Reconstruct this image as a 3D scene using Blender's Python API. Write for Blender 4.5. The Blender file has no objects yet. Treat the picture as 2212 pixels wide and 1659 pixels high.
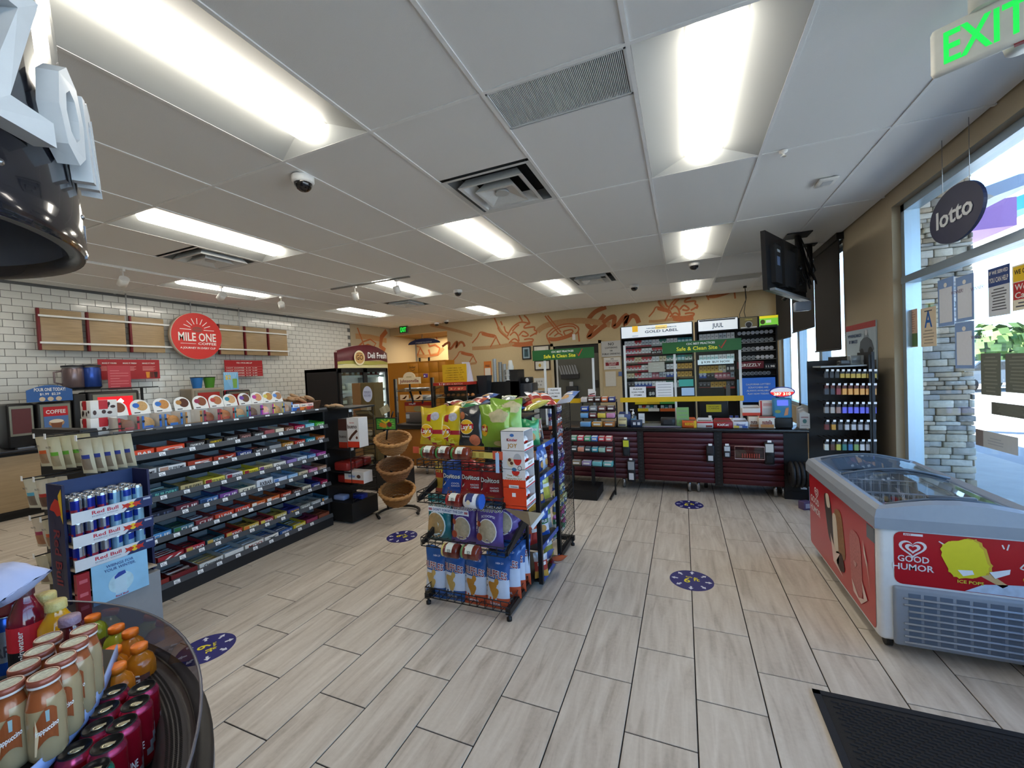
import bpy, bmesh, math, random
from mathutils import Vector, Matrix
random.seed(7)
SC = bpy.context.scene
COL = SC.collection
PI = math.pi
# ---------------- camera (solved from the ceiling grid and floor tiles) ----------------
FP = 880.638; CH = 1.6353; ZC = 3.2902
_y, _p, _r = -0.3973, -0.0262, -0.0451
_f = Vector((math.sin(_y)*math.cos(_p), math.cos(_y)*math.cos(_p), math.sin(_p)))
_rt = Vector((math.cos(_y), -math.sin(_y), 0)); _up = _rt.cross(_f)
CR = _rt*math.cos(_r)+_up*math.sin(_r); CU = -_rt*math.sin(_r)+_up*math.cos(_r)
cam = bpy.data.cameras.new('camera'); co = bpy.data.objects.new('camera', cam); COL.objects.link(co)
cam.sensor_fit = 'HORIZONTAL'; cam.sensor_width = 36; cam.lens = FP*36/2212
cam.clip_start = .02; cam.clip_end = 400
co.matrix_world = Matrix(((CR.x, CU.x, -_f.x, 0), (CR.y, CU.y, -_f.y, 0), (CR.z, CU.z, -_f.z, CH), (0, 0, 0, 1)))
SC.camera = co
# ---------------- world, sun, exposure ----------------
W = bpy.data.worlds.new('sky'); SC.world = W; W.use_nodes = True
nt = W.node_tree; bg = nt.nodes['Background']
sky = nt.nodes.new('ShaderNodeTexSky'); sky.sky_type = 'HOSEK_WILKIE'; sky.turbidity = 3
sky.sun_direction = Vector((-.45, .35, .82)).normalized(); sky.ground_albedo = .4
nt.links.new(sky.outputs[0], bg.inputs[0]); bg.inputs[1].default_value = 19
sl = bpy.data.lights.new('sun', 'SUN'); so = bpy.data.objects.new('sun', sl); COL.objects.link(so)
sl.energy = 55; sl.angle = .01; sl.color = (1, .95, .87)
so.rotation_euler = Vector((.62, -.25, -.74)).normalized().to_track_quat('-Z', 'Y').to_euler()
VS = SC.view_settings; VS.view_transform = 'Standard'; VS.look = 'None'; VS.gamma = 1; VS.use_curve_mapping = False
VS.exposure = 0.35
SC.cycles.max_bounces = 7; SC.cycles.diffuse_bounces = 4; SC.cycles.glossy_bounces = 3
SC.cycles.transparent_max_bounces = 12; SC.cycles.transmission_bounces = 5
SC.cycles.caustics_reflective = False; SC.cycles.caustics_refractive = False
SC.cycles.sample_clamp_indirect = 6; SC.cycles.blur_glossy = .6
LAMP = 12.0       # radiance of the tube lenses

# ---------------- helpers ----------------
def P(px, py, x=None, y=None, z=None):
    "the point of a real plane seen at a pixel of the 2212x1659 photograph"
    d = _f+CR*((px-1106)/FP)-CU*((py-829.5)/FP); o = Vector((0, 0, CH))
    t = (z-CH)/d.z if z is not None else x/d.x if x is not None else y/d.y
    return o+d*t
def lin(h):
    h = h.lstrip('#')
    r = []
    for i in (0, 2, 4):
        c = int(h[i:i+2], 16)/255
        r.append(c/12.92 if c <= .04045 else ((c+.055)/1.055)**2.4)
    return r
MATS = {}
def mat(h, rough=.55, metal=0, emit=0, spec=.5, noise=.05, alpha=1, trans=0, bump=0, scale=30, coat=0, stretch=None, ior=1.45):
    k = (h, rough, metal, emit, spec, noise, alpha, trans, bump, scale, coat, stretch)
    if k in MATS: return MATS[k]
    m = bpy.data.materials.new('m_'+h); m.use_nodes = True; MATS[k] = m
    nt = m.node_tree; b = nt.nodes['Principled BSDF']; c = lin(h)
    b.inputs['Roughness'].default_value = rough; b.inputs['Metallic'].default_value = metal
    b.inputs['Specular IOR Level'].default_value = spec; b.inputs['IOR'].default_value = ior
    b.inputs['Alpha'].default_value = alpha; b.inputs['Transmission Weight'].default_value = trans
    b.inputs['Coat Weight'].default_value = coat
    b.inputs['Base Color'].default_value = (*c, 1)
    if noise or bump:
        tc = nt.nodes.new('ShaderNodeTexCoord'); n = nt.nodes.new('ShaderNodeTexNoise'); n.inputs['Scale'].default_value = scale
        src = tc.outputs['Object']
        if stretch:
            mp = nt.nodes.new('ShaderNodeMapping'); mp.inputs['Scale'].default_value = stretch
            nt.links.new(src, mp.inputs[0]); src = mp.outputs[0]
        nt.links.new(src, n.inputs['Vector'])
        if noise:
            r = nt.nodes.new('ShaderNodeMixRGB'); r.inputs[1].default_value = (*[x*(1-noise) for x in c], 1)
            r.inputs[2].default_value = (*[min(1, x*(1+noise)+.003*noise) for x in c], 1)
            nt.links.new(n.outputs['Fac'], r.inputs[0]); nt.links.new(r.outputs[0], b.inputs['Base Color'])
        if bump:
            bp = nt.nodes.new('ShaderNodeBump'); bp.inputs['Strength'].default_value = bump; bp.inputs['Distance'].default_value = .01
            nt.links.new(n.outputs['Fac'], bp.inputs['Height']); nt.links.new(bp.outputs[0], b.inputs['Normal'])
    if emit:
        b.inputs['Emission Color'].default_value = (*c, 1); b.inputs['Emission Strength'].default_value = emit
    return m
def glassy(h, alpha=.15, rough=.03, name='glass'):
    "thin clear sheet: mix of transparent and glossy"
    k = ('g', h, alpha, rough)
    if k in MATS: return MATS[k]
    m = bpy.data.materials.new('m_'+name); m.use_nodes = True; MATS[k] = m; nt = m.node_tree
    nt.nodes.clear(); o = nt.nodes.new('ShaderNodeOutputMaterial')
    t = nt.nodes.new('ShaderNodeBsdfTransparent'); c = lin(h); t.inputs[0].default_value = (*c, 1)
    g = nt.nodes.new('ShaderNodeBsdfGlossy'); g.inputs['Roughness'].default_value = rough; g.inputs[0].default_value = (.9, .93, .95, 1)
    f = nt.nodes.new('ShaderNodeLayerWeight'); f.inputs[0].default_value = .5
    pw = nt.nodes.new('ShaderNodeMath'); pw.operation = 'POWER'; pw.inputs[1].default_value = 4; nt.links.new(f.outputs['Facing'], pw.inputs[0])
    a = nt.nodes.new('ShaderNodeMath'); a.operation = 'MULTIPLY_ADD'; a.inputs[1].default_value = .45; a.inputs[2].default_value = .02+alpha*.2; a.use_clamp = True
    mx = nt.nodes.new('ShaderNodeMixShader'); nt.links.new(pw.outputs[0], a.inputs[0]); nt.links.new(a.outputs[0], mx.inputs[0])
    nt.links.new(t.outputs[0], mx.inputs[1]); nt.links.new(g.outputs[0], mx.inputs[2]); nt.links.new(mx.outputs[0], o.inputs[0])
    return m
BLK = mat('131314', .5); BLK2 = mat('1d1d1f', .6, bump=.1, scale=200); WHT = mat('e9e9e6', .5); GRYM = mat('55565a', .45)
CHROME = mat('c9ccd0', .22, 1, noise=.02); STEEL = mat('9a9c9f', .35, 1); TAG = mat('f2f3f4', .5); INK = mat('222226', .7)
RED = mat('b8151f', .45); NAVY = mat('1f2c66', .45); YEL = mat('e8c21a', .45)

_TX = {}
def textgeo(s):
    if s in _TX: return _TX[s]
    cu = bpy.data.curves.new('t', 'FONT'); cu.body = s; cu.size = 1; cu.resolution_u = 2; cu.offset = .018; cu.align_x = 'LEFT'
    ob = bpy.data.objects.new('t', cu); me = bpy.data.meshes.new_from_object(ob)
    vs = [(v.co.x, v.co.y) for v in me.vertices]; fs = [tuple(p.vertices) for p in me.polygons]
    bpy.data.objects.remove(ob); bpy.data.curves.remove(cu); bpy.data.meshes.remove(me)
    x0 = min([v[0] for v in vs] or [0]); x1 = max([v[0] for v in vs] or [1])
    r = ([(v[0]-x0, v[1]) for v in vs], fs, (x1-x0) or 1); _TX[s] = r
    return r
class MB:
    "collects shapes; build() links them as ONE mesh object"
    def __init__(s): s.v = []; s.f = []; s.m = []; s.ms = []; s.sm = []; s.tf = None
    def mi(s, m):
        if m not in s.ms: s.ms.append(m)
        return s.ms.index(m)
    def add(s, vs, fs, m, smooth=False):
        n = len(s.v); s.v += [tuple(v) for v in vs]; i = s.mi(m)
        for f in fs: s.f.append(tuple(a+n for a in f)); s.m.append(i); s.sm.append(smooth)
        return s
    def box(s, x0, x1, y0, y1, z0, z1, m, skip=''):
        vs = [(x, y, z) for x in (x0, x1) for y in (y0, y1) for z in (z0, z1)]
        fs = {'l': (0, 1, 3, 2), 'r': (4, 6, 7, 5), 'f': (0, 4, 5, 1), 'b': (2, 3, 7, 6), 'd': (0, 2, 6, 4), 'u': (1, 5, 7, 3)}
        return s.add(vs, [f for k, f in fs.items() if k not in skip], m)
    def rbox(s, x0, x1, y0, y1, z0, z1, m, r=.01, seg=2):
        "box with bevelled edges"
        bm = bmesh.new(); bmesh.ops.create_cube(bm, size=1)
        for v in bm.verts: v.co = Vector(((x0+x1)/2+v.co.x*(x1-x0), (y0+y1)/2+v.co.y*(y1-y0), (z0+z1)/2+v.co.z*(z1-z0)))
        bmesh.ops.bevel(bm, geom=bm.edges[:], offset=r, segments=seg, affect='EDGES', profile=.5)
        bm.verts.index_update()
        s.add([v.co for v in bm.verts], [[v.index for v in f.verts] for f in bm.faces], m, True); bm.free(); return s
    def poly(s, pts, m): return s.add(pts, [tuple(range(len(pts)))], m)
    def prism(s, pts, d, m, m2=None):
        "extrude a planar polygon by vector d"
        n = len(pts); d = Vector(d); a = [Vector(p) for p in pts]
        s.add(a+[p+d for p in a], [tuple(range(n))[::-1]], m2 or m); k = len(s.v)-2*n
        s.f.append(tuple(range(k+n, k+2*n))); s.m.append(s.mi(m)); s.sm.append(False)
        for i in range(n):
            j = (i+1) % n; s.f.append((k+i, k+j, k+n+j, k+n+i)); s.m.append(s.mi(m)); s.sm.append(False)
        return s
    def cyl(s, a, b, r, m, n=12, r2=None, caps=True, smooth=True):
        a, b = Vector(a), Vector(b); d = (b-a).normalized(); r2 = r if r2 is None else r2
        u = d.orthogonal().normalized(); w = d.cross(u)
        vs = []
        for c, rr in ((a, r), (b, r2)):
            for i in range(n):
                t = 2*PI*i/n; vs.append(c+u*(rr*math.cos(t))+w*(rr*math.sin(t)))
        s.add(vs, [(i, (i+1) % n, n+(i+1) % n, n+i) for i in range(n)], m, smooth)
        if caps:
            k = len(s.v)-2*n; s.f.append(tuple(range(k, k+n))[::-1]); s.f.append(tuple(range(k+n, k+2*n)))
            s.m += [s.mi(m)]*2; s.sm += [False]*2
        return s
    def tube(s, pts, r, m, n=6, closed=False):
        pts = [Vector(p) for p in pts]; N = len(pts); rings = []; u = None
        for i, p in enumerate(pts):
            a = pts[i-1] if (i or closed) else p; b = pts[(i+1) % N] if (i < N-1 or closed) else p
            d = (b-a).normalized()
            if u is None: u = d.orthogonal().normalized()
            u = (u-d*u.dot(d)); u = u.normalized() if u.length > 1e-6 else d.orthogonal().normalized(); w = d.cross(u)
            rings.append([p+(u*math.cos(2*PI*k/n)+w*math.sin(2*PI*k/n))*r for k in range(n)])
        vs = [v for R in rings for v in R]; fs = []
        for i in range(N if closed else N-1):
            j = (i+1) % N
            for k in range(n): l = (k+1) % n; fs.append((i*n+k, i*n+l, j*n+l, j*n+k))
        if not closed: fs += [tuple(range(n))[::-1], tuple(range((N-1)*n, N*n))]
        return s.add(vs, fs, m, True)
    def lathe(s, prof, m, c=(0, 0, 0), n=20, ms=None, sx=1, sy=1, colf=None, smooth=True):
        "prof: [(r,z)...]; ms: material per segment; colf(seg, angle index) overrides"
        vs = []; c = Vector(c)
        for r, z in prof:
            for k in range(n): t = 2*PI*k/n; vs.append((c.x+sx*r*math.cos(t), c.y+sy*r*math.sin(t), c.z+z))
        b = len(s.v); s.v += vs
        for i in range(len(prof)-1):
            for k in range(n):
                l = (k+1) % n; mm = (ms[i] if ms else m)
                if colf: mm = colf(i, k) or mm
                s.f.append((b+i*n+k, b+i*n+l, b+(i+1)*n+l, b+(i+1)*n+k)); s.m.append(s.mi(mm)); s.sm.append(smooth)
        return s
    def disc(s, c, u, v, m, n=24, a0=0, a1=2*PI):
        c, u, v = Vector(c), Vector(u), Vector(v)
        return s.poly([c+u*math.cos(a0+(a1-a0)*i/n)+v*math.sin(a0+(a1-a0)*i/n) for i in range(n if a1-a0 > 6.2 else n+1)], m)
    def text(s, t, o, u, v, h, m, w=None, align='L', wrap=None, ext=0):
        "flat lettering: baseline start (or centre) o, right dir u, up dir v, cap height h, width w"
        vs, fs, tw = textgeo(t); u, v, o = Vector(u).normalized(), Vector(v).normalized(), Vector(o)
        sy = h/.7; sx = (w/tw) if w else sy; W_ = tw*sx
        if align == 'C': o = o-u*(W_/2)
        pts = [o+u*(x*sx)+v*(y*sy) for x, y in vs]
        if wrap: pts = [wrap(p) for p in pts]
        if ext:
            nrm = u.cross(v)*ext; k = len(pts)
            from collections import Counter
            ec = Counter(); 
            for f in fs:
                for a, b in zip(f, f[1:]+f[:1]): ec[(a, b)] += 1
            side = [(a, b, b+k, a+k) for (a, b) in ec if (b, a) not in ec]
            return s.add([p for p in pts]+[p+nrm for p in pts], [tuple(x+k for x in f) for f in fs]+side, m)
        return s.add(pts, fs, m)
    def stroke(s, pts, w, m, o=None, u=None, v=None, taper=False):
        "ribbon along a polyline in a plane (o,u,v)"
        o, u, v = Vector(o), Vector(u), Vector(v); n = len(pts); L = []; R = []
        for i, (x, y) in enumerate(pts):
            a = pts[max(0, i-1)]; b = pts[min(n-1, i+1)]; dx, dy = b[0]-a[0], b[1]-a[1]; l = math.hypot(dx, dy) or 1
            ww = w/2*(1 if not taper else max(.25, math.sin(PI*(i+.6)/(n+.2))))
            nx, ny = -dy/l*ww, dx/l*ww
            L.append(o+u*(x+nx)+v*(y+ny)); R.append(o+u*(x-nx)+v*(y-ny))
        return s.add(L+R, [(i, n+i, n+i+1, i+1) for i in range(n-1)], m)
    def quadp(s, o, u, v, x0, x1, y0, y1, m):
        o, u, v = Vector(o), Vector(u), Vector(v)
        return s.poly([o+u*x0+v*y0, o+u*x1+v*y0, o+u*x1+v*y1, o+u*x0+v*y1], m)
    def move(s, M_, start=0):
        for i in range(start, len(s.v)): s.v[i] = tuple(M_ @ Vector(s.v[i]))
        return s
    def mesh(s, name):
        me = bpy.data.meshes.new(name); me.from_pydata(s.v, [], s.f)
        for m in s.ms: me.materials.append(m)
        me.polygons.foreach_set('material_index', s.m); me.polygons.foreach_set('use_smooth', s.sm)
        me.update(); return me
    def build(s, name, parent=None, loc=None, rotz=0, **tags):
        o = bpy.data.objects.new(name, s.mesh(name)); COL.objects.link(o)
        if parent is not None: o.parent = parent
        if loc is not None: o.location = loc
        if rotz: o.rotation_euler[2] = rotz
        for k, v in tags.items(): o[k] = v
        return o
def tag(o, label, cat, group=None):
    o['label'] = label; o['category'] = cat
    if group: o['group'] = group
    return o
def thing(name, label, cat, loc=(0, 0, 0), rotz=0, group=None):
    o = bpy.data.objects.new(name, None); COL.objects.link(o); o.location = loc; o.rotation_euler[2] = rotz
    o.empty_display_size = .05
    return tag(o, label, cat, group)
def struct(o): o['kind'] = 'structure'; return o
def dup(r, loc=None, rot=None, label=None, group=None, parent=None):
    c = r.copy(); COL.objects.link(c)
    if loc is not None: c.location = loc
    if rot is not None: c.rotation_euler = rot if not isinstance(rot, (int, float)) else (0, 0, rot)
    if label: c['label'] = label
    if group: c['group'] = group
    if parent is not None: c.parent = parent
    for ch in list(r.children):
        d = ch.copy(); COL.objects.link(d); d.parent = c
        for g in list(ch.children):
            e = g.copy(); COL.objects.link(e); e.parent = d
    return c
def share(name, me, parent, loc, rot=None, scale=None, **tags):
    o = bpy.data.objects.new(name, me); COL.objects.link(o); o.parent = parent; o.location = loc
    if rot is not None: o.rotation_euler = rot
    if scale is not None: o.scale = scale
    for k, v in tags.items(): o[k] = v
    return o
ORD = ['first', 'second', 'third', 'fourth', 'fifth', 'sixth', 'seventh', 'eighth', 'ninth', 'tenth', 'eleventh', 'twelfth', 'thirteenth', 'fourteenth', 'fifteenth', 'sixteenth', 'seventeenth', 'eighteenth', 'nineteenth', 'twentieth']
X3, Y3, Z3 = Vector((1, 0, 0)), Vector((0, 1, 0)), Vector((0, 0, 1))

# ---------------- the room ----------------
XL, XR, YB, YF = -8.9, 2.0, 10.95, -3.4
def tile_mat():
    m = bpy.data.materials.new('m_floor_tile'); m.use_nodes = True; nt = m.node_tree; b = nt.nodes['Principled BSDF']
    g = nt.nodes.new('ShaderNodeNewGeometry'); oi = nt.nodes.new('ShaderNodeObjectInfo')
    ad = nt.nodes.new('ShaderNodeMath'); ad.operation = 'ADD'; nt.links.new(oi.outputs['Random'], ad.inputs[0]); nt.links.new(g.outputs['Random Per Island'], ad.inputs[1])
    mu = nt.nodes.new('ShaderNodeMath'); mu.operation = 'MULTIPLY'; mu.inputs[1].default_value = 17; nt.links.new(ad.outputs[0], mu.inputs[0])
    cb = nt.nodes.new('ShaderNodeCombineXYZ'); nt.links.new(mu.outputs[0], cb.inputs[2]); nt.links.new(mu.outputs[0], cb.inputs[1])
    va = nt.nodes.new('ShaderNodeVectorMath'); nt.links.new(g.outputs['Position'], va.inputs[0]); nt.links.new(cb.outputs[0], va.inputs[1])
    mp = nt.nodes.new('ShaderNodeMapping'); mp.inputs['Scale'].default_value = (20, 2.2, 3); nt.links.new(va.outputs[0], mp.inputs[0])
    n = nt.nodes.new('ShaderNodeTexNoise'); n.inputs['Scale'].default_value = 1; n.inputs['Detail'].default_value = 6; n.inputs['Distortion'].default_value = .8
    nt.links.new(mp.outputs[0], n.inputs['Vector'])
    n2 = nt.nodes.new('ShaderNodeTexNoise'); n2.inputs['Scale'].default_value = 55; n2.inputs['Detail'].default_value = 3; nt.links.new(va.outputs[0], n2.inputs['Vector'])
    mx = nt.nodes.new('ShaderNodeMixRGB'); mx.blend_type = 'MIX'; mx.inputs[0].default_value = .15
    nt.links.new(n.outputs['Fac'], mx.inputs[1]); nt.links.new(n2.outputs['Fac'], mx.inputs[2])
    r = nt.nodes.new('ShaderNodeValToRGB'); e = r.color_ramp.elements
    e[0].position = .3; e[0].color = (*lin('a3988b'), 1); e[1].position = .7; e[1].color = (*lin('cfc7bb'), 1)
    x = e.new(.46); x.color = (*lin('bbb1a4'), 1)
    nt.links.new(mx.outputs[0], r.inputs[0]); nt.links.new(r.outputs[0], b.inputs['Base Color'])
    b.inputs['Roughness'].default_value = .42
    bp = nt.nodes.new('ShaderNodeBump'); bp.inputs['Strength'].default_value = .12; bp.inputs['Distance'].default_value = .003
    nt.links.new(n.outputs['Fac'], bp.inputs['Height']); nt.links.new(bp.outputs[0], b.inputs['Normal'])
    return m
TM = tile_mat()
def tileblock(w, l, h, b=.0015, m=None):
    "bevelled slab, top at z=0, centred"
    M = MB(); x, y = w/2, l/2
    vs = [(-x, -y, -h), (x, -y, -h), (x, y, -h), (-x, y, -h), (-x, -y, -b), (x, -y, -b), (x, y, -b), (-x, y, -b), (-x+b, -y+b, 0), (x-b, -y+b, 0), (x-b, y-b, 0), (-x+b, y-b, 0)]
    fs = [(8, 9, 10, 11)]
    for i in range(4): j = (i+1) % 4; fs += [(i, j, 4+j, 4+i), (4+i, 4+j, 8+j, 8+i)]
    return M.add(vs, fs, m)
floor = struct(MB().box(XL-.1, XR+.1, YF-.1, 12.6, -.1, -.004, mat('1f1a1b', .9)).build('floor'))
fw, fl, fx0 = .3047, .5997, .0109
cells = []
for c in range(-30, 7):
    off = 2.425+.29985*(c+1)
    k0 = math.floor((YF-off)/fl)
    for k in range(k0, k0+27):
        cx = fx0+(c+.5)*fw; cy = off+(k+.5)*fl
        if cy > 12.3: continue
        v = Vector((cx, cy, -CH)); d = v.dot(_f)
        inview = d > .25 and abs(v.dot(CR)/d) < 1.32 and abs(v.dot(CU)/d) < 1.05
        cells.append((d if inview else 99+abs(d), cx, cy))
cells.sort(); tme = tileblock(fw-.006, fl-.006, .006, .0012, TM).mesh('tile')
for d, cx, cy in cells[:300]: share('tile', tme, floor, (cx, cy, 0))
M = MB(); tb = tileblock(fw-.006, fl-.006, .006, .0012, TM)
for d, cx, cy in cells[300:]: M.add([(a+cx, b+cy, c) for a, b, c in tb.v], tb.f, TM)
M.build('floor_tiles', floor, kind='stuff')
# ceiling
GX, GY, DX, DY = -.2074, 2.2234, .8343, 1.641
CT = mat('eceeee', .9, bump=.12, scale=300, noise=.02); TB = mat('f2f4f4', .6); DARK = mat('2a2c2e', .9)
ceil = MB()
i0, i1, j0, j1 = -11, 3, -4, 6
for i in range(i0, i1):
    x = GX+DX*i
    if XL < x < XR: ceil.box(x-.012, x+.012, YF, YB, ZC, ZC+.012, TB)
for j in range(j0, j1):
    y = GY+DY*j
    if YF < y < YB: ceil.box(XL, XR, y-.012, y+.012, ZC+.0005, ZC+.012, TB)
ceil.box(XL-.1, XR+.1, YF-.1, 12.6, ZC+.14, ZC+.2, mat('8a8c8c', .9))  # unseen slab above the tiles, added to block light
ceiling = struct(ceil.build('ceiling'))
lights = {(0, 0), (0, 2), (0, 4), (-3, -1), (-3, 1), (-3, 3), (-6, 0), (-6, 2), (-6, 4), (-9, 1), (-9, 3), (0, -2), (-3, -3), (-6, -2), (-9, -1)}
half = {(-2, 0), (-7, 0), (-2, 3), (-7, 3)}
def ctile(w, l): return tileblock(w, l, .012, .004, CT)
full = ctile(DX-.02, DY-.02).mesh('ceiling_tile')
def ctput(x0, x1, y0, y1):
    x0, x1, y0, y1 = max(x0, XL), min(x1, XR), max(y0, YF), min(y1, YB)
    if x1-x0 < .05 or y1-y0 < .05: return
    me = full if abs(x1-x0-DX) < .01 and abs(y1-y0-DY) < .01 else ctile(x1-x0-.02, y1-y0-.02).mesh('ceiling_tile')
    # the block's finished face is its top: flip it to look down
    share('ceiling_tile', me, ceiling, ((x0+x1)/2, (y0+y1)/2, ZC+.006), (PI, 0, 0))
for i in range(i0, 4):
    for j in range(j0, j1):
        if (i, j) in lights: continue
        x0, y0 = GX+DX*i, GY+DY*j
        if (i, j) == (-2, 0): ctput(x0, x0+DX, y0, y0+DY/2); continue
        if (i, j) == (-7, 0): ctput(x0, x0+DX, y0, y0+DY/2); continue
        if (i, j) in half: ctput(x0, x0+DX, y0+DY/2, y0+DY); continue
        if (i, j) == (-1, 0): ctput(x0, x0+DX, y0+DY*.25, y0+DY); continue
        if (i, j) == (1, 4): ctput(x0, x0+DX, y0+DY*.33, y0+DY); continue
        ctput(x0, x0+DX, y0, y0+DY)
# troffers
LENS = mat('fff6e6', .4, emit=LAMP, noise=0); HOUS = mat('b4b9ba', .55, noise=0)
def troffer(i, j, lab, grp=None):
    x, y = GX+DX*(i+.5), GY+DY*(j+.5); a, b, d = DX/2-.014, DY/2-.014, .075
    t = thing('ceiling_light', lab, 'ceiling light', (x, y, ZC), group='lit troffers in the ceiling grid')
    M = MB(); A = [(-a, -b, .002), (a, -b, .002), (a, b, .002), (-a, b, .002)]; ia, ib = .15, b-.09
    B = [(-ia, -ib, d), (ia, -ib, d), (ia, ib, d), (-ia, ib, d)]
    M.add(A+B, [(i_, (i_+1) % 4, 4+(i_+1) % 4, 4+i_) for i_ in range(4)]+[(4, 5, 6, 7)], HOUS)
    M.build('housing', t)
    L = MB(); pts = []; n = 8
    for k in range(n+1):
        th = PI*k/n; pts.append((-math.cos(th)*.125, d-.004-math.sin(th)*.075))
    for e in (0, 1):
        for px_, pz in pts: L.v.append((px_, (-1 if e == 0 else 1)*(ib-.02), pz))
    for k in range(n): L.f.append((k, k+1, n+2+k, n+1+k)); L.m.append(L.mi(LENS)); L.sm.append(True)
    for e in (0, 1):
        sgn = -1 if e == 0 else 1; c0 = len(L.v); L.v.append((0, sgn*(ib+.045), d-.004)); b0 = e*(n+1)
        for k in range(n): L.f.append((b0+k, b0+k+1, c0)); L.m.append(0); L.sm.append(True)
    L.build('lens', t)
labs = {(-3, -1): 'large lit troffer at the upper left, nearest of its row', (0, 0): 'large lit troffer at the upper right', (-3, 1): 'lit troffer behind the open square air vent', (0, 2): 'lit troffer in front of the small dome camera, second in the right row', (0, 4): 'smallest lit troffer in the right row, near the mural wall', (-6, 0): 'lit troffer left of the lone big dome camera, beside a vent', (-6, 2): 'lit troffer crossed by the short two-head lamp track', (-3, 3): 'lit troffer touching the far square vent', (-6, 4): 'lit troffer nearest the restroom opening', (-9, 1): 'lit troffer above the round red coffee sign', (-9, 3): 'lit troffer in front of the deli cooler corner'}
for ij in sorted(lights): troffer(ij[0], ij[1], labs.get(ij, 'lit troffer behind the viewer over the '+{0: 'window', -3: 'round cooler', -6: 'coffee', -9: 'far left'}[ij[0]]+' side'))
VW = mat('d8dcdd', .5); VD = mat('6f7476', .8); VK = mat('1c1e20', .9)
def vent(i, j, far, lab):
    x0, y0 = GX+DX*i, GY+DY*(j+(.5 if far else 0)); x, y = x0+DX/2, y0+DY/4; a, b = DX/2-.014, DY/4-.014
    t = thing('ceiling_vent', lab, 'air vent', (x, y, ZC), group='square air diffusers')
    def frame(M, s0, z0, s1, z1, m):
        A = [(sx*a*s0, sy*b*s0, z0) for sx, sy in ((-1, -1), (1, -1), (1, 1), (-1, 1))]; B = [(sx*a*s1, sy*b*s1, z1) for sx, sy in ((-1, -1), (1, -1), (1, 1), (-1, 1))]
        M.add(A+B, [(k, (k+1) % 4, 4+(k+1) % 4, 4+k) for k in range(4)], m)
    M = MB(); frame(M, 1, 0, .9, .004, VW); frame(M, .9, .004, .8, .09, VD); M.poly([(sx*a*.8, sy*b*.8, .1) for sx, sy in ((-1, -1), (1, -1), (1, 1), (-1, 1))], VK); M.build('frame', t)
    M = MB(); frame(M, .74, -.03, .66, -.026, VW); frame(M, .66, -.026, .5, .05, VW); frame(M, .74, -.03, .6, .055, VW); M.build('louvre', t)
    M = MB(); frame(M, .46, -.045, .4, -.042, VW); frame(M, .4, -.042, .0, .02, VW); frame(M, .46, -.045, .3, .045, VW); M.cyl((0, 0, -.02), (0, 0, .0), .06, mat('c4c8c9'), 20); M.build('cone', t)
vent(-2, 0, True, 'large open square air vent in the middle of the ceiling')
vent(-7, 0, True, 'square air vent beside the lamp track on the left')
vent(-2, 3, False, 'small square air vent above the mural wall')
vent(-7, 3, False, 'small square air vent near the restroom exit sign')
def grille(x0, x1, y0, y1, lab):
    t = thing('return_grille', lab, 'air grille', ((x0+x1)/2, (y0+y1)/2, ZC)); a, b = (x1-x0)/2-.012, (y1-y0)/2-.012
    M = MB().box(-a, a, -b, b, .03, .034, VK)
    M.box(-a, a, -b, -b+.012, 0, .03, VW).box(-a, a, b-.012, b, 0, .03, VW).box(-a, -a+.012, -b, b, 0, .03, VW).box(a-.012, a, -b, b, 0, .03, VW)
    M.build('frame', t); n = int(2*a/.0095); M = MB()
    for k in range(n): x = -a+(k+.5)*2*a/n; M.box(x-.0025, x+.0025, -b, b, .004, .022, VW, 'fbu')
    M.build('fins', t, kind='stuff')
grille(GX-DX, GX, GY, GY+DY*.25, 'fine ribbed return air grille near the top centre')
grille(GX+DX, GX+2*DX, GY+4*DY, GY+DY*4.33, 'fine ribbed return air grille near the hanging television')
# walls
BEIGE = mat('a99d86', .85, bump=.05, scale=120); CREAM = mat('b8a683', .85)
wl = MB().box(XL-.12, XL, YF, 12.6, 0, ZC+.14, mat('66686a', .9)); wall_left = struct(wl.build('wall_left'))
SUB = mat('d5d6d2', .16, noise=.04, scale=3, coat=.3)
tw, th = .2032, .1052
rows = []
for r in range(0, 27):
    z = ZC-.035-th*(r+.5)
    if z < .95: break
    for c in range(-6, 47):
        y = 2.682-.2032*.0+tw*(c+(.5 if r % 2 else 0))-tw*.5-.4
        if y > 9.1: continue
        d = Vector((XL, y, z-CH)).dot(_f); rows.append((d if y > 1.8 and z > 1.35 else 50+abs(d), y, z))
rows.sort(); sme = MB(); b0 = tileblock(tw-.006, th-.006, .008, .0025, SUB)
sme.add([(c, a, b) for a, b, c in b0.v], b0.f, SUB); sm_ = sme.mesh('brick')
for d, y, z in rows[:300]: share('brick', sm_, wall_left, (XL+.008, y, z), (random.uniform(-.002, .002), random.uniform(-.012, .012), random.uniform(-.012, .012)))
M = MB()
for d, y, z in rows[300:]:
    e = random.uniform(-.0006, .0006)
    M.add([(XL+.008+c+e*(a*40), y+a, z+b) for a, b, c in b0.v], b0.f, SUB)
M.build('subway_bricks', wall_left, kind='stuff')
MB().box(XL, XL+.006, 9.2, 12.3, 0, ZC, BEIGE).build('painted_panel', wall_left)
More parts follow.
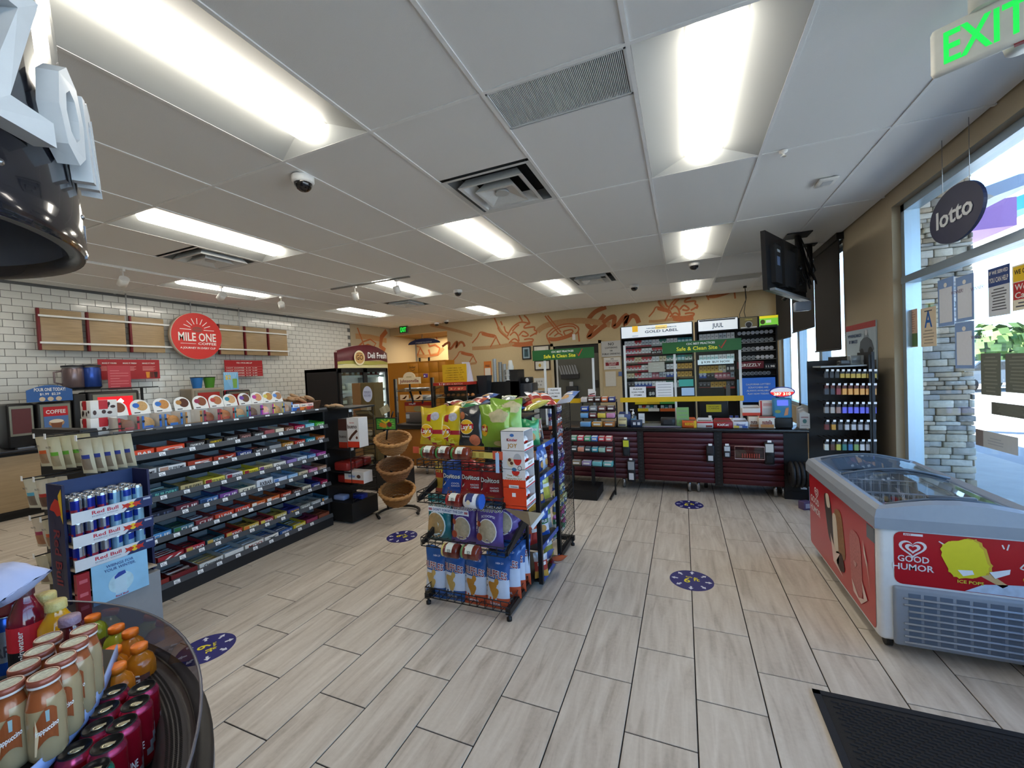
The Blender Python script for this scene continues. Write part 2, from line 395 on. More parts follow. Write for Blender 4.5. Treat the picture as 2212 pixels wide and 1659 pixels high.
# back wall: opening to the restroom hall on the left, doorway in the middle
HO0, HO1, HZ = XL, -6.7, 3.04
DO0, DO1, DZ = -3.30, -2.05, 2.33
wb = MB()
wb.box(HO1, DO0, YB, YB+.15, 0, ZC+.1, CREAM).box(DO1, XR, YB, YB+.15, 0, ZC+.1, CREAM).box(DO0, DO1, YB, YB+.15, DZ, ZC+.1, CREAM).box(HO0, HO1, YB, YB+.15, HZ, ZC+.1, CREAM)
wall_back = struct(wb.build('wall_back'))
struct(MB().box(HO0, HO1+.6, 12.4, 12.5, 0, ZC, CREAM).box(HO1, HO1+.1, YB+.151, 12.4, 0, ZC, CREAM).box(HO0, HO1, YB+.151, 12.4, HZ, HZ+.05, mat('8b6b3c', .8)).build('wall_hall'))
struct(MB().box(-4.4, -1, 12.4, 12.5, 0, 3, mat('6b665e', .9)).box(-4.4, -4.3, YB+.15, 12.4, 0, 3, BEIGE).box(-1.1, -1, YB+.15, 12.4, 0, 3, BEIGE).box(-4.4, -1, YB+.15, 12.5, 3, 3.05, BEIGE).build('wall_backroom'))
struct(MB().box(XL-.1, XR+.1, YF-.1, YF, 0, ZC+.1, BEIGE).build('wall_front_unseen'))  # unseen wall behind the viewer, added to close the room for light bounce
# right wall: solid pier, storefront glass toward the viewer, three windows behind the counter
WG0, WG1, WZ0, WZ1 = -2.6, 5.36, .45, 3.14
BW = (6.72, 10.7, .75, 3.16)
wr = MB()
wr.box(XR, XR+.22, WG1, BW[0], -.1, ZC+.1, BEIGE).box(XR, XR+.22, BW[1], YB+.1, 0, ZC+.1, BEIGE)
wr.box(XR, XR+.22, YF, WG1, WZ1, ZC+.1, BEIGE).box(XR, XR+.22, YF, WG1, -.1, WZ0, BEIGE).box(XR, XR+.22, YF-.1, WG0, WZ0, WZ1, BEIGE)
wr.box(XR, XR+.22, BW[0], BW[1], -.1, BW[2], BEIGE).box(XR, XR+.22, BW[0], BW[1], BW[3], ZC+.1, BEIGE)
wall_right = struct(wr.build('wall_right'))
ALU = mat('a9bccb', .35, .6, noise=.02); GLS = glassy('f4fafc', .08)
def window(name, y0, y1, z0, z1, muly, mulz, w=.055):
    o = MB()
    for a, b in ((y0, y0+w), (y1-w, y1)): o.box(XR+.07, XR+.19, a, b, z0, z1, ALU)
    o.box(XR+.07, XR+.19, y0, y1, z0, z0+w, ALU).box(XR+.07, XR+.19, y0, y1, z1-w, z1, ALU)
    o = struct(o.build(name)); M = MB()
    for y in muly: M.box(XR+.065, XR+.195, y-w/2, y+w/2, z0, z1, ALU)
    for z in mulz: M.box(XR+.062, XR+.198, y0, y1, z-w/2, z+w/2, ALU)
    if muly or mulz: M.build('mullion', o)
    ys = [y0]+list(muly)+[y1]; zs = [z0]+list(mulz)+[z1]
    for a, b in zip(ys, ys[1:]):
        for c, d in zip(zs, zs[1:]): MB().box(XR+.12, XR+.126, a, b, c, d, GLS).build('pane', o)
    return o
window('window_1', WG0, WG1, WZ0, WZ1, (-.3, 2.3), (2.39,), .07)
window('window_2', BW[0], 8.02, BW[2], BW[3], (), (), .06)
window('window_3', 8.06, 9.36, BW[2], BW[3], (), (), .06)
window('window_4', 9.40, BW[1], BW[2], BW[3], (), (), .06)
# ---------------- outside the storefront ----------------
struct(MB().box(XR+.22, 4.6, -8, 20, -.2, -.06, mat('a8a49c', .9, scale=6, noise=.12)).build('sidewalk'))
struct(MB().box(4.6, 90, -40, 120, -.35, -.2, mat('8f8f90', .95, scale=3, noise=.15)).build('parking_lot'))
aw = MB().box(XR+.2, 3.9, -4, 5.3, 3.62, 4.2, mat('6f5f66', .8)).box(XR+.2, 2.9, 5.3, 12, 3.7, 4.2, mat('6f5f66', .8)).box(XL-.2, XR+.22, YF-.2, 12.7, 3.5, 4.2, mat('77706c', .9))  # last box: unseen roof mass, added to cast the building's shadow outside
struct(aw.build('roof_overhang'))
pil = struct(MB().box(2.29, 2.75, 5.83, 6.5, -.1, 3.7, mat('6d665c', .95)).build('stone_pillar'))
SH = ['b3a897', 'a09a92', '9c8d7b', 'c0b8aa', '8f8a86', 'ab9a86', 'b7b1a8']
SMT = [mat(h, .9, bump=.5, scale=40, noise=.18) for h in SH]
z = -.1; rnd = random.Random(3)
while z < 3.68:
    h = rnd.uniform(.035, .085); x = 2.27
    while x < 2.78:
        w = min(rnd.uniform(.09, .26), 2.8-x); p = rnd.uniform(0, .035)
        M = MB().rbox(x+.002, x+w-.003, 5.78-p, 5.85, z+.002, z+h-.003, rnd.choice(SMT), .006, 1); M.build('stone', pil); x += w
    for y0 in (5.86, 6.1, 6.32):
        M = MB().rbox(2.26-rnd.uniform(0, .025), 2.32, y0, y0+.2, z+.002, z+h-.003, rnd.choice(SMT), .006, 1); M.build('stone', pil) if rnd.random() < .45 else None
    z += h
def tree(px, py, y, s, lab):
    c = P(px, py, y=y); M = MB(); r = random.Random(int(px))
    leaf = [mat(h, .8, noise=.1) for h in ('4f6b35', '6d8748', '3e5529')]
    for k in range(260):
        v = Vector((r.gauss(0, 1), r.gauss(0, 1), r.gauss(0, .7))).normalized()*s*r.uniform(.5, 1)*Vector((1, 1, .7)).length/1.6
        a, b = v.orthogonal().normalized()*s*.16, v.cross(v.orthogonal()).normalized()*s*.16
        M.poly([c+v+a, c+v+b, c+v-a, c+v-b], leaf[k % 3])
    t = thing('shrub', lab, 'shrub', (c.x, c.y, -.2)); M.move(Matrix.Translation((-c.x, -c.y, .2)))
    M.build('foliage', t); MB().cyl((0, 0, 0), (0, 0, c.z+.2), .08, mat('5b4a38'), 6).build('trunk', t)
tree(2150, 750, 30, 1.6, 'green shrub across the parking lot, seen left of the dark notices')
tree(2190, 752, 34, 1.8, 'green shrub across the parking lot, right of the other shrub')
def car(px, py, y, h, lab):
    c = P(px, py, y=y); t = thing('parked_car', lab, 'car', (c.x, c.y, -.2), .3); M = MB(); m = mat(h, .25, .3, coat=.5)
    prof = [(-2.1, .35), (-2.1, .75), (-1.5, .95), (-.9, 1.42), (.6, 1.42), (1.2, .98), (2.0, .85), (2.1, .4)]
    M.prism([(a, -.85, b) for a, b in prof], (0, 1.7, 0), m); M.build('body', t)
    M = MB().prism([(-1.35, -.87, .98), (-.85, -.87, 1.35), (.55, -.87, 1.35), (1.0, -.87, .98)], (0, 1.74, 0), mat('20252b', .1)); M.build('side_windows', t)
    for x in (-1.3, 1.3):
        for yy in (-.8, .8): MB().cyl((x, yy-.1, .32), (x, yy+.1, .32), .32, mat('1a1a1a', .8), 16).build('wheel', t)
car(2120, 762, 27, '5c6670', 'dark parked car outside, left of the shrubs')
car(2200, 735, 38, 'd9dcde', 'pale parked car outside, behind the right shrub')
t = thing('fuel_canopy', 'blue and purple fuel station canopy outside beyond the lotto sign', 'canopy', (9, 16, -.2))
a, b = P(2085, 445, y=12), P(2197, 470, y=12)
M = MB().box(a.x, b.x, 12, 14, P(2090, 500, y=12).z, P(2090, 440, y=12).z, mat('7a5687', .6)); M.move(Matrix.Translation((-9, -16, .2))); M.build('purple_fascia', t)
M = MB().prism([P(2125, 452, y=14.5), P(2330, 375, y=14.5), P(2330, 410, y=14.5), P(2150, 470, y=14.5)], (0, 3, 0), mat('2f7fd6', .5)); M.move(Matrix.Translation((-9, -16, .2))); M.build('blue_fascia', t)
M = MB().prism([P(2200, 470, y=13), P(2330, 440, y=13), P(2330, 560, y=13), P(2200, 560, y=13)], (0, 3, 0), mat('e6e8ea', .5)); M.move(Matrix.Translation((-9, -16, .2))); M.build('white_soffit', t)
MB().cyl((b.x-9.6, -3, 0), (b.x-9.6, -3, b.z+.2), .2, mat('e6e8ea'), 12).build('column', t)
t = thing('outdoor_light', 'grey angled lamp under the roof edge outside', 'light', P(2175, 400, x=3.4))
MB().prism([(-.25, 0, 0), (.1, 0, .1), (.28, 0, .1), (.3, 0, .02), (-.1, 0, -.1)], (0, 1.2, 0), mat('8796ab', .4)).build('lamp_body', t)
struct(MB().box(20, 60, 60, 62, -.2, 2.2, mat('bdb6a8', .9)).build('far_wall'))
# ---------------- things on the right wall ----------------
BLIND = mat('17171a', .8)
for k, (a, b, zb, l) in enumerate([(6.69, 7.79, 1.76, 'black roller blind nearest the shop, hanging lowest'), (7.84, 9.22, 2.16, 'middle black roller blind behind the television'), (9.37, 10.62, 2.10, 'black roller blind farthest away, beside the tobacco display')]):
    t = thing('roller_blind', l, 'blind', (1.95, (a+b)/2, 3.2)); w = (b-a)/2
    MB().box(-.004, .004, -w, w, zb-3.2, .02, BLIND).build('fabric', t)
    MB().cyl((-.008, -w, zb-3.2), (-.008, w, zb-3.2), .012, mat('26262a'), 8).build('hem_bar', t); MB().box(-.03, .05, -w-.02, w+.02, .0, .088, mat('1b1b1e')).build('valance', t)
# poster of a quad rider
o = P(1831, 705, x=1.99); c = P(1896, 757, x=1.99); o = Vector((1.99, 6.62, 2.045)); Wp, Hp = .88, .34
t = thing('wall_poster', 'blue and red poster of a rider on a quad bike, on the tan pier', 'poster', o)
M = MB().box(-.006, .008, -Wp, 0, -Hp-.32, 0, mat('a8bccb', .4)); M.box(-.008, -.006, -Wp, 0, -.07, 0, mat('a9333e', .4))
M.text('WINNING MADE', (-.009, -.06, -.16), -Y3, Z3, .04, mat('35527e')); M.text('BY IMAGES', (-.009, -.1, -.23), -Y3, Z3, .04, mat('35527e'))
q = lambda pts, m: M.poly([(-.0085, -a, -b) for a, b in pts], m)
q([(.42, .33), (.46, .22), (.55, .18), (.66, .17), (.78, .22), (.84, .32), (.78, .36), (.5, .37)], mat('55606c')); q([(.56, .18), (.58, .1), (.66, .09), (.7, .17)], mat('8795a3'))
M.disc((-.009, -.5, -.36), (0, .06, 0), (0, 0, .06), mat('2e3338'), 16); M.disc((-.009, -.74, -.36), (0, .07, 0), (0, 0, .07), mat('2e3338'), 16); M.disc((-.009, -.63, -.12), (0, .035, 0), (0, 0, .035), mat('c6cfd8'), 12)
M.box(-.0085, -.006, -Wp, 0, -Hp-.32, -Hp-.1, mat('55504c')); M.build('print', t)
# television seen from behind
def D(px, py, t): return Vector((0, 0, CH))+(_f+CR*((px-1106)/FP)-CU*((py-829.5)/FP))*t
TL, BL, TR = D(1652, 497, 4.75), D(1658, 626, 4.83), D(1738, 541, 5.5); BR = BL+(TR-TL)
u = (TR-TL); v = (BL-TL); n = u.cross(v).normalized(); n = n if n.dot(-TL+Vector((0, 0, CH))) > 0 else -n
c0 = (TL+BR)/2; t = thing('television', 'large black flat television seen from behind, hung from the ceiling', 'television', c0)
L = lambda p: p-c0
M = MB().prism([L(TL), L(TR), L(BR), L(BL)], -n*.05, mat('1b1c20', .4)); M.build('screen_panel', t)
i_ = lambda a, b: L(TL+u*a+v*b)
M = MB().prism([i_(.1, .2), i_(.9, .2), i_(.9, .85), i_(.1, .85)], n*.05, mat('26272b', .55)); M.prism([i_(.25, .12), i_(.32, .12), i_(.32, .9), i_(.25, .9)], n*.08, mat('1a1a1c', .5)); M.prism([i_(.6, .12), i_(.67, .12), i_(.67, .9), i_(.6, .9)], n*.08, mat('1a1a1c', .5))
M.build('back_cover', t); M = MB().prism([i_(.05, .96), i_(.95, .96), i_(.95, 1), i_(.05, 1)], n*.06, mat('8d9298', .4)); M.build('lower_trim', t)
M = MB().prism([i_(.14, .4), i_(.2, .4), i_(.2, .55), i_(.14, .55)], n*.056, mat('5d6d8c')); M.prism([i_(.15, .28), i_(.21, .28), i_(.21, .32), i_(.15, .32)], n*.056, mat('9ba3ad')); M.build('port_labels', t)
pc = P(1722, 508, z=ZC); t2 = thing('ceiling_mount', 'black ceiling pole and bracket that hold the television', 'bracket', (pc.x, pc.y, ZC))
q0 = L(c0)+n*.1; b_ = c0+n*.1+u*.1
M = MB().box(-.14, .14, -.14, .14, -.012, 0, mat('1c1c1e')); M.build('plate', t2); MB().cyl((0, 0, 0), (0, 0, b_.z-ZC-.15), .03, mat('1c1c1e'), 12).build('pole', t2)
M = MB(); e = Vector((b_.x-pc.x, b_.y-pc.y, b_.z-ZC)); M.tube([(0, 0, e.z+.1), e, ], .035, mat('1c1c1e'), 6); M.tube([(0, 0, e.z-.12), e-Vector((0, 0, .2))], .025, mat('1c1c1e'), 6); M.build('arm', t2)
M = MB(); r = random.Random(4)
for k in range(6):
    p0 = Vector((r.uniform(-.02, .04), r.uniform(-.02, .04), -.02)); p1 = e+Vector((r.uniform(-.05, .15), r.uniform(-.1, .1), r.uniform(-.1, .05)))
    M.tube([p0, (p0+p1)/2+Vector((r.uniform(0, .2), .05, -.25)), p1+Vector((.05, 0, -.18)), p1], .008, mat('101012'), 5)
M.build('cables', t2)
t = thing('projector_box', 'small grey boxed device hung under the television', 'device', D(1733, 662, 5.4)); MB().rbox(-.09, .09, -.06, .06, -.06, .06, mat('77859a', .4), .012).build('case', t); 
t = thing('ceiling_mount', 'second black ceiling bracket, between the television and the blinds', 'bracket', (1.74, 7.15, ZC)); MB().box(-.08, .08, -.08, .08, -.01, 0, BLK).build('plate', t); MB().cyl((0, 0, 0), (0, 0, -.42), .035, BLK, 10).build('pole', t)
MB().tube([(0, 0, -.4), (-.2, -.15, -.62), (-.38, -.2, -.78)], .03, BLK, 6).build('arm', t)
# window stickers and notices (flat prints on the glass)
def notice(pts, lab, draw, base, kind='notice', back=None):
    "pts: left-top and right-bottom pixel on the glass plane"
    X = XR+.116; a, b = P(*pts[0], x=X), P(*pts[1], x=X); w, h = a.y-b.y, a.z-b.z
    t = thing(kind, lab, 'notice', (X, a.y, a.z)); M = MB().box(-.0015, 0, -w, 0, -h, 0, base); M.build('sheet', t)
    M = MB(); draw(M, w, h); M.build('print', t)
def rows_(M, w, h, y0, y1, n, m, mg=.12, k=.4, seed=1):
    r = random.Random(seed)
    for i in range(n):
        z = y0+(y1-y0)*(i+.5)/n; l = r.uniform(.6, 1)*(1-2*mg)*w; hh = (y1-y0)/n*h*k
        M.quadp((-.002, 0, 0), -Y3, -Z3, w/2-l/2, w/2+l/2, z*h-hh/2, z*h+hh/2, m)
IK = mat('4a4f5a'); BLU = mat('3a6fae')
def d1(M, w, h): rows_(M, w, h, .05, .6, 9, mat('a08070')); M.quadp((-.002, 0, 0), -Y3, -Z3, 0, w, .64*h, .98*h, mat('587a4a'))
notice(((1954, 673), (1983, 749)), 'leaning paper notice with a green foot, left of the blue letter A card', d1, mat('c9ab92'))
def d2(M, w, h): M.text('A', (-.002, -w*.5, -h*.5), -Y3, Z3, h*.42, mat('1f63b4'), w*.5, 'C'); rows_(M, w, h, .05, .12, 1, IK); rows_(M, w, h, .55, .95, 5, mat('a29a8a'))
notice(((1989, 668), (2024, 747)), 'inspection card with a large blue letter A on the window', d2, mat('d9ccb4'))
def win(M, w, h):
    M.quadp((-.002, 0, 0), -Y3, -Z3, .0, w, .0, h, mat('7f9fd0')); M.quadp((-.003, 0, 0), -Y3, -Z3, .1*w, .9*w, .2*h, .93*h, mat('d8dfea')); M.disc((-.0035, -w/2, -.14*h), (0, .1*w, 0), (0, 0, .05*h), WHT, 14)
    M.text('WINNER!', (-.0035, -w*.85, -.38*h), -Y3, Z3, .07*h, mat('7b6f8c'), w*.7); M.v, M.f = M.v, M.f; rows_(M, w, h, .45, .85, 5, mat('a9b4c8'))
notice(((2026, 607), (2062, 701)), 'pale blue winner poster at the left of the upper pair', win, mat('b4c4de'))
notice(((2065, 601), (2105, 690)), 'pale blue winner poster at the right of the upper pair', win, mat('b4c4de'))
notice(((2063, 699), (2106, 796)), 'pale blue winner poster below the pair', win, mat('b4c4de'))
def d3(M, w, h): M.quadp((-.002, 0, 0), -Y3, -Z3, 0, w, 0, .38*h, mat('1f3f7e')); M.text('IF WE SERVED', (-.003, -w*.06, -.13*h), -Y3, Z3, .07*h, WHT, w*.88); M.text('YOU CAN HELP', (-.003, -w*.06, -.3*h), -Y3, Z3, .1*h, WHT, w*.88); rows_(M, w, h, .42, .9, 8, IK)
notice(((2135, 583), (2183, 678)), 'white notice with a dark blue YOU CAN HELP heading', d3, mat('cfd6de'))
def d4(M, w, h): M.quadp((-.002, 0, 0), -Y3, -Z3, .05*w, .95*w, .03*h, .36*h, YEL); M.text('WE CARE', (-.003, -w*.1, -.2*h), -Y3, Z3, .1*h, INK, w*.8); M.quadp((-.002, 0, 0), -Y3, -Z3, .05*w, .95*w, .38*h, .76*h, RED); M.text('We', (-.003, -w*.12, -.55*h), -Y3, Z3, .13*h, WHT, w*.5); M.text('Card', (-.003, -w*.12, -.73*h), -Y3, Z3, .13*h, WHT, w*.75); rows_(M, w, h, .8, .95, 2, IK)
notice(((2187, 576), (2240, 664)), 'yellow and red WE CARD notice at the right edge', d4, mat('e6e2d0'))
DK = mat('63695f', .6)
def d5(M, w, h): rows_(M, w, h, .05, .95, 10, mat('80867a'), .12, .35)
notice(((2119, 764), (2163, 856)), 'narrow dark printed sheet low on the window', d5, DK)
notice(((2172, 764), (2235, 852)), 'wide dark printed sheet at the right edge of the window', d5, DK)
notice(((2142, 868), (2230, 908)), 'short dark banner sheet below the two dark sheets', d5, mat('5c6058'))
def d6(M, w, h): M.quadp((-.002, 0, 0), -Y3, -Z3, 0, w*.2, 0, h, mat('77706e')); rows_(M, w, h, .3, .8, 3, mat('9aa0a6'), .3)
notice(((2108, 926), (2200, 985)), 'lowest pale sticker with a brown left strip on the window', d6, mat('b3b8b8'))
# lotto oval
a, b = P(2008, 470, x=1.9), P(2125, 440, x=1.9); cz = (P(2066, 398, x=1.9).z+P(2066, 520, x=1.9).z)/2; cy = (a.y+b.y)/2; rw = (a.y-b.y)/2; rh = .205
t = thing('lotto_sign', 'dark blue oval hanging sign reading lotto', 'sign', (1.9, cy, cz))
M = MB().prism([(0, rw*math.cos(k*PI/20), rh*math.sin(k*PI/20)) for k in range(40)], (.02, 0, 0), mat('222848', .5)); M.build('oval_board', t)
M = MB().text('lotto', (-.002, 0, -.055), -Y3, Z3, .13, mat('d8dde2'), rw*1.35, 'C', ext=.004); M.build('letters', t)
for s_ in (-.5, .5): MB().cyl((.01, rw*s_, rh*.8), (.01, rw*s_, ZC-cz), .002, STEEL, 5).build('wire', t)
# ceiling bits on the right
def dome(px, py, r, lab, grp='white dome cameras on the ceiling'):
    c = P(px, py, z=ZC); t = thing('dome_camera', lab, 'security camera', (c.x, c.y, ZC), group=grp)
    M = MB().lathe([(r, 0), (r, -.035), (r*.9, -.05), (r*.8, -.053)], mat('e4e6e6', .4), n=20); M.build('housing', t)
    M = MB().lathe([(r*.8, -.053)]+[(r*.8*math.cos(a*PI/12), -.053-r*.75*math.sin(a*PI/12)) for a in range(1, 7)], mat('141417', .08, coat=.6), n=18); M.build('lens_bubble', t)
dome(654, 383, .085, 'big white dome camera alone near the ceiling centre')
dome(989, 627, .085, 'white dome camera left of the middle, beyond the lamp track')
dome(1499, 568, .085, 'white dome camera between two troffers of the right row')
dome(1370, 616, .085, 'white dome camera right of the small square vent')
dome(943, 697, .08, 'white dome camera on the left of the far pair by the restroom opening')
dome(964, 692, .08, 'white dome camera on the right of the far pair by the restroom opening')
c = P(1692, 326, z=ZC); t = thing('sprinkler', 'small white ceiling sprinkler right of the big troffer', 'sprinkler', (c.x, c.y, ZC)); MB().lathe([(.03, 0), (.028, -.012), (.01, -.018), (.008, -.035), (.02, -.04), (.02, -.044)], WHT, n=12).build('head', t)
c = P(1785, 391, z=ZC); t = thing('speaker_box', 'small square white box on the ceiling near the window', 'sensor', (c.x, c.y, ZC)); MB().rbox(-.075, .075, -.09, .09, -.022, 0, WHT, .006).build('cover', t); MB().box(-.04, .04, -.05, .05, -.024, -.02, mat('c9cdcf')).build('lid', t)
# exit sign close to the viewer, and its emergency lamp
ctr = P(2128, 70, z=3.05); t = thing('exit_sign', 'exit sign with green letters at the upper right corner', 'exit sign', (ctr.x, ctr.y, 3.05), -.52)
M = MB().rbox(-.17, .17, -.022, .022, -.11, .11, mat('d9dbd4', .5), .02); M.build('case', t)
M = MB()
for sg in (-1, 1): M.text('EXIT', (0, sg*.0235, -.07), X3*(-sg), Z3, .14, mat('19c64a', .4, emit=.9, noise=0), .25, 'C')
M.build('letters', t); MB().cyl((0, 0, .1), (0, 0, .24), .05, mat('d9dbd4'), 16).build('canopy', t); MB().box(.08, .12, -.012, .012, -.113, -.108, mat('882f35')).build('test_button', t)
c = P(2205, 85, z=3.12); t = thing('emergency_lamp', 'white round emergency lamp head beside the near exit sign', 'lamp', c); MB().lathe([(.0, -.05), (.05, -.05), (.06, -.01), (.05, .03), (.03, .05), (.02, ZC-c.z)], mat('c9ccca', .4), n=16).build('head', t)
# ceiling wires by the mural
c = P(1609, 618, z=ZC); t = thing('ceiling_cable', 'black cable loop hanging from the ceiling over the tobacco display', 'cable', (c.x, c.y, ZC))
M = MB().tube([(0, 0, 0), (.01, 0, -.3), (-.12, 0, -.6), (-.1, 0, -.85), (-.2, 0, -1.0)], .007, BLK, 5).tube([(0, 0, 0), (.02, 0, -.25), (-.03, 0, -.55), (.0, 0, -.7), (-.02, 0, -1.0)], .007, BLK, 5); M.build('wire', t); MB().box(-.03, .03, -.03, .03, -.04, 0, BLK).build('connector', t)
# ---------------- coffee wall ----------------
WOODL = mat('a08c6e', .5, noise=.22, scale=5, stretch=(1, 1, 14)); WOODP = mat('a48c6a', .4, noise=.35, scale=4, stretch=(1, 1, 16))
def facing(x, y, z, rot): return Matrix.Translation((x, y, z)) @ Matrix.Rotation(rot, 4, 'Z')
t = thing('coffee_counter', 'long black coffee counter with pale wood panels along the brick wall', 'counter', (-8.5, 5.2, 0))
M = MB().box(-.38, .3, -3.2, 2.3, .08, .88, mat('18181a', .5)); M.build('body', t)
MB().rbox(-.38, .38, -3.25, 2.35, .88, .92, mat('26262a', .3), .008).build('worktop', t)
for k in range(7): MB().rbox(.3, .318, -3.15+k*.78, -2.42+k*.78, .12, .84, WOODL, .004).build('door', t)
MB().box(-.35, .25, -3.2, 2.3, 0, .08, BLK).build('plinth', t)
RX = PI/2   # local front (-y) turned to face +x
def dispenser(px0, px1, ztop, lab, face, txt=None, lid='1a1a1c', X=-8.25, zb=.922, d=.32, kind='coffee_dispenser', cat='coffee machine'):
    a, b = P(px0, 900, x=X), P(px1, 900, x=X); w = b.y-a.y; h = ztop-zb
    t = thing(kind, lab, cat, (X, (a.y+b.y)/2, zb), RX)
    MB().rbox(-w/2, w/2, 0, d, 0, h, mat(lid, .4), .03).build('body', t)
    M = MB(); M.box(-w*.42, w*.42, -.012, 0, h*.28, h*.94, mat('8b8878', .35, .5)); M.build('frame', t)
    M = MB(); M.box(-w*.34, w*.34, -.018, -.01, h*.33, h*.88, face); o = (0, -.0195, 0)
    if txt: M.text(txt, (0, -.0195, h*.72), X3, Z3, h*.085, WHT, w*.55, 'C'); M.box(-w*.34, w*.34, -.0185, -.012, h*.33, h*.66, mat('5073a8', .5)); M.disc((0, -.0195, h*.5), X3*w*.22, Z3*h*.09, mat('b48a62')); M.disc((0, -.0197, h*.54), X3*w*.2, Z3*h*.04, mat('e6d8c2')); M.poly([(-w*.16, -.0196, h*.5), (w*.16, -.0196, h*.5), (w*.12, -.0196, h*.34), (-w*.12, -.0196, h*.34)], mat('7b4a2e'))
    M.build('graphic', t); MB().box(-w*.3, w*.3, -.09, 0, 0, .02, STEEL).build('drip_tray', t)
    return t
dispenser(80, 158, 1.53, 'coffee urn with a lit steel framed COFFEE picture', RED, 'COFFEE')
dispenser(14, 76, 1.53, 'dark coffee urn at the far left, its picture coloured darker for shade', mat('5a2a2c', .5))  # dark red face colour stands in for shade on the picture
t = dispenser(193, 305, 1.64, 'wide red glowing drink machine with a white spoon graphic, behind the cookie boxes', mat('c01822', .3, emit=.9))
w = .6
M = MB(); M.poly([(-.12, -.02, .42), (-.05, -.02, .38), (.1, -.02, .55), (.06, -.02, .6)], mat('ffffff', .4, emit=1.5, noise=0)); M.disc((-.2, -.02, .36), X3*.11, Z3*.15, mat('ffffff', .4, emit=1.2, noise=0), 20); M.disc((-.23, -.021, .38), X3*.06, Z3*.08, mat('f4c230', .4, emit=.8, noise=0), 20)
M.text('CC', (-.02, -.02, .3), X3, Z3, .08, mat('ffffff', .4, emit=1.2, noise=0)); M.build('lit_print', t)
dispenser(418, 487, 1.62, 'red control panel drink machine with a small display', mat('a32a22', .4), d=.4, lid='8e8473')
t = dispenser(493, 545, 1.55, 'black coffee urn with a red card, behind the cream cookie cartons', mat('8c2220', .4))
a, b = P(57, 866, x=-8.2), P(157, 866, x=-8.2); w = b.y-a.y; t = thing('arched_sign', 'blue arched POUR ONE TODAY sign on top of the coffee urns', 'sign', (-8.2, a.y, 1.535)); BLS = mat('2a5a9c', .4)
MB().prism([(0, 0, 0), (0, w, 0), (0, w, .16)]+[(0, w-w*k/10, .16+.07*math.sin(PI*k/10)) for k in range(1, 10)]+[(0, 0, .16)], (.012, 0, 0), BLS).build('board', t); M = MB().text('POUR ONE TODAY!', (.014, w/2, .145), Y3, Z3, .045, WHT, w*.68, 'C').text('$1.99  $2.29', (.014, w/2, .09), Y3, Z3, .03, WHT, w*.45, 'C')
for k in (.32, .5, .68): M.disc((.014, w*k, .035), Y3*.03, Z3*.03, mat('c8b8a0'))
M.build('lettering', t)
a, b = P(160, 900, x=-8.25), P(190, 900, x=-8.25); tag(MB().rbox(0, .35, 0, b.y-a.y, 0, .7, BLK, .02).build('cup_tower', None, (-8.6, a.y, .922)), 'tall black cup tower between the coffee urn and the red machine', 'dispenser')
X = -8.45
def mug(px, pz, r, h, col, lab, handle=True):
    c = P(px, pz, x=X); t = thing('travel_mug', lab, 'mug', (X, c.y, 1.69))
    MB().lathe([(r*.8, 0), (r, .03), (r, h*.8), (r*.93, h*.86), (r*1.02, h*.9), (r*1.02, h*.97), (0, h)], mat(col, .25, .5), n=20, ms=[mat('22242c')]+[mat(col, .25, .5)]*2+[STEEL]+[mat('22252d')]*2).build('cup', t)
    if handle: MB().tube([(0, -r, h*.75), (0, -r-.08, h*.7), (0, -r-.08, h*.3), (0, -r, h*.22)], .014, mat(col, .4), 6).build('handle', t)
mug(160, 842, .12, .37, '7a6a6c', 'steel travel mug with a dark red handle, left of the blue one'); mug(198, 842, .12, .38, '2b4a9a', 'blue travel mug on top of the urns', False)
t = thing('mug_shelf', 'black shelf that carries the travel mugs and red acrylic sign', 'shelf', (-8.5, 0, 0)); a, b = P(150, 842, x=X), P(305, 842, x=X)
MB().box(-.2, .25, a.y, b.y+.15, 1.672, 1.69, BLK).build('board', t)
for yy in (a.y+.02, b.y+.1): MB().box(-.2, -.17, yy, yy+.03, .922, 1.672, BLK).build('leg', t)
a, b = P(231, 790, x=-8.3), P(284, 840, x=-8.3); t = thing('acrylic_sign', 'translucent red printed sign standing behind the cookie boxes', 'sign', (-8.3, a.y, b.z)); w, h = b.y-a.y, a.z-b.z
M = MB().box(-.003, .003, 0, w, 0, h, mat('b9404c', .3)); M.build('panel', t); M = MB()
for k in range(7): M.quadp((.004, 0, 0), Y3, Z3, w*.1, w*(.9 if k % 3 else .5), h*(.12+.11*k), h*(.14+.11*k), mat('d98a90'))
M.build('print', t)
a, b = P(413, 840, x=X), P(467, 815, x=X); t = thing('cup_tray', 'black tray carrying a blue and a green tumbler', 'tray', (X, (a.y+b.y)/2, a.z-.0)); MB().rbox(-.14, .14, a.y-b.y+.2, b.y-a.y-.2, -.02, 0, BLK, .008).build('tray', t)
MB().cyl((0, 0, 1.62-a.z), (0, 0, -.02), .02, BLK, 8).build('post', t) if a.z > 1.64 else None
for px, col, l in ((426, '2c6fb5', 'blue tumbler with a dark lid beside the green one'), (453, '4b8a2c', 'green tumbler with a dark lid beside the blue one')):
    c = P(px, 838, x=X); u_ = thing('tumbler', l, 'tumbler', (X, c.y, a.z)); MB().lathe([(.07, 0), (.1, .2)], mat(col, .3), n=18).lathe([(.1, .2), (.105, .215), (0, .22)], BLK, n=18).build('cup', u_)
a, b = P(482, 804, x=-8.3), P(516, 840, x=-8.3); t = thing('promo_card', 'light blue promotional card showing a green drink, red at the foot', 'sign', (-8.3, a.y, b.z-.1)); w, h = b.y-a.y, a.z-b.z+.1
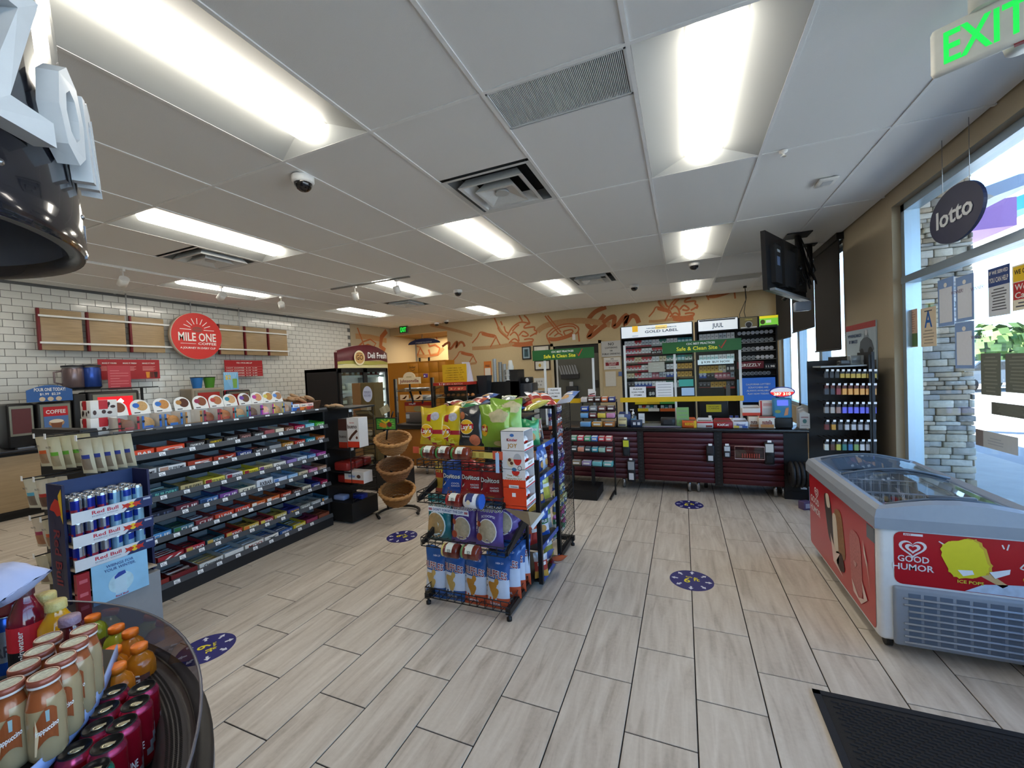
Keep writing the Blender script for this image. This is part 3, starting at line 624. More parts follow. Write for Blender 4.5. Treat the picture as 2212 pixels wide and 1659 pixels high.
M = MB().box(-.003, .003, 0, w, 0, h, mat('7cb6e2', .4)); M.box(-.004, .0045, 0, w, 0, h*.2, RED); M.text('$2', (.005, w*.1, h*.68), Y3, Z3, h*.18, YEL); M.prism([(.003, w*.62, h*.28), (.003, w*.86, h*.28), (.003, w*.9, h*.7), (.003, w*.58, h*.7)], (.003, 0, 0), mat('7fae55'))
for k in range(7): M.poly([(.004, w*.5, h*.2), (.004, w*(k*.14), h), (.004, w*(k*.14+.06), h)], mat('a7d2f2'))
M.build('card', t)
# wood panel band with rails and round sign, hung from the ceiling
t = thing('panel_sign', 'row of six wood panels on two white rails hung by rods', 'sign', (-8.72, 4.9, 2.6))
for y0, y1 in ((2.86, 3.35), (3.40, 3.89), (3.945, 4.45), (5.39, 5.9), (5.93, 6.44), (6.47, 6.96)):
    M = MB().rbox(-.01, .02, y0-4.9+.03, y1-4.9, -.305, .305, WOODP, .003); M.build('wood_panel', t); MB().rbox(-.015, .035, y0-4.9, y0-4.9+.03, -.31, .31, mat('6e161c', .5), .003).build('red_edge', t)
for z_ in (.2, -.2): MB().box(.03, .055, 2.87-4.9, 6.98-4.9, z_-.014, z_+.014, mat('e6e8e8', .4)).build('rail', t)
for y_ in (3.93, 4.92, 5.85): MB().cyl((.01, y_-4.9, .2), (.01, y_-4.9, ZC-2.6), .011, mat('c3c6c8', .3, .6), 8).build('rod', t)
for y_ in (3.65, 4.15, 5.6, 6.15): MB().cyl((.01, y_-4.9, -.43), (.01, y_-4.9, -.3), .005, STEEL, 6).build('hook', t)
t = thing('round_sign', 'round red hanging sign reading MILE ONE COFFEE', 'sign', (-8.6, 4.93, 2.62)); R_ = .445
MB().cyl((-.06, 0, 0), (.03, 0, 0), R_, mat('d8c9b8', .5), 48).build('drum', t); M = MB().cyl((.03, 0, 0), (.036, 0, 0), R_*.99, mat('c8322f', .45, noise=.02), 48)
e = .038; M.text('MILE ONE', (e, 0, -.095), Y3, Z3, .155, WHT, .66, 'C'); M.text('COFFEE', (e, .0, -.165), Y3, Z3, .045, WHT, .33); M.text('A JOURNEY IN EVERY CUP', (e, 0, -.245), Y3, Z3, .035, WHT, .62, 'C')
M.quadp((e, 0, 0), Y3, Z3, -.3, -.04, -.15, -.143, WHT)
for k in range(9):
    an = PI*k/8; r0, r1 = (.11, .3) if k in (0, 8) else (.13, .25); M.stroke([(r0*math.cos(an), r0*math.sin(an)*.85), (r1*math.cos(an), r1*math.sin(an)*.9)], .012, WHT, (e, 0, .12), Y3, Z3)
M.disc((e, 0, .125), Y3*.09, Z3*.052, mat('8c4a44')); M.stroke([(-.08, 0), (0, .01), (.08, 0)], .008, mat('c8322f'), (e+.001, 0, .125), Y3, Z3); M.build('face', t)
for (ya, yb, zb, zt), lab, tx in (((3.51, 4.35, 1.83, 2.165), 'wide red hanging board with three drinks columns', 1), ((5.49, 6.31, 1.83, 2.175), 'smaller red hanging price board of plain lines', 0)):
    t = thing('menu_board', lab, 'sign', (-8.72, ya, zb)); w, h = yb-ya, zt-zb; M = MB().box(-.006, .006, 0, w, 0, h, mat('a5222a', .35)); M.build('board', t); M = MB()
    if tx:
        for k, s_ in enumerate(('MAKE IT YOURS', 'MAKE IT FRESH', 'MAKE IT FAST')): M.text(s_, (.008, w*(.06+.32*k), h*.78), Y3, Z3, .022, WHT, w*.22)
        for k in range(3):
            for j in range(4): M.quadp((.008, 0, 0), Y3, Z3, w*(.04+.33*k), w*(.26+.33*k-.03*(j % 2)), h*(.62-.06*j), h*(.64-.06*j), mat('e8a0a0'))
        for k, c_ in enumerate(('e0922f', '6a2c26', '3a2020')): M.poly([(.008, w*(.76+.07*k), h*.05), (.008, w*(.81+.07*k), h*.05), (.008, w*(.82+.07*k), h*.36), (.008, w*(.75+.07*k), h*.36)], mat(c_))
    else:
        M.text('YES I PICK-ME-UP', (.008, w*.5, h*.8), Y3, Z3, .028, WHT, w*.42, 'C')
        for k in range(4): M.quadp((.008, 0, 0), Y3, Z3, w*.02, w*.98, h*(.6-.16*k), h*(.615-.16*k), mat('d98a8a')); M.text('HOT COFFEE  2.19  2.49', (.008, w*.04, h*(.5-.16*k)), Y3, Z3, .02, WHT, w*.8)
    M.build('print', t)
# ---------------- track lamps ----------------
t = thing('lamp_track', 'long white lamp track running toward the tiled wall', 'lamp track', (-6.9, 4.2, ZC)); MB().box(-.018, .018, -1.9, 1.75, -.02, 0, WHT).build('track', t)
t = thing('lamp_track', 'short lamp track crossing a lit troffer near the middle', 'lamp track', (-4.9, 5.55, ZC)); MB().box(-.85, .85, -.018, .018, -.02, 0, mat('8e8f8c')).build('track', t)
def spot(px, x, y, lab, dr):
    t = thing('track_spot', lab, 'spotlight', (x, y, ZC-.021), group='white track spotlights'); MB().box(-.03, .03, -.015, .015, -.03, 0, WHT).build('adapter', t); MB().cyl((0, 0, -.03), (0, 0, -.13), .008, WHT, 8).build('stem', t)
    d = Vector(dr).normalized(); c = Vector((0, 0, -.16)); MB().cyl(c-d*.05, c+d*.07, .055, WHT, 16).cyl(c+d*.069, c+d*.071, .045, mat('4b4b48'), 16).build('head', t)
spot(265, -6.9, P(265, 585, x=-6.9).y, 'track spotlight nearest the hanging cooler header', (-1, .1, -.7)); spot(478, -6.9, P(478, 620, x=-6.9).y, 'track spotlight in front of the lit troffer over the coffee wall', (-1, 0, -.7)); spot(607, -6.9, P(607, 640, x=-6.9).y, 'track spotlight at the far end of the long track', (-.6, .6, -.7))
spot(766, P(766, 615, y=5.55).x, 5.55, 'left spotlight on the short cross track', (-.3, .5, -.9)); spot(856, P(856, 603, y=5.55).x, 5.55, 'right spotlight on the short cross track', (0, .5, -.9))
# ---------------- gondola ----------------
GFX, GA, GB = -3.72, 1.56, 3.44
SZ = [1.345, 1.155, 1.0, .82, .665, .50, .31, .135]
gon = thing('gondola_shelf', 'long black shelving run full of snack cartons', 'shelving', (-4.1, 2.5, 0))
gx = lambda x: x+4.1; gy = lambda y: y-2.5
MB().box(gx(-4.45), gx(GFX)-.01, gy(GA), gy(GB), 0, .10, mat('1b1b1d', .6)).build('base', gon)
MB().box(gx(-4.14), gx(-4.1), gy(GA), gy(GB), .1, 1.33, BLK).build('back_panel', gon)
for a in (GA-.03, GB): MB().box(gx(-4.42), gx(-3.80), gy(a), gy(a)+.03, 0, 1.31, mat('1c1c1e', .6)).build('end_panel', gon)
MB().box(gx(-4.5), gx(-3.72), gy(GA), gy(GB), 1.30, 1.325, BLK).build('top_board', gon)
RAIL = mat('4b4c4f', .35)
for z in SZ:
    M = MB().box(gx(-4.12), gx(GFX)-.012, gy(GA), gy(GB), z-.036, z-.022, mat('202022', .6)); M.build('shelf', gon)
    M = MB().prism([(gx(GFX)-.012, gy(GA), z-.04), (gx(GFX)-.004, gy(GA), z-.04), (gx(GFX)-.014, gy(GA), z), (gx(GFX)-.02, gy(GA), z)], (0, GB-GA, 0), RAIL); M.build('price_rail', gon)
tm = MB().box(0, .0015, -.021, .021, -.014, .014, TAG).text('4.29', (.002, -.016, -.002), Y3, Z3, .009, INK, .02).quadp((.002, 0, 0), Y3, Z3, -.012, .016, -.011, -.006, mat('77777a')).mesh('price_tag')
tagsy = [[1.65, 1.77, 1.9, 2.03, 2.16, 2.28, 2.42, 2.56, 2.72, 2.86, 3.0, 3.13, 3.3], [1.63, 1.84, 2.05, 2.2, 2.42, 2.67, 2.85, 3.05, 3.22, 3.35], [1.67, 1.83, 2.04, 2.22, 2.38, 2.6, 2.76, 2.93, 3.08, 3.33], [1.83, 1.99, 2.14, 2.28, 2.41, 2.63, 2.8, 2.94, 3.1, 3.25, 3.38], [1.97, 2.13, 2.28, 2.44, 2.6, 2.78, 2.93, 3.1, 3.24, 3.36], [1.75, 1.9, 2.03, 2.2, 2.35, 2.5, 2.68, 2.84, 3.0, 3.15, 3.33], [1.8, 1.93, 2.07, 2.2, 2.35, 2.5, 2.65, 2.82, 2.98, 3.15, 3.3], [1.88, 2.05, 2.2, 2.36, 2.52, 2.68, 2.85, 3.0, 3.15]]
for z, ys in zip(SZ, tagsy):
    for y in ys: share('price_tag', tm, gon, (gx(GFX)-.006, gy(y), z-.02), (0, -.25, random.uniform(-.03, .03)))
def tray(w, d, hf, hb, col, txt=None, tc=WHT, bars='8a8d92', fill=True, win=None, side=None):
    "open shelf carton: front lip, rising sides, back; local front faces -y"
    c = mat(col, .45); sc = side or c; M = MB(); x = w/2-.003; gry = mat('77797a', .8)
    M.box(-x, x, 0, .002, .0, hf, c); M.box(-x, x, d-.002, d, 0, hb, gry); M.box(-x, x, 0, d, 0, .003, gry)
    for s in (-1, 1): M.prism([(s*x, 0, 0), (s*x, d, 0), (s*x, d, hb), (s*x, d*.35, hb*.8), (s*x, .0, hf)], (-s*.002, 0, 0), sc)
    if win: M.quadp((0, -.0008, 0), X3, Z3, -x*.9, -x*.3, hf*.12, hf*.88, mat(win))
    if txt: M.text(txt, (x*.12 if not win else x*.3, -.0016, hf*.3), X3, Z3, hf*.42, tc, x*(1.45 if not win else 1.1), 'C')
    M2 = MB()
    if fill:
        r = random.Random(hash(col) % 1000 if 0 else sum(map(ord, col))); bc = mat(bars, .3, .2)
        for k in range(5):
            y0 = d*.08+k*d*.17; zt = hf*.55+r.uniform(0, .012)+(hb-hf)*.45*k/5; a = r.uniform(-.006, .006)
            M2.rbox(-x*.94, x*.94, y0, y0+d*.15, .004, zt, bc, .004, 1)
            M2.quadp((0, y0+.002, zt+.0006), X3, Y3, -x*.5+a, x*.5+a, 0, d*.1, c)
    return M, M2
CN = {}
def carton(y, z, si, n, w, col, name, txt=None, tc=WHT, bars='8a8d92', hf=.045, fill=True, win=None):
    M, M2 = tray(w, .24, hf, hf*1.35, col, txt, tc, bars, fill, win)
    lab = f'{name} bar carton, {ORD[n]} from the near end, {ORD[si]} shelf down'
    o = M.build('snack_carton', None, (GFX-.025, y, z-.0215), RX); tag(o, lab, 'snack box', 'snack cartons on the long shelving')
    if fill: M2.build('snack_bars', o)
ROWS = {
 1: [(.2, 'd8461e', 'orange', 'G BAR', WHT, 'e8a070'), (.2, 'd8461e', 'long orange', 'G', WHT, 'e8a070'), (.15, '2b2422', 'black', 'LEANMUSCLE', WHT, '9a3040'), (.14, '221f1c', 'black and gold', 'LEANMUSCLE', YEL, 'c2a040'), (.13, '2a2625', 'dark grey', 'LEANMUSCLE', WHT, '8a8d92'), (.12, '4a302c', 'dark brown', 'CHOCO', mat('e0a8a0'), '8a8d92'), (.12, '231f1f', 'plain black', 'LEANMUSCLE', WHT, '8a8d92'), (.11, 'a2555a', 'dusty red', None, WHT, '8a8d92'), (.1, 'd8cdb8', 'cream and brown', None, WHT, '8a6a50'), (.11, '7a4a34', 'brown', 'Crisp', WHT, '8a8d92'), (.13, 'a81d46', 'magenta', 'ONE', WHT, 'b06a80'), (.12, '7fc3d4', 'pale blue', 'one', WHT, '8ac0d0'), (.13, '43a83a', 'bright green', 'ONE', WHT, '6aa060')],
 2: [(.17, 'c9ccce', 'white', 'SUPREME', INK, 'b0a070'), (.2, 'd3d5d6', 'second white', 'SUPREME', INK, '5a6670', None, 'b08a78'), (.2, 'a03a22', 'rust red', '5', WHT, '3a3a40'), (.2, '9c3420', 'long rust red', 'RX', WHT, '50505a'), (.15, '27356e', 'navy', 'MET-RX', WHT, '8a8d92'), (.16, '2c2728', 'black', 'MET-RX', WHT, '9a5040'), (.14, '8d9092', 'empty grey', None, WHT, '8a8d92', 1), (.14, 'a9772e', 'gold', 'ONE', WHT, '8a8d92'), (.14, 'b03426', 'red', 'ONE', WHT, '8a8d92'), (.13, '2f8a9c', 'teal', 'ONE', WHT, '8a8d92'), (.13, 'b8642c', 'orange brown', 'ONE', WHT, '8a8d92')],
 3: [(.2, '1f4a5c', 'dark teal', 'BUILDERS', mat('6fc0b0'), 'c8e6dc'), (.17, 'b8a878', 'tan', 'BUILDERS', INK, '6a5a20'), (.17, 'd8cc5c', 'yellow', 'FITCRUNCH', INK, 'c8b430', None, '8c2030'), (.15, 'd6d6da', 'white', 'FITCRUNCH', INK, '9a8aa0', None, '8c2030'), (.14, 'e0cf38', 'bright yellow', 'FITCRUNCH', INK, 'a09a60', None, '8c2030'), (.14, 'd8cc9c', 'cream', 'FITCRUNCH', INK, 'b09a70', None, '6a3a7c'), (.14, 'd9d8d2', 'off-white', 'Quest', INK, 'b0a890'), (.12, '8a78b4', 'lilac', None, WHT, '6a70a0'), (.12, 'c8d4e4', 'pale', 'Quest', INK, '4a62a0'), (.11, '6a94c8', 'light blue', 'Quest', WHT, '4a62a0'), (.13, 'b0489a', 'pink purple', 'Quest', WHT, '8a6aa0')],
 4: [(.22, '141a2c', 'very dark blue', 'CLIF', mat('4a5570'), '2a3040'), (.17, '6a2a38', 'maroon', 'CLIF', WHT, '4a6a8a'), (.15, '3f6aa0', 'blue', 'CLIF', WHT, '5a7aa0', None, '20406a'), (.16, '7a4a94', 'purple', 'CLIF', WHT, '2a4a60'), (.16, 'd8d4c0', 'cream', 'CLIF', INK, '3a6a6a'), (.17, 'd0d6de', 'tall white', 'RXBAR', INK, 'a84a34'), (.15, 'c2d2e8', 'ice white', None, WHT, '7aa0c8', None, '5a82c0'), (.12, '8cb8e0', 'sky blue', 'Quest', WHT, '8aa0b8'), (.12, 'c8bca0', 'beige', 'Quest', INK, '8a8d92'), (.12, 'c878a0', 'pink', 'Quest', WHT, '8a4a6a'), (.12, 'b08a70', 'tan brown', 'Quest', WHT, 'a04a2a')],
 5: [(.12, '3f8a4a', 'green', None, WHT, '5a90b0'), (.16, '4a8cc4', 'light blue', 'CLIF', WHT, '3a5a70'), (.16, '3f6a7c', 'blue green', 'CLIF', WHT, '2f5a40', None, '2a6a3a'), (.15, '7c3038', 'dark red', 'CLIF', WHT, 'd8d8d8'), (.17, 'c2462f', 'red', 'LUNA', WHT, '5a7a9a'), (.15, 'c04030', 'long red', 'LUNA', WHT, '2a8aa0'), (.15, 'c8602c', 'orange', 'Larabar', WHT, '5a8aa8', None, 'e0ded6'), (.15, 'cc6a34', 'second orange', 'Larabar', WHT, '6a6a70', None, 'e0ded6'), (.13, 'a8402c', 'brick red', 'THINK', WHT, '4a2a24'), (.12, '4a2c28', 'dark brown', 'think', WHT, '3a2420'), (.12, 'c8c2b0', 'cream', 'think', INK, '9ab0c0'), (.12, '2c3a7c', 'navy', 'think', WHT, '20306a'), (.1, 'a82050', 'magenta', 'think', WHT, '8a90a0')],
 6: [(.14, '6a5a40', 'brown', None, WHT, '5a5048'), (.18, '9c2430', 'crimson', '//', WHT, 'b0b4b8'), (.15, 'a82838', 'dark red', 'KIND', WHT, '2a1c20', None, 'c0a050'), (.15, '2f5a68', 'teal', 'KIND', WHT, '3a2c38', None, 'c0a050'), (.15, 'b03428', 'red', 'KIND', WHT, '3a3030', None, 'c0a050'), (.15, 'c8a84a', 'mustard', 'KIND', WHT, '4a4020', None, 'd07030'), (.14, 'a03440', 'wine red', 'KIND', WHT, '4a3028', None, 'd0c050'), (.14, 'b0a050', 'khaki', 'NATURE', WHT, '6a6030'), (.14, '2a2f7a', 'deep blue', 'CRUNCH', YEL, '20286a'), (.13, '8a8f8c', 'grey', 'KIND', WHT, '8a8d92'), (.13, 'a0a4a4', 'pale grey', 'KIND', WHT, '5a6066'), (.1, '3a6a8a', 'steel blue', 'KIND', WHT, '30404c', None, 'd0903a')],
 7: [(.2, '8a2a24', 'rusty', None, WHT, '6a6468'), (.18, '701c22', 'dark maroon', None, WHT, 'c8b8b0'), (.18, 'd0d2ce', 'white', 'Oatmega', INK, 'c8a860'), (.16, 'dadbd8', 'plain white', None, WHT, '9ab8d0'), (.17, 'd8d6d0', 'white spotted', 'MOO', mat('8a3a2c'), 'b8c8d8'), (.14, 'e0ded8', 'white and black', 'X', INK, '2f5aa0'), (.14, '27508c', 'blue', 'PERFECT', WHT, 'd0d8e0'), (.14, 'c8b42c', 'yellow', 'PERFECT', WHT, 'b0b8c0'), (.14, '8c3450', 'berry red', None, WHT, '7a3050'), (.14, '8a4a34', 'copper', None, WHT, '9a5a48')]}
y0s = {1: 1.6, 2: 1.64, 3: 1.74, 4: 1.68, 5: 1.6, 6: 1.62, 7: 1.62}
for si, row in ROWS.items():
    tot = sum(r[0] for r in row); y = y0s[si]; k = (3.41-y)/tot
    for n, r in enumerate(row):
        w = r[0]*k; carton(y+w/2, SZ[si], si, n, w-.006, r[1], r[2], r[3], r[4], r[5], hf=.085 if si == 4 and n == 5 else .054, fill=len(r) < 7 or r[6] is None, win=r[7] if len(r) > 7 else None); y += w
# cookie cartons on the top shelf: open box with a rounded header
COOK = [(1.66, 'b02a35', 'red', '7c4a34', 1), (1.80, '2a62b4', 'blue', 'c49a64', 1), (1.945, '3a72b8', 'lighter blue', 'c88a4c', 1), (2.09, 'b07a3c', 'brown and white, empty', '5a3528', 0), (2.23, '9c2f4c', 'raspberry', '8a4f34', 1), (2.36, 'b8443a', 'coral red', 'b4744a', 1), (2.485, '2f8c9c', 'teal', 'd0a070', 1), (2.62, '6b3f94', 'purple', '6a4a38', 1), (2.745, 'b83c94', 'pink', 'd8946a', 1), (2.86, 'd6c25a', 'cream yellow', 'c08a48', 1), (2.965, '5a8cd0', 'pale blue', 'a87c58', 1)]
for n, (y, c_, nm, ck, full_) in enumerate(COOK):
    w = .115 if n < 9 else .1; d, h = .14, .105; m = mat(c_, .45); ib = mat('cfcac2', .8); M = MB(); x = w/2
    M.box(-x, x, 0, .002, 0, .02, m).box(-x, x, d-.002, d, 0, h, ib).box(-x, x, 0, d, 0, .002, ib)
    for s in (-1, 1): M.prism([(s*x, 0, 0), (s*x, d, 0), (s*x, d, h), (s*x, 0, h*.92)], (-s*.002, 0, 0), ib); M.box(s*x-.012 if s > 0 else -x, x if s > 0 else -x+.012, -.001, .003, 0, h*.92, m)
    M.box(-x, x, 0, .003, 0, .018, m)
    for s in (-1, 1): M.disc((s*(x-.008), -.002, h*.6), X3*.008, Z3*.008, INK, 12)
    o = M.build('cookie_carton', None, (GFX-.03, y, SZ[0]-.0215), RX); o.scale = (1.08, 1.1, 1.2); tag(o, f'{nm} cookie carton, {ORD[n]} open one on the top shelf', 'snack box', 'open cookie cartons on the top shelf')
    H = MB(); ux = Vector((1, 0, 0)); uz = Vector((0, .35, .94)); p0 = Vector((0, d-.02, h)); pts = [(-x*.98, 0), (x*.98, 0), (x*.98, .05)]+[(x*.98*math.cos(a*PI/10), .05+.05*math.sin(a*PI/10)) for a in range(1, 10)]+[(-x*.98, .05)]
    H.prism([p0+ux*a+uz*b for a, b in pts], (0, .002, 0), mat('e8e4dc', .5)); q = p0+Vector((0, -.0012, 0)); H.disc(q+ux*.012+uz*.055, ux*.034, uz*.033, mat(ck, .8, noise=.25, scale=90), 18); H.disc(q+ux*(-.022)+uz*.06+Vector((0, -.0006, 0)), ux*.02, uz*.017, m, 14); H.quadp(q+Vector((0, -.0005, 0)), ux, uz, -x*.7, -x*.1, .008, .014, INK)
    H.build('header_card', o)
    if full_:
        C = MB(); r = random.Random(n)
        for k in range(3):
            cc = Vector((r.uniform(-.012, .012), .03+k*.035, .045+.004*k)); C.lathe([(0, -.006), (.036, -.005), (.038, 0), (.036, .006), (0, .007)], mat(ck, .6, noise=.3, scale=90), n=14); C.move(Matrix.Translation(cc) @ Matrix.Rotation(1.2+r.uniform(-.2, .2), 4, 'X'), len(C.v)-70)
            C.quadp(cc+Vector((0, -.012, 0)), X3, Z3, -.025, .025, -.035, -.012, m); C.poly([cc+Vector((a, -.014, b)) for a, b in ((-.04, -.04), (.0, -.045), (.04, -.038), (.042, .03), (-.038, .034))], glassy('ffffff', .3, .1))
        C.build('wrapped_cookies', o)
def cow(y, z, lab, rot=0):
    M = MB().rbox(-.075, .075, 0, .14, 0, .125, mat('dedad4', .5), .003, 1); r = random.Random(5)
    for f_, (o_, u_) in enumerate((((0, -.001, 0), X3), ((-.076, .07, 0), -Y3))):
        for k in range(6): M.disc(Vector(o_)+u_*r.uniform(-.055, .055)+Z3*r.uniform(.02, .105), u_*r.uniform(.008, .016), Z3*r.uniform(.01, .018), mat('3f2a26'), 12)
        M.quadp(Vector(o_)+Vector((0, -.001, 0)) if f_ == 0 else Vector(o_)-X3*.001, u_, Z3, -.03, .02, .06, .125, RED)
    o = M.build('cookie_case', None, (GFX-.16, y, z), RX+rot); tag(o, lab, 'snack box')
cow(1.575, SZ[0]-.0215, 'lower white cookie case with brown spots at the near end'); cow(1.58, SZ[0]-.0215+.126, 'upper white spotted cookie case stacked at the near end')
for n, (y, h, c_, s_, nm) in enumerate(((3.06, .09, '2f62b0', 'e8e8e8', 'blue and white'), (3.15, .09, 'd8742c', 'e8d8c8', 'orange and white'), (3.235, .09, 'b8342c', 'e8c8c0', 'red and white'))):
    M = MB().rbox(-.042, .042, 0, .12, 0, h, mat(c_, .45), .002, 1).box(-.042, .042, -.001, .001, h*.62, h, mat(s_)); M.text('Quest', (0, -.002, h*.7), X3, Z3, .016, INK, .05, 'C'); M.disc((.02, -.002, h*.3), X3*.016, Z3*.02, mat('7a4a30', .8, noise=.3, scale=90), 14)
    tag(M.build('cookie_box', None, (GFX-.03, y, SZ[0]-.0215), RX), f'small {nm} cookie box near the far end of the top shelf', 'snack box')
# pastry basket at the far end
t = thing('pastry_basket', 'brown wicker basket of wrapped pastries at the end of the shelving', 'basket', (-3.98, 3.3, 1.326))
M = MB(); WK = mat('5a3a22', .7, noise=.25, scale=60)
for k in range(9): z = .006+k*.011; q = .14+.002*k; M.tube([(-q, -q*.9, z), (q, -q*.9, z), (q, q*.9, z), (-q, q*.9, z)], .006, WK, 5, True)
M.box(-.13, .13, -.12, .12, 0, .006, WK); M.build('wicker', t)
PB = mat('b08a62', .45, noise=.2, scale=25); 
for n in range(14):
    r = random.Random(n*3+1); M = MB(); w, d = .045, .028; 
    prof = [(math.cos(a*PI/5)*w, math.sin(a*PI/5)*d) for a in range(10)]
    M.lathe([(0, -.065), (.018, -.055), (.028, -.03), (.03, 0), (.028, .03), (.018, .055), (0, .065)], PB, n=10, sy=.6); M.poly([(-.03, 0, .05), (.03, 0, .05), (.036, 0, .078), (-.036, 0, .078)], glassy('fff4e6', .5, .15))
    ob = M.build('wrapped_pastry', None, Vector((-4.08+.065*(n % 5)+.01*(n//5), 3.2+.055*(n//5)+.03*(n % 2), 1.44+.02*(n//5))) if n < 11 else Vector((-3.78+.03*(n-11), 3.5+.05*(n-11), 1.35))); ob.rotation_euler = (r.uniform(1.0, 1.6), r.uniform(-.4, .4), r.uniform(-.6, .6))
    tag(ob, (f'wrapped brown pastry, {ORD[n % 5]} along the {["front", "middle", "back"][n//5]} row of the wicker basket' if n < 11 else f'{ORD[n-11]} wrapped brown pastry leaning over the end of the shelving'), 'pastry', 'wrapped pastries by the basket' if n < 11 else 'wrapped pastries past the basket')
# ---------------- energy drink display ----------------
RB = Vector((-3.20, 1.12, 0)); RBW = .345
t = thing('drink_display', 'dark blue cardboard display stand of energy drink cans', 'display stand', RB); NV = mat('1f3563', .5); NVD = mat('181c44', .5)
MB().box(-.24, .02, .012, RBW+.05, 0, .46, mat('8d8f92', .6)).build('base_box', t)
M = MB().box(-.2, -.03, -.012, 0, .44, 1.12, NVD); M.poly([(-.2, -.013, .95), (-.03, -.013, .9), (-.03, -.013, 1.12), (-.12, -.013, 1.11)], NVD)
M.poly([(-.035, -.0135, .9), (-.035, -.0135, 1.1), (-.075, -.0135, 1.06), (-.06, -.0135, .95)], mat('e4bc25')); M.poly([(-.05, -.014, .95), (-.07, -.014, 1.03), (-.11, -.014, 1.04), (-.16, -.014, 1.0), (-.18, -.014, .97), (-.13, -.014, .965), (-.1, -.014, .94)], mat('c2281d'))
M.build('side_panel', t); M = MB().text('Red Bull', (-.15, -.0142, .86), -Z3, X3, .07, mat('7c1f34'), .32, ) ; M.v = [(x-.0, y, z) for x, y, z in M.v]; M.build('side_lettering', t)
MB().box(-.212, -.2, -.012, RBW+.05, .44, 1.12, NV).build('back_panel', t); MB().box(-.2, -.03, RBW+.038, RBW+.05, .44, 1.12, NVD).build('side_panel', t)
tiers = [.91, .775, .64, .505]
for k, z in enumerate(tiers):
    MB().box(-.2, .02, .0, RBW+.036, z-.012, z-.003, mat('b5a692', .7)).build('shelf_tray', t)
    if k == 3: continue
    M = MB(); M.box(.022, .026, -.0, RBW+.03, z-.014, z+.05, mat('d7dbe0', .45)); M.poly([(.0265, RBW*.66, z-.014), (.0265, RBW+.03, z-.014), (.0265, RBW+.03, z+.05), (.0265, RBW*.86, z+.05)], mat('22305f')); 
    e = .0272; M.text('Red Bull', (e, .085, z+.018), Y3, Z3, .02, mat('c0243a'), .12); M.text('ENERGY DRINK', (e, .085, z+.003), Y3, Z3, .007, mat('8a90a0'), .12)
    M.disc((e, RBW*.78, z+.02), Y3*.018, Z3*.018, mat('e9c02a'), 16)
    for s in (-1, 1): M.poly([(e+.0006, RBW*.78+s*a, z+b) for a, b in ((.002, .022), (.018, .034), (.034, .03), (.048, .036), (.04, .018), (.05, .006), (.03, .012), (.02, .002), (.012, .014))], mat('c3301f'))
    M.quadp((e+.0008, 0, 0), Y3, Z3, RBW*.95, RBW+.02, z+.03, z+.042, mat('aab4cc')); M.build('header_strip', t)
def canmesh(light):
    r, h = .0265, .132; al = mat('c2c6ca', .22, .9, noise=.02)
    if light: a, b, c = mat('86b4d2', .25, .4), mat('1f3fa4', .25, .4), mat('34507c', .3, .4)
    else: a, b, c = mat('20309c', .22, .5), mat('1a2a94', .22, .5), mat('a9aeb8', .22, .8)
    prof = [(0, .002), (.02, 0), (.0225, .004), (r, .014)]+[(r, .014+k*.013) for k in range(1, 9)]+[(r*.97, .124), (.0225, .130), (.0232, .132), (.021, .1325), (.02, .129), (0, .129)]
    def cf(i, k):
        if i < 3 or i >= 11: return al
        q = (k//4) % 2
        if light: return b if (q and i > 7) else c if (not q and i in (3, 4)) else a
        z = i-3; return mat('9a2c40', .3, .4) if (z in (3,) and k % 4 < 3) else (a if (q ^ (z >= 4)) else c if z < 3 or q else a)
    M = MB().lathe(prof, al, n=16, colf=cf); M.box(-.004, .012, -.006, .006, .1295, .131, mat('8a8e94', .3, .8)); return M.mesh('energy_can')
cl, cd = canmesh(True), canmesh(False)
for k, z in enumerate(tiers):
    for dpt in range(4 if k == 0 else 2 if k < 3 else 1):
        for i in range(6):
            if k == 3 and i < 4: continue
            me = cl if i >= 3 else cd; o = bpy.data.objects.new('energy_can', me); COL.objects.link(o); o.location = RB+Vector((-.006-.054*dpt+.0*i, .032+.0565*i, z-.0025)); o.rotation_euler[2] = random.uniform(0, 6)
            tier = ['top', 'second', 'third', 'lowest'][k]; nm = 'light blue' if i >= 3 else 'dark blue and silver'
            lab = f'{nm} energy can, {ORD[i]} from the left in front on the {tier} tier' if dpt == 0 else f'{nm} energy can, {ORD[dpt]} row back, {ORD[i]} from the left, {tier} tier'
            tag(o, lab, 'drink can', 'energy drink cans in the blue display' if dpt == 0 else f'{nm} cans behind the front row, {tier} tier')
o = RB+Vector((.034, .06, .40)); t = thing('winter_poster', 'icy blue WIIINGS FOR YOUR WINTER poster on the can display', 'poster', o, 0); M = MB()
M.box(0, .003, 0, .265, 0, .23, mat('8fc4e6', .4, noise=.18, scale=9)); M.build('sheet', t); M = MB(); NB = mat('33508c'); M.text('WIIINGS FOR', (.004, .13, .196), Y3, Z3, .016, NB, .13, 'C'); M.text('YOUR WINTER.', (.004, .13, .172), Y3, Z3, .016, NB, .15, 'C')
M.poly([(.004, .1, .02), (.004, .155, .02), (.004, .155, .12), (.004, .1, .12)], mat('b9d8ea')); M.poly([(.0045, .1, .115), (.0045, .155, .13), (.0045, .15, .15), (.0045, .12, .148), (.0045, .1, .13)], mat('2c46a0')); M.text('Red Bull', (.0045, .13, .006), Y3, Z3, .01, RED, .06, 'C'); M.disc((.0036, .13, .085), Y3*.06, Z3*.06, mat('b4d8ee', noise=.3, scale=30)); M.build('print', t)
o = RB+Vector((.03, .0, .3)); t = thing('red_carton', 'glossy red printed carton left of the winter poster', 'carton', o); MB().box(-.03, 0, 0, .055, 0, .31, mat('9c1f2a', .3)).build('carton', t); M = MB()
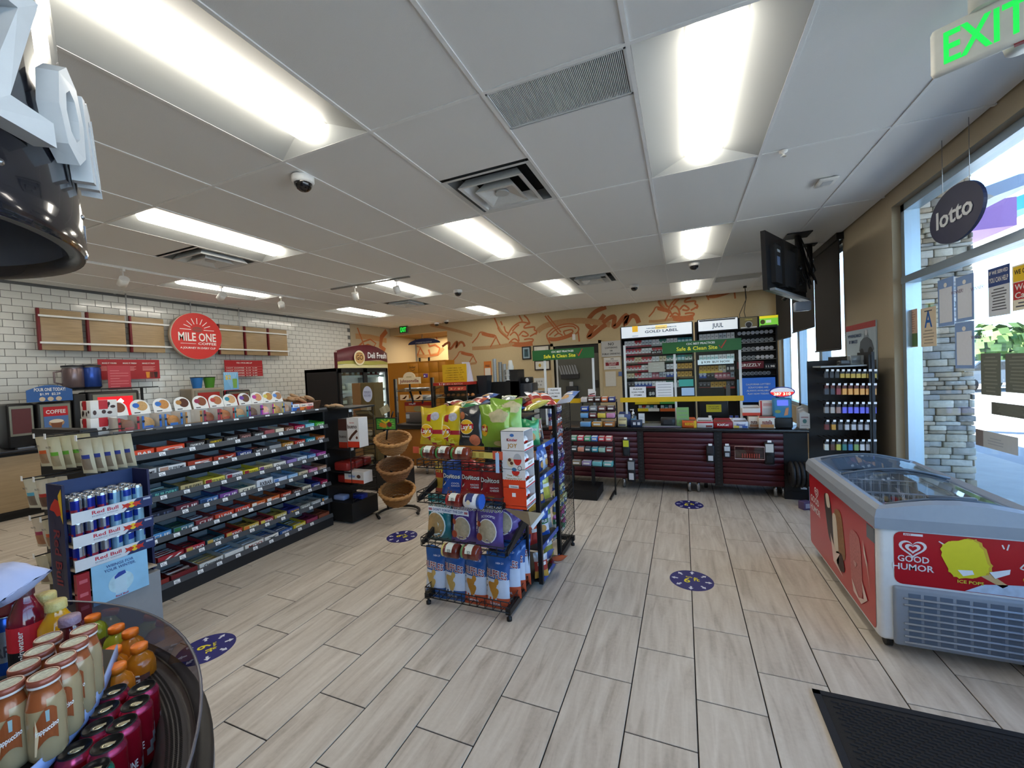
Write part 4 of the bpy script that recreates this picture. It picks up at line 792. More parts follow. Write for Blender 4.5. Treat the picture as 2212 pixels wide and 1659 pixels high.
for k in range(4): M.quadp((.001, 0, 0), Y3, Z3, .01, .045, .03+k*.075, .05+k*.075, mat('c8606a'))
M.build('print', t)
# ---------------- end cap with hanging bags ----------------
EX0, EX1, EY = -4.52, -3.84, 1.46
t = thing('end_cap_rack', 'black pegboard end cap with hanging nut bags', 'display rack', ((EX0+EX1)/2, EY+.0, 0)); hw = (EX1-EX0)/2
MB().box(-hw, hw, -.01, .02, 0, 1.37, BLK).build('pegboard', t); MB().box(-hw-.01, hw+.02, -.04, .05, 1.33, 1.38, mat('222224', .6)).build('top_rail', t); MB().box(hw-.02, hw+.03, -.03, .05, 0, 1.37, mat('1d1d1f')).build('post', t)
MB().box(-hw, hw, -.35, 0, 0, .12, BLK).build('base', t)
M = MB()
for k in range(16): x = -hw+.04+k*.042; M.box(x-.004, x+.004, -.02, -.01, 1.27, 1.33, mat('2e2e30'))
M.build('slots', t, kind='stuff')
def pouch(w, h, c1, c2, c3):
    M = MB(); nx, ny = 6, 9; m1, m2, m3 = mat(c1, .4), mat(c2, .4), mat(c3, .5, noise=.25, scale=50)
    for sd in (-1, 1):
        base = len(M.v)
        for j in range(ny+1):
            for i in range(nx+1):
                u, v = i/nx, j/ny; dpt = .02*math.sin(PI*u)*(max(0, math.sin(PI*min(1, v*1.12)))**.6); M.v.append(((u-.5)*w*(1-.04*math.sin(PI*v)), sd*dpt, -h+v*h))
        for j in range(ny):
            for i in range(nx):
                a = base+j*(nx+1)+i; f = (a, a+1, a+nx+2, a+nx+1); M.f.append(f if sd < 0 else f[::-1]); M.sm.append(True)
                mm = m1
                if sd < 0 and 1 <= j <= 3 and 1 <= i <= 4: mm = m3
                if sd < 0 and j == 4 and 2 <= i <= 4: mm = m2
                M.m.append(M.mi(mm))
    M.text('NUTS', (-w*.3, -.0225, -h*.32), X3, Z3, h*.06, mat('5a5a60'), w*.35); return M
pm = {k: pouch(.09, .2, *v).mesh('nut_pouch') for k, v in dict(green=('cfc9a8', '6cae3a', 'a89878'), blue=('cbc5ac', '2f3f8c', '8a7a68'), orange=('c8bfa4', 'cc5a2a', '9a7a5c'), red=('d0c8b4', 'b8342c', '6a4a3c'), teal=('cfcab4', '5aa8c0', '7a6a5a'), pink=('d2c4ae', 'a83a5a', 'b07a58')).items()}
def hang(px, py, y, col, n, nm, rot=.3):
    c = P(px, py, y=y)
    for k in range(n):
        o = bpy.data.objects.new('nut_pouch', pm[col]); COL.objects.link(o); o.location = (c.x, y+.045*k, c.z); o.rotation_euler = (.12, 0, rot)
        tag(o, f'{col} label nut pouch, {ORD[k]} from the front, {nm}', 'snack pouch', f'nut pouches at {nm}')
    M = MB().cyl((0, -.03, .004), (0, 1.5-y, .004), .004, BLK, 6).box(-.012, .012, -.032, -.03, -.008, .024, TAG); M.move(Matrix.Translation((c.x-t.location.x, y-t.location.y, c.z))); M.build('peg_hook', t)
hang(88, 943, 1.24, 'orange', 3, 'the top left peg'); hang(113, 944, 1.16, 'green', 4, 'the top second peg'); hang(180, 948, 1.16, 'blue', 5, 'the top right peg'); hang(62, 1034, 1.2, 'teal', 2, 'the left peg of the second row'); hang(88, 1036, 1.2, 'red', 3, 'the right peg of the second row'); hang(80, 1118, 1.2, 'pink', 3, 'the third row peg'); hang(103, 1122, 1.2, 'orange', 2, 'the third row right peg'); hang(88, 1200, 1.2, 'blue', 2, 'the lowest peg')
# ---------------- chip bags ----------------
class Bag:
    "pillow bag standing on its lower seam, front toward -y"
    def __init__(s, w, h, t, seed=0, nx=12, ny=18):
        s.w, s.h, s.t, s.nx, s.ny = w, h, t, nx, ny; s.r = random.Random(seed); s.ph = [s.r.uniform(0, 6) for _ in range(8)]; s.M = MB(); s.cols = None
    def surf(s, u, v, lift=0, side=1):
        uu = min(max(u, 0), 1); vv = min(max(v, 0), 1)
        e = min(1, vv/.16)**.7*min(1, (1-vv)/.2)**.8*(math.sin(PI*min(max(vv, .02), .98))**.25)
        b = (math.sin(PI*uu)**.62)*e*s.t/2; p = s.ph
        wr = .0016*(math.sin(uu*17+p[0]+vv*6)+math.sin(vv*23+p[1]-uu*9)+.8*math.sin(uu*31+vv*19+p[2]))*(.35+1.8*max(0, abs(vv-.5)*2-.55))*(s.t/.07)
        x = (uu-.5)*s.w*(1-.10*math.sin(PI*vv)*e+.03*math.sin(p[3]+vv*5)*0)
        z = vv*s.h+(.012*math.sin(uu*5+p[4]) if vv > .93 else 0)
        return Vector((x, -side*(b+wr*(b > 0))-side*lift-.02*s.h*math.sin(PI*vv)*0, z))
    def body(s, f):
        M = s.M
        for sd in (1, -1):
            n = len(M.v)
            for j in range(s.ny+1):
                for i in range(s.nx+1): M.v.append(tuple(s.surf(i/s.nx, j/s.ny, 0, sd)))
            for j in range(s.ny):
                for i in range(s.nx):
                    a = n+j*(s.nx+1)+i; q = (a, a+1, a+s.nx+2, a+s.nx+1); M.f.append(q if sd > 0 else q[::-1]); M.sm.append(True)
                    m = f((i+.5)/s.nx, (j+.5)/s.ny) if sd > 0 else f(.02, (j+.5)/s.ny); M.m.append(M.mi(m))
        return s
    def blob(s, cu, cv, ru, rv, m, lift=.0012, n=18, wob=0, k=0):
        M = s.M; pts = [s.surf(cu, cv, lift)]; R = 3
        for q in range(1, R+1):
            for i in range(n):
                a = 2*PI*i/n; w = 1+wob*math.sin(a*k) if wob else 1
                pts.append(s.surf(min(.97, max(.03, cu+ru*w*q/R*math.cos(a))), cv+rv*w*q/R*math.sin(a), lift))
        fs = [(0, 1+i, 1+(i+1) % n) for i in range(n)]
        for q in range(R-1):
            for i in range(n): j = (i+1) % n; fs.append((1+q*n+i, 1+(q+1)*n+i, 1+(q+1)*n+j, 1+q*n+j))
        M.add(pts, fs, m, True); return s
    def patch(s, pts, m, lift=.0013):
        "small polygon given in (u,v)"
        s.M.add([s.surf(u, v, lift) for u, v in pts], [tuple(range(len(pts)))], m); return s
    def rect(s, u0, u1, v0, v1, m, lift=.0012, slope=0):
        n = 5; pts = [s.surf(u0+(u1-u0)*i/n, v+slope*(i/n), lift) for v in (v0, v1) for i in range(n+1)]
        s.M.add(pts, [(i, i+1, n+2+i, n+1+i) for i in range(n)], m, True); return s
    def text(s, t, cu, cv, wd, hh, m, lift=.002, out=None, slope=0, arch=0):
        vs, fs, tw = textgeo(t)
        def put(m, du, dv, lf):
            pts = []
            for x, y in vs:
                q = x/tw-.5; pts.append(s.surf(cu+q*wd+du, cv+(y/.7-.5)*hh+slope*q+dv-arch*4*q*q, lf))
            s.M.add(pts, fs, m)
        if out:
            for a in range(6): put(out, .014*math.cos(a*PI/3), .008*math.sin(a*PI/3), lift-.0006)
        put(m, 0, 0, lift); return s
    def mesh(s, name='chip_bag'): return s.M.mesh(name)
def bm_(h, **k): return mat(h, .24, .12, spec=.7, noise=.06, coat=.3, bump=.25, scale=22, **k)
LY, LR, LG, LBK = bm_('c9ae16'), bm_('a81e2c'), bm_('9cc43c'), bm_('25262a')
def lays(s, cu, cv, k=1.0):
    s.blob(cu, cv, .25*k, .145*k, mat('f0ead2', .4), .0011); s.blob(cu, cv, .235*k, .137*k, mat('e6b322', .4), .0016)
    s.patch([(cu-.25*k, cv-.055*k), (cu-.1*k, cv-.075*k), (cu+.1*k, cv-.06*k), (cu+.25*k, cv-.04*k), (cu+.25*k, cv+.06*k), (cu+.1*k, cv+.05*k), (cu-.1*k, cv+.045*k), (cu-.24*k, cv+.07*k)], mat('b01f28', .4), .0042)
    s.text("Lay's", cu, cv, .42*k, .085*k, WHT, .0058, slope=.02)
def yellowbag(sd):
    s = Bag(.225, .28, .075, sd); s.body(lambda u, v: LR if (.30 < v < .40 and u > .3) or (v < .22 and abs(u-.4-(.22-v)) < .07) else LY)
    s.blob(.66, .74, .16, .11, mat('a9a4ac', .5, noise=.4, scale=80)); s.patch([(.34, .62), (.5, .6), (.52, .8), (.38, .78), (.33, .7)], mat('a01c28', .35)); s.patch([(.5, .16), (.66, .2), (.9, .1), (.72, .05), (.5, .06)], mat('d8d03c', .4), .003); lays(s, .3, .36, 1.2); return s.mesh()
def bbqbag(sd):
    s = Bag(.2, .28, .07, sd); s.body(lambda u, v: bm_('26282c'))
    s.blob(.7, .15, .2, .14, mat('c06a4a', .5, noise=.35, scale=50)); s.blob(.16, .76, .13, .1, mat('b0643a', .5, noise=.3, scale=50)); lays(s, .36, .48, 1.3); s.text('Barbecue', .35, .24, .34, .04, mat('b9b9bb')); return s.mesh()
def limebag(sd):
    s = Bag(.24, .285, .08, sd); s.body(lambda u, v: bm_('7fa232')); s.blob(.68, .76, .3, .16, mat('b5a67c', .5, noise=.4, scale=30), wob=.12, k=5); s.blob(.7, .1, .2, .07, mat('c4bd84', .5, noise=.3)); s.blob(.2, .42, .13, .15, mat('d8a61f', .4)); s.patch([(.08, .4), (.32, .38), (.33, .52), (.09, .52)], mat('a01e28', .4), .004); s.text("Lay's", .2, .455, .2, .07, WHT, .0055); return s.mesh()
def corn(col, sub, sd, dark='141418'):
    s = Bag(.195, .255, .06, sd); c = bm_(col); s.body(lambda u, v: c)
    s.patch([(.12, .84), (.5, .56), (.1, .3)], mat(dark, .3), .0025); s.patch([(.1, .86), (.14, .86), (.53, .56), (.1, .26), (.1, .3), (.48, .56)], mat('d8cfc0', .4), .003)
    s.text('Doritos', .48, .56, .8, .12, WHT, .0045, out=mat('111114')); s.text(sub.split('|')[0], .68, .36, .34, .045, mat('d9dde6')); s.text(sub.split('|')[1], .68, .29, .34, .045, mat('d9dde6'))
    m = mat('a5672c', .7, noise=.25, scale=60); s.patch([(.04, .2), (.4, .24), (.3, .02)], m, .002); s.patch([(.38, .14), (.68, .13), (.5, .0)], m, .0024); return s.mesh()
def tost(col, sub, sd, flower=True):
    s = Bag(.218, .335, .075, sd); c = bm_(col); s.body(lambda u, v: bm_('1d3f6c') if v > .84 and flower else c)
    k = mat('b5a488', .6, noise=.4, scale=38)
    if flower: s.blob(.46, .36, .36, .25, mat('e6e4ec', .4), wob=.07, k=9); s.blob(.46, .36, .33, .23, k, .0018, wob=.07, k=9); s.blob(.12, .48, .1, .06, mat('a84a2c', .5, noise=.3, scale=60), .0026); s.blob(.16, .22, .13, .08, mat('a84428', .5, noise=.3, scale=60), .0026)
    else: s.blob(.42, .36, .42, .3, mat('d8e6e6', .4)); s.blob(.4, .36, .4, .27, mat('a8895a', .6, noise=.45, scale=26), .0018)
    s.text('TOSTITOS', .5, .80, .94, .1, mat('15151a'), .003, out=WHT); s.text(sub, .5, .665, .52, .045, mat('e8e6f0'), arch=.03); return s.mesh()
def ridge(bot, sub, sd, chip='b99a58'):
    s = Bag(.182, .365, .065, sd); bl, wh, bo = bm_('27579c'), bm_('c9d6ea'), bm_(bot)
    def f(u, v):
        a = .56+.012*math.sin(u*40); b = .2+.012*math.sin(u*40)
        return bl if v > a else wh if v > b else bo
    s.body(f)
    m = mat(chip, .6, noise=.25, scale=50, stretch=(6, 1, 1)); s.blob(.3, .42, .2, .1, m, wob=.2, k=3); s.blob(.42, .32, .17, .1, m, .002, wob=.15, k=3); s.blob(.5, .52, .1, .06, m, .002)
    s.text('RUFFLES', .47, .66, .9, .125, mat('7c1a2c'), .0035, out=mat('eeeef2'), slope=-.04, arch=.02); s.text(sub, .42, .1, .5, .055, mat('dfe6f0')); s.text('NBA 21', .6, .85, .3, .03, mat('d0d6e6')); return s.mesh()
def small(cols, sd, w=.115, h=.16, txt=None):
    s = Bag(w, h, .045, sd, 8, 10); c = [bm_(x) for x in cols]
    s.body(lambda u, v: c[min(len(c)-1, int(v*len(c)))] if len(c) > 1 else c[0]); s.blob(.5, .32, .26, .16, mat('b58a4c', .5, noise=.3, scale=60)) if sd % 2 else None
    if txt: s.text(txt, .5, .62, .7, .11, WHT, .003, out=INK)
    else: s.rect(.18, .82, .52, .66, mat('e2e0dc', .4), .002)
    return s.mesh()
def put(me, px, pz, y, lab, group=None, lean=-.12, rz=0, cat='chip bag', x=None, name='chip_bag'):
    c = P(px, pz, y=y) if x is None else P(px, pz, x=x); o = bpy.data.objects.new(name, me); COL.objects.link(o); o.location = c; o.rotation_euler = (lean, 0, rz)
    return tag(o, lab, cat, group)
# ---------------- chip rack ----------------
FX0, FX1, FY = -1.755, -1.10, 2.40
rk = thing('chip_rack', 'black wire rack of chip bags in the middle of the floor', 'display rack', (-1.4, 2.6, 0)); ox, oy = 1.4, -2.6
WR = mat('161617', .35, .3); TUB = mat('1a1a1b', .4, .2)
for x in (FX0+.01, FX1-.01):
    MB().box(x+ox-.018, x+ox+.018, FY+oy, 3.0+oy, .045, .085, TUB).build('foot_bar', rk)
    MB().box(x+ox-.015, x+ox+.015, 2.78+oy, 2.81+oy, .06, 1.2, TUB).build('upright', rk)
    for y in (FY+.02, 2.96): MB().lathe([(0, 0), (.018, 0), (.018, .02), (.008, .024), (.008, .05)], BLK, (x+ox, y+oy, 0), 12).build('levelling_foot', rk)
def basket(x0, x1, y0, y1, z, h, name='wire_basket', parent=None):
    M = MB(); r = .0028
    for zz in (z, z+h*.5, z+h): M.tube([(x0, y0, zz), (x1, y0, zz), (x1, y1, zz), (x0, y1, zz)], r*(1.4 if zz != z+h*.5 else 1), WR, 5, True)
    n = int((x1-x0)/.055)
    for k in range(n+1): x = x0+(x1-x0)*k/n; M.tube([(x, y0, z+h), (x, y0, z), (x, y1, z), (x, y1, z+h)], r, WR, 4)
    n = max(2, int((y1-y0)/.07))
    for k in range(1, n): y = y0+(y1-y0)*k/n; M.tube([(x0, y, z+h), (x0, y, z), (x1, y, z), (x1, y, z+h)], r, WR, 4)
    return M.build(name, parent if parent is not None else rk)
for z, h, y0 in ((.06, .07, 2.40), (.44, .06, 2.38), (.76, .07, 2.36), (1.0, .055, 2.38)):
    basket(FX0+ox, FX1+ox, y0+oy, 2.76+oy, z, h)
    if .3 < z < .9:
        for x in (FX0, FX1): MB().prism([(x+ox-.01, y0+oy+.02, z), (x+ox-.01, y0+oy+.02, z+.03), (x+ox-.01, 2.79+oy, z+.16), (x+ox-.01, 2.79+oy, z+.08)], (.02, 0, 0), TUB).build('bracket', rk)
# side frame facing the right, with mesh panel
PX = -1.02
for y0, zt in ((2.84, .98), (3.33, 1.345)): MB().box(PX+ox-.02, PX+ox+.012, y0+oy-.012, y0+oy+.018, .0 if y0 > 3 else .05, zt, TUB).build('upright', rk)
MB().box(-1.16+ox, PX+ox, 3.33+oy-.012, 3.33+oy+.018, 1.32, 1.345, TUB).build('top_bar', rk); MB().box(-1.4+ox, -.98+ox, 3.66+oy, 3.7+oy, .05, .09, TUB).build('foot_bar', rk); MB().box(PX+ox-.02, PX+ox+.02, 3.33+oy, 3.7+oy, .04, .08, TUB).build('foot_bar', rk)
MB().lathe([(0, 0), (.018, 0), (.018, .02), (.008, .024), (.008, .05)], BLK, (-1.0+ox, 3.68+oy, 0), 12).build('levelling_foot', rk)
M = MB()
for k in range(11): y = 3.35+k*.045; M.cyl((PX+ox+.01, y+oy, .09), (PX+ox+.01, y+oy, 1.34), .0022, WR, 4)
for k in range(28): z = .1+k*.046; M.cyl((PX+ox+.012, 3.35+oy, z), (PX+ox+.012, 3.8+oy, z), .0022, WR, 4)
M.tube([(PX+ox+.01, 3.35+oy, .09), (PX+ox+.01, 3.81+oy, .09), (PX+ox+.01, 3.81+oy, 1.34), (PX+ox+.01, 3.35+oy, 1.34)], .005, WR, 6, True); M.build('mesh_panel', rk)
BS = mat('2c4f9c', .4); SHZ = [.06, .30, .56, .82, 1.06]
for k, z in enumerate(SHZ):
    MB().box(-1.4+ox, PX+ox-.01, 2.86+oy, 3.32+oy, z-.012, z-.004, TUB).build('side_shelf', rk)
    M = MB().box(PX+ox-.005, PX+ox, 2.86+oy, 3.31+oy, z-.02, z+.015, BS); M.box(PX+ox, PX+ox+.001, 3.0+oy, 3.04+oy, z-.012, z+.01, TAG).build('blue_price_strip', rk)
MB().box(-1.55+ox, -1.14+ox, 2.92+oy, 3.3+oy, 1.28, 1.29, TUB).build('top_tray', rk)
MB().box(-1.45+ox, -1.42+ox, 2.84+oy, 3.34+oy, .06, 1.31, mat('202022')).build('core_panel', rk)
G1 = 'big chip bags on the wire rack'
put(yellowbag(1), 935, 960, 2.53, 'yellow chip bag with a red ribbon, leftmost on the top tier', G1); put(yellowbag(2), 973, 962, 2.55, 'second yellow chip bag, between the first and the black bag', G1)
put(bbqbag(3), 1018, 963, 2.53, 'black barbecue chip bag on the top tier', G1); o = put(limebag(4), 1070, 966, 2.54, 'lime green chip bag with tan chips, right of the black bag', G1, -.05); put(limebag(14), 1095, 945, 2.68, 'crumpled lime green chip bag behind the front green one', G1, -.25, .3)
cb, cr, cd_ = corn('1f4da8', 'COOL|RANCH', 5), corn('a31f22', 'NACHO|CHEESE', 6), corn('8f1a20', 'NACHO|CHEESE', 7)
s = Bag(.12, .24, .05, 8); s.body(lambda u, v: bm_('b8402a') if v < .2 or .55 < v < .8 else bm_('c8a440')); s.text('Ch', .4, .8, .8, .16, mat('d8c84c'), out=INK)
put(s.mesh(), 953, 1068, 2.62, 'narrow red and yellow curl bag half hidden at the left of the blue bag', G1, -.05, -.2)
put(cb, 979, 1070, 2.55, 'bright blue triangle chip bag on the second tier', G1); put(cr, 1020, 1074, 2.53, 'red triangle chip bag beside the blue bag', G1); put(cd_, 1062, 1082, 2.5, 'darker red triangle chip bag against the white and orange box', G1)
put(tost('1f6f78', 'ORIGINAL', 9, False), 949, 1168, 2.56, 'teal tortilla chip bag on the third tier', G1); tp = tost('56418c', 'SCOOPS!', 10); tp2 = tost('5a4694', 'SCOOPS!', 11)
put(tp, 1003, 1176, 2.54, 'purple scoop chip bag in the middle of the third tier', G1); put(tp2, 1058, 1184, 2.48, 'purple scoop chip bag at the right front of the third tier', G1)
for k in range(3): put(tp, 1090+k*7, 1166-k*8, 2.60+k*.07, f'{ORD[k]} purple scoop chip bag behind the right front one', 'purple bags behind the right front one', -.15, .2)
ro, rc = ridge('27579c', 'ORIGINAL', 12), ridge('c2502c', 'CHEDDAR', 13, 'b8802c')
put(ro, 942, 1290, 2.50, 'blue and white ridged chip bag, leftmost on the bottom tier', G1, -.1); put(ro, 984, 1297, 2.49, 'blue and white ridged chip bag, second on the bottom tier', G1, -.1)
put(rc, 1029, 1306, 2.48, 'orange footed ridged chip bag, third on the bottom tier', G1, -.1); put(rc, 1077, 1315, 2.46, 'orange footed ridged chip bag at the right front of the bottom tier', G1, -.1)
for k in range(3): put(rc, 1100+k*11, 1290-k*15, 2.56+k*.1, f'{ORD[k]} orange footed ridged chip bag behind the right front one', 'ridged bags behind the right front one', -.12, .12)
# side bags
SB = {k: small(*v) for k, v in dict(green=(['1f7a48', '1f7a48', '2a8a50'], 21, .14, .2, 'Doritos'), silver=(['8f9498', 'a8b0a8', '7f9a50'], 22, .12, .18), blue=(['2450a0', 'cfd6e4', '1f6a3c', '2450a0'], 23, .15, .19, 'RUFFLES'), red=(['a8302a', 'c85a30'], 24, .13, .18), navy=(['26407c', '4a6aa8'], 25, .13, .18), yellow=(['b8b04a', 'c8c060'], 26, .13, .2), white=(['a8b4cc', '6a82b8'], 27, .13, .18), gold=(['c89a3c', 'a8342c', 'c8c8cc'], 28, .12, .18), dark=(['2a2a30', '7a4a30'], 29, .12, .17, 'Doritos')).items()}
def side(k, y, z, lab, rz=PI/2, lean=-.1, x=-1.09): o = bpy.data.objects.new('chip_bag', SB[k]); COL.objects.link(o); o.location = (x, y, z); o.rotation_euler = (lean, 0, rz); tag(o, lab, 'chip bag', 'small bags on the right side of the rack')
side('green', 2.93, 1.075, 'green triangle chip bag at the top right of the rack', .5); side('dark', 3.06, 1.075, 'dark triangle chip bag beside the green one', .9); side('silver', 3.2, 1.075, 'silver and green bag under the top frame', 1.2, x=-1.12)
side('dark', 2.95, .825, 'dark bag behind the white and orange toy egg box', 1.2); side('navy', 3.12, .825, 'navy bag on the shelf below the top one'); side('white', 3.24, .825, 'white and blue bag below the top shelf')
side('gold', 2.93, .57, 'gold and red bag beside the blue price strip', 1.2); side('navy', 3.08, .57, 'navy bag on the middle side shelf', 1.3); side('yellow', 3.22, .57, 'tall olive yellow bag on the middle side shelf', 1.2)
side('red', 2.93, .31, 'red and orange bag under the cardboard tray', 1.0); side('blue', 3.09, .31, 'blue ridged chip bag with white letters on the side shelf', .9); side('silver', 3.24, .31, 'grey bag right of the blue ridged side bag', 1.2)
side('gold', 2.9, .07, 'yellow corn snack bag low at the corner post', .8, x=-1.04); side('navy', 3.05, .07, 'navy bag slumped on the lowest side shelf', 1.2, .5); side('yellow', 3.24, .07, 'olive bag on the lowest side shelf', 1.2); side('red', 3.12, .09, 'red and dark bag tipping off the lowest side shelf', .6, .9, -1.0)
mini = [small(c, 30+i*2, .075, .11) for i, c in enumerate((['2a3470', 'b8b8c8', '7a2a3c'], ['c85a34', '8a8a9c', '7a2030'], ['9c2c60', '4a4a90', 'b8b0c8'], ['3c4a9c', '9cb0d8', '5a3a90'], ['b8b050', '5a7aa0', 'd8d8a0'], ['d0d8d8', '5a9a78', 'b85a90']))]
nm6 = ['navy and white', 'orange and grey', 'magenta and violet', 'blue and pale blue', 'yellow and blue', 'white and green']; r = random.Random(9)
for j in range(11):
    for i in range(4):
        o = bpy.data.objects.new('mini_bag', mini[min(5, (j+1)//2)]); COL.objects.link(o); o.location = (PX-.055-.01*r.random(), 3.41+.1*i+r.uniform(-.01, .01), 1.235-.108*j); o.rotation_euler = (r.uniform(-.15, .25), r.uniform(-.2, .2), PI/2+r.uniform(-.3, .3)); q = min(5, (j+1)//2)
        tag(o, f'{nm6[q]} mini snack bag behind the mesh, {ORD[j]} row down, {ORD[i]} across', 'snack bag', f'{nm6[q]} mini bags behind the mesh')
heap = [('blue', 1080, 888, 2.9), ('navy', 1108, 884, 2.98), ('green', 1060, 878, 3.05), ('silver', 1095, 868, 3.1), ('red', 1020, 868, 3.0), ('gold', 1000, 872, 3.0), ('green', 1018, 872, 2.9), ('white', 1045, 866, 3.15), ('yellow', 1130, 882, 2.95), ('red', 1150, 870, 3.2), ('gold', 1168, 868, 3.25), ('red', 1190, 868, 3.3), ('white', 1215, 866, 3.32), ('silver', 1120, 866, 3.2), ('dark', 1110, 868, 3.12), ('navy', 1042, 858, 3.2)]
hn = set()
for k, (c_, px, pz, y) in enumerate(heap):
    o = bpy.data.objects.new('chip_bag', SB[c_]); COL.objects.link(o); c = P(px, pz, y=y); o.location = (c.x, y, max(1.32, c.z-.02)); o.scale = (1.15, 1.15, 1.15); o.rotation_euler = (-1.3+r.uniform(-.2, .2), r.uniform(-.15, .15), r.uniform(-1, 1)); l = f'small {c_} bag lying on top of the chip rack'
    tag(o, l if [h[0] for h in heap].count(c_) > 1 else 'only '+l, 'chip bag', f'small {c_} bags heaped on the rack')
# jars lying in the front of the rack
def jar(px, pz, y, lid, col, lab, L_=.115, r_=.044, blue=False):
    c = P(px, pz, y=y); t = thing('dip_jar', lab, 'jar', c, group='dip jars lying on the chip rack'); g = mat(col, .12, coat=.5, noise=.25, scale=60)
    rot = Matrix.Rotation(-PI/2, 4, 'Y')
    M = MB().lathe([(0, -L_/2), (r_*.85, -L_/2), (r_, -L_/2+.008), (r_, L_/2-.022), (r_*.86, L_/2-.012)], g, n=20); M.move(rot); M.build('glass', t)
    M = MB().lathe([(r_*.9, L_/2-.014), (r_*.9, L_/2), (0, L_/2)] if not blue else [(r_*1.02, -L_/2-.02), (r_*1.02, -L_/2), (r_, -L_/2)], mat(lid, .35), n=20); M.lathe([(0, -L_/2-.02), (r_*1.02, -L_/2-.02)], mat(lid, .35), n=20) if blue else None; M.move(rot); M.build('lid', t)
    M = MB(); n = 8; w = .05
    lm = mat('d8dcd0' if not blue else '1f2f6c', .5)
    for k in range(n):
        a0, a1 = PI*(1.05+.45*k/n*2), PI*(1.05+.45*(k+1)/n*2); M.add([(xx, (r_+.0008)*math.cos(a), (r_+.0008)*-math.sin(a)) for a in (a0, a1) for xx in (-w/2, w/2)], [(0, 1, 3, 2)], lm, True)
    M.v = [(x, y_, z) for x, y_, z in M.v]
    if not blue: M.text('TOSTITOS', (.018, -r_-.003, -.03), Z3, -X3, .022, INK, .06)
    else: M.disc((0, -r_-.002, .005), X3*.014, Z3*.016, mat('d8c8a8'), 14)
    M.build('paper_label', t)
jar(929, 977, 2.33, '3f8a44', '5f2418', 'salsa jar with a green lid, leftmost on the top tier', .105); jar(961, 978, 2.33, '3f8a44', '5f2418', 'salsa jar with a green lid, middle of the top three', .105); jar(997, 980, 2.33, '3f8a44', '6f2a1a', 'salsa jar with a green lid, rightmost of the top three', .125)
jar(983, 1080, 2.31, 'a8202a', '7a241c', 'salsa jar with a red lid on the second tier', .105); jar(1019, 1082, 2.31, '2a5ab4', 'd8d8dc', 'white dip jar with a blue lid beside the red lidded jar', .11, .047, True)
jar(976, 1189, 2.33, 'c8c074', '642218', 'salsa jar with a pale yellow lid on the third tier', .12, .048); jar(1018, 1193, 2.33, '6a9a64', '702a1c', 'salsa jar with a green lid beside the yellow lidded jar', .12, .048)
a, b = P(926, 1092, y=2.34), P(1012, 1107, y=2.34); t = thing('shelf_strip', "white strip reading DON'T FORGET THE DIP! on the rack", 'sign', (a.x, 2.335, a.z)); w = b.x-a.x
M = MB().box(0, w, 0, .004, -.035, 0, mat('d8dee6', .4)); M.build('strip', t); M = MB().text("DON'T FORGET THE DIP!", (w/2, -.001, -.025), X3, Z3, .016, mat('1f3f86'), w*.75, 'C'); M.box(.004, .03, -.0008, 0, -.026, -.01, mat('a8606a')).box(w-.03, w-.004, -.0008, 0, -.026, -.01, mat('a8606a')); M.build('lettering', t); t.rotation_euler[1] = .03
a, b = P(891, 965, y=2.37), P(1085, 985, y=2.37); t = thing('shelf_strip', 'red and yellow promotional strip with a price along the top tier', 'sign', (a.x, 2.375, a.z)); w = b.x-a.x
M = MB().box(0, .05, 0, .003, -.045, 0, mat('c4553a')); M.box(.05, w-.07, 0, .003, -.05, -.01, mat('c8b45a')); M.box(w-.07, w, 0, .003, -.055, 0, mat('c4553a')); M.text('6', (w-.045, -.001, -.03), X3, Z3, .03, WHT)
for k in range(9): M.box(.06+k*.058, .095+k*.058, -.001, 0, -.045, -.016, mat('a89040')); 
M.box(w-.05, w-.025, -.002, 0, -.14, -.01, mat('a8c4e6')); M.build('strip', t); t.rotation_euler[1] = .02
# toy egg carton display hanging at the corner
o = P(1088, 1096, y=2.40); x1 = P(1138, 1100, y=2.40).x; zt = P(1100, 931, y=2.40).z; zb = P(1110, 1100, y=2.40).z; w, h, dp = x1-o.x, zt-zb, .17
t = thing('toy_egg_display', 'tall white and orange Kinder Joy box open on its right side', 'display box', (o.x, 2.40, zb)); t['label'] = 'tall white and orange chocolate egg box open on its right side'
KW, KO = mat('d9d6d6', .45), mat('d8401c', .45); M = MB()
M.box(0, w, 0, .004, 0, h*.37, KO).box(0, w, 0, .004, h*.37, h, KW); M.box(0, .003, 0, dp, 0, h, KW).box(0, w, dp-.003, dp, 0, h, KW).box(0, w, 0, dp, h-.003, h, KW).box(0, w, 0, dp, 0, .003, KW)
for k in range(10): M.disc((w*(k+.5)/10, -.0008, h*.37), X3*w*.05, Z3*.005, KO, 10)
M.build('carton', t)
M = MB(); e = -.0016; M.text('Kinder', (w/2, e, h*.87), X3, Z3, h*.035, mat('b8202c'), w*.46, 'C'); M.text('K', (w/2-w*.23, e-.0004, h*.87), X3, Z3, h*.035, INK, w*.07); M.text('JOY', (w/2, e, h*.79), X3, Z3, h*.05, mat('b8862c'), w*.42, 'C'); M.disc((w*.5, e, h*.945), X3*w*.09, Z3*h*.02, mat('3a6ab0'))
M.disc((w*.7, e, h*.64), X3*w*.17, Z3*h*.075, mat('b0b0b4'), 24, 0, PI); M.disc((w*.7, e, h*.64), X3*w*.17, Z3*h*.075, mat('c2281d'), 24, PI, 2*PI); M.disc((w*.4, e, h*.6), X3*w*.15, Z3*h*.06, mat('d8c8a8')); M.disc((w*.36, e-.0004, h*.63), X3*w*.07, Z3*h*.022, mat('5a2f1e')); M.disc((w*.44, e-.0004, h*.59), X3*w*.07, Z3*h*.022, mat('5a2f1e'))
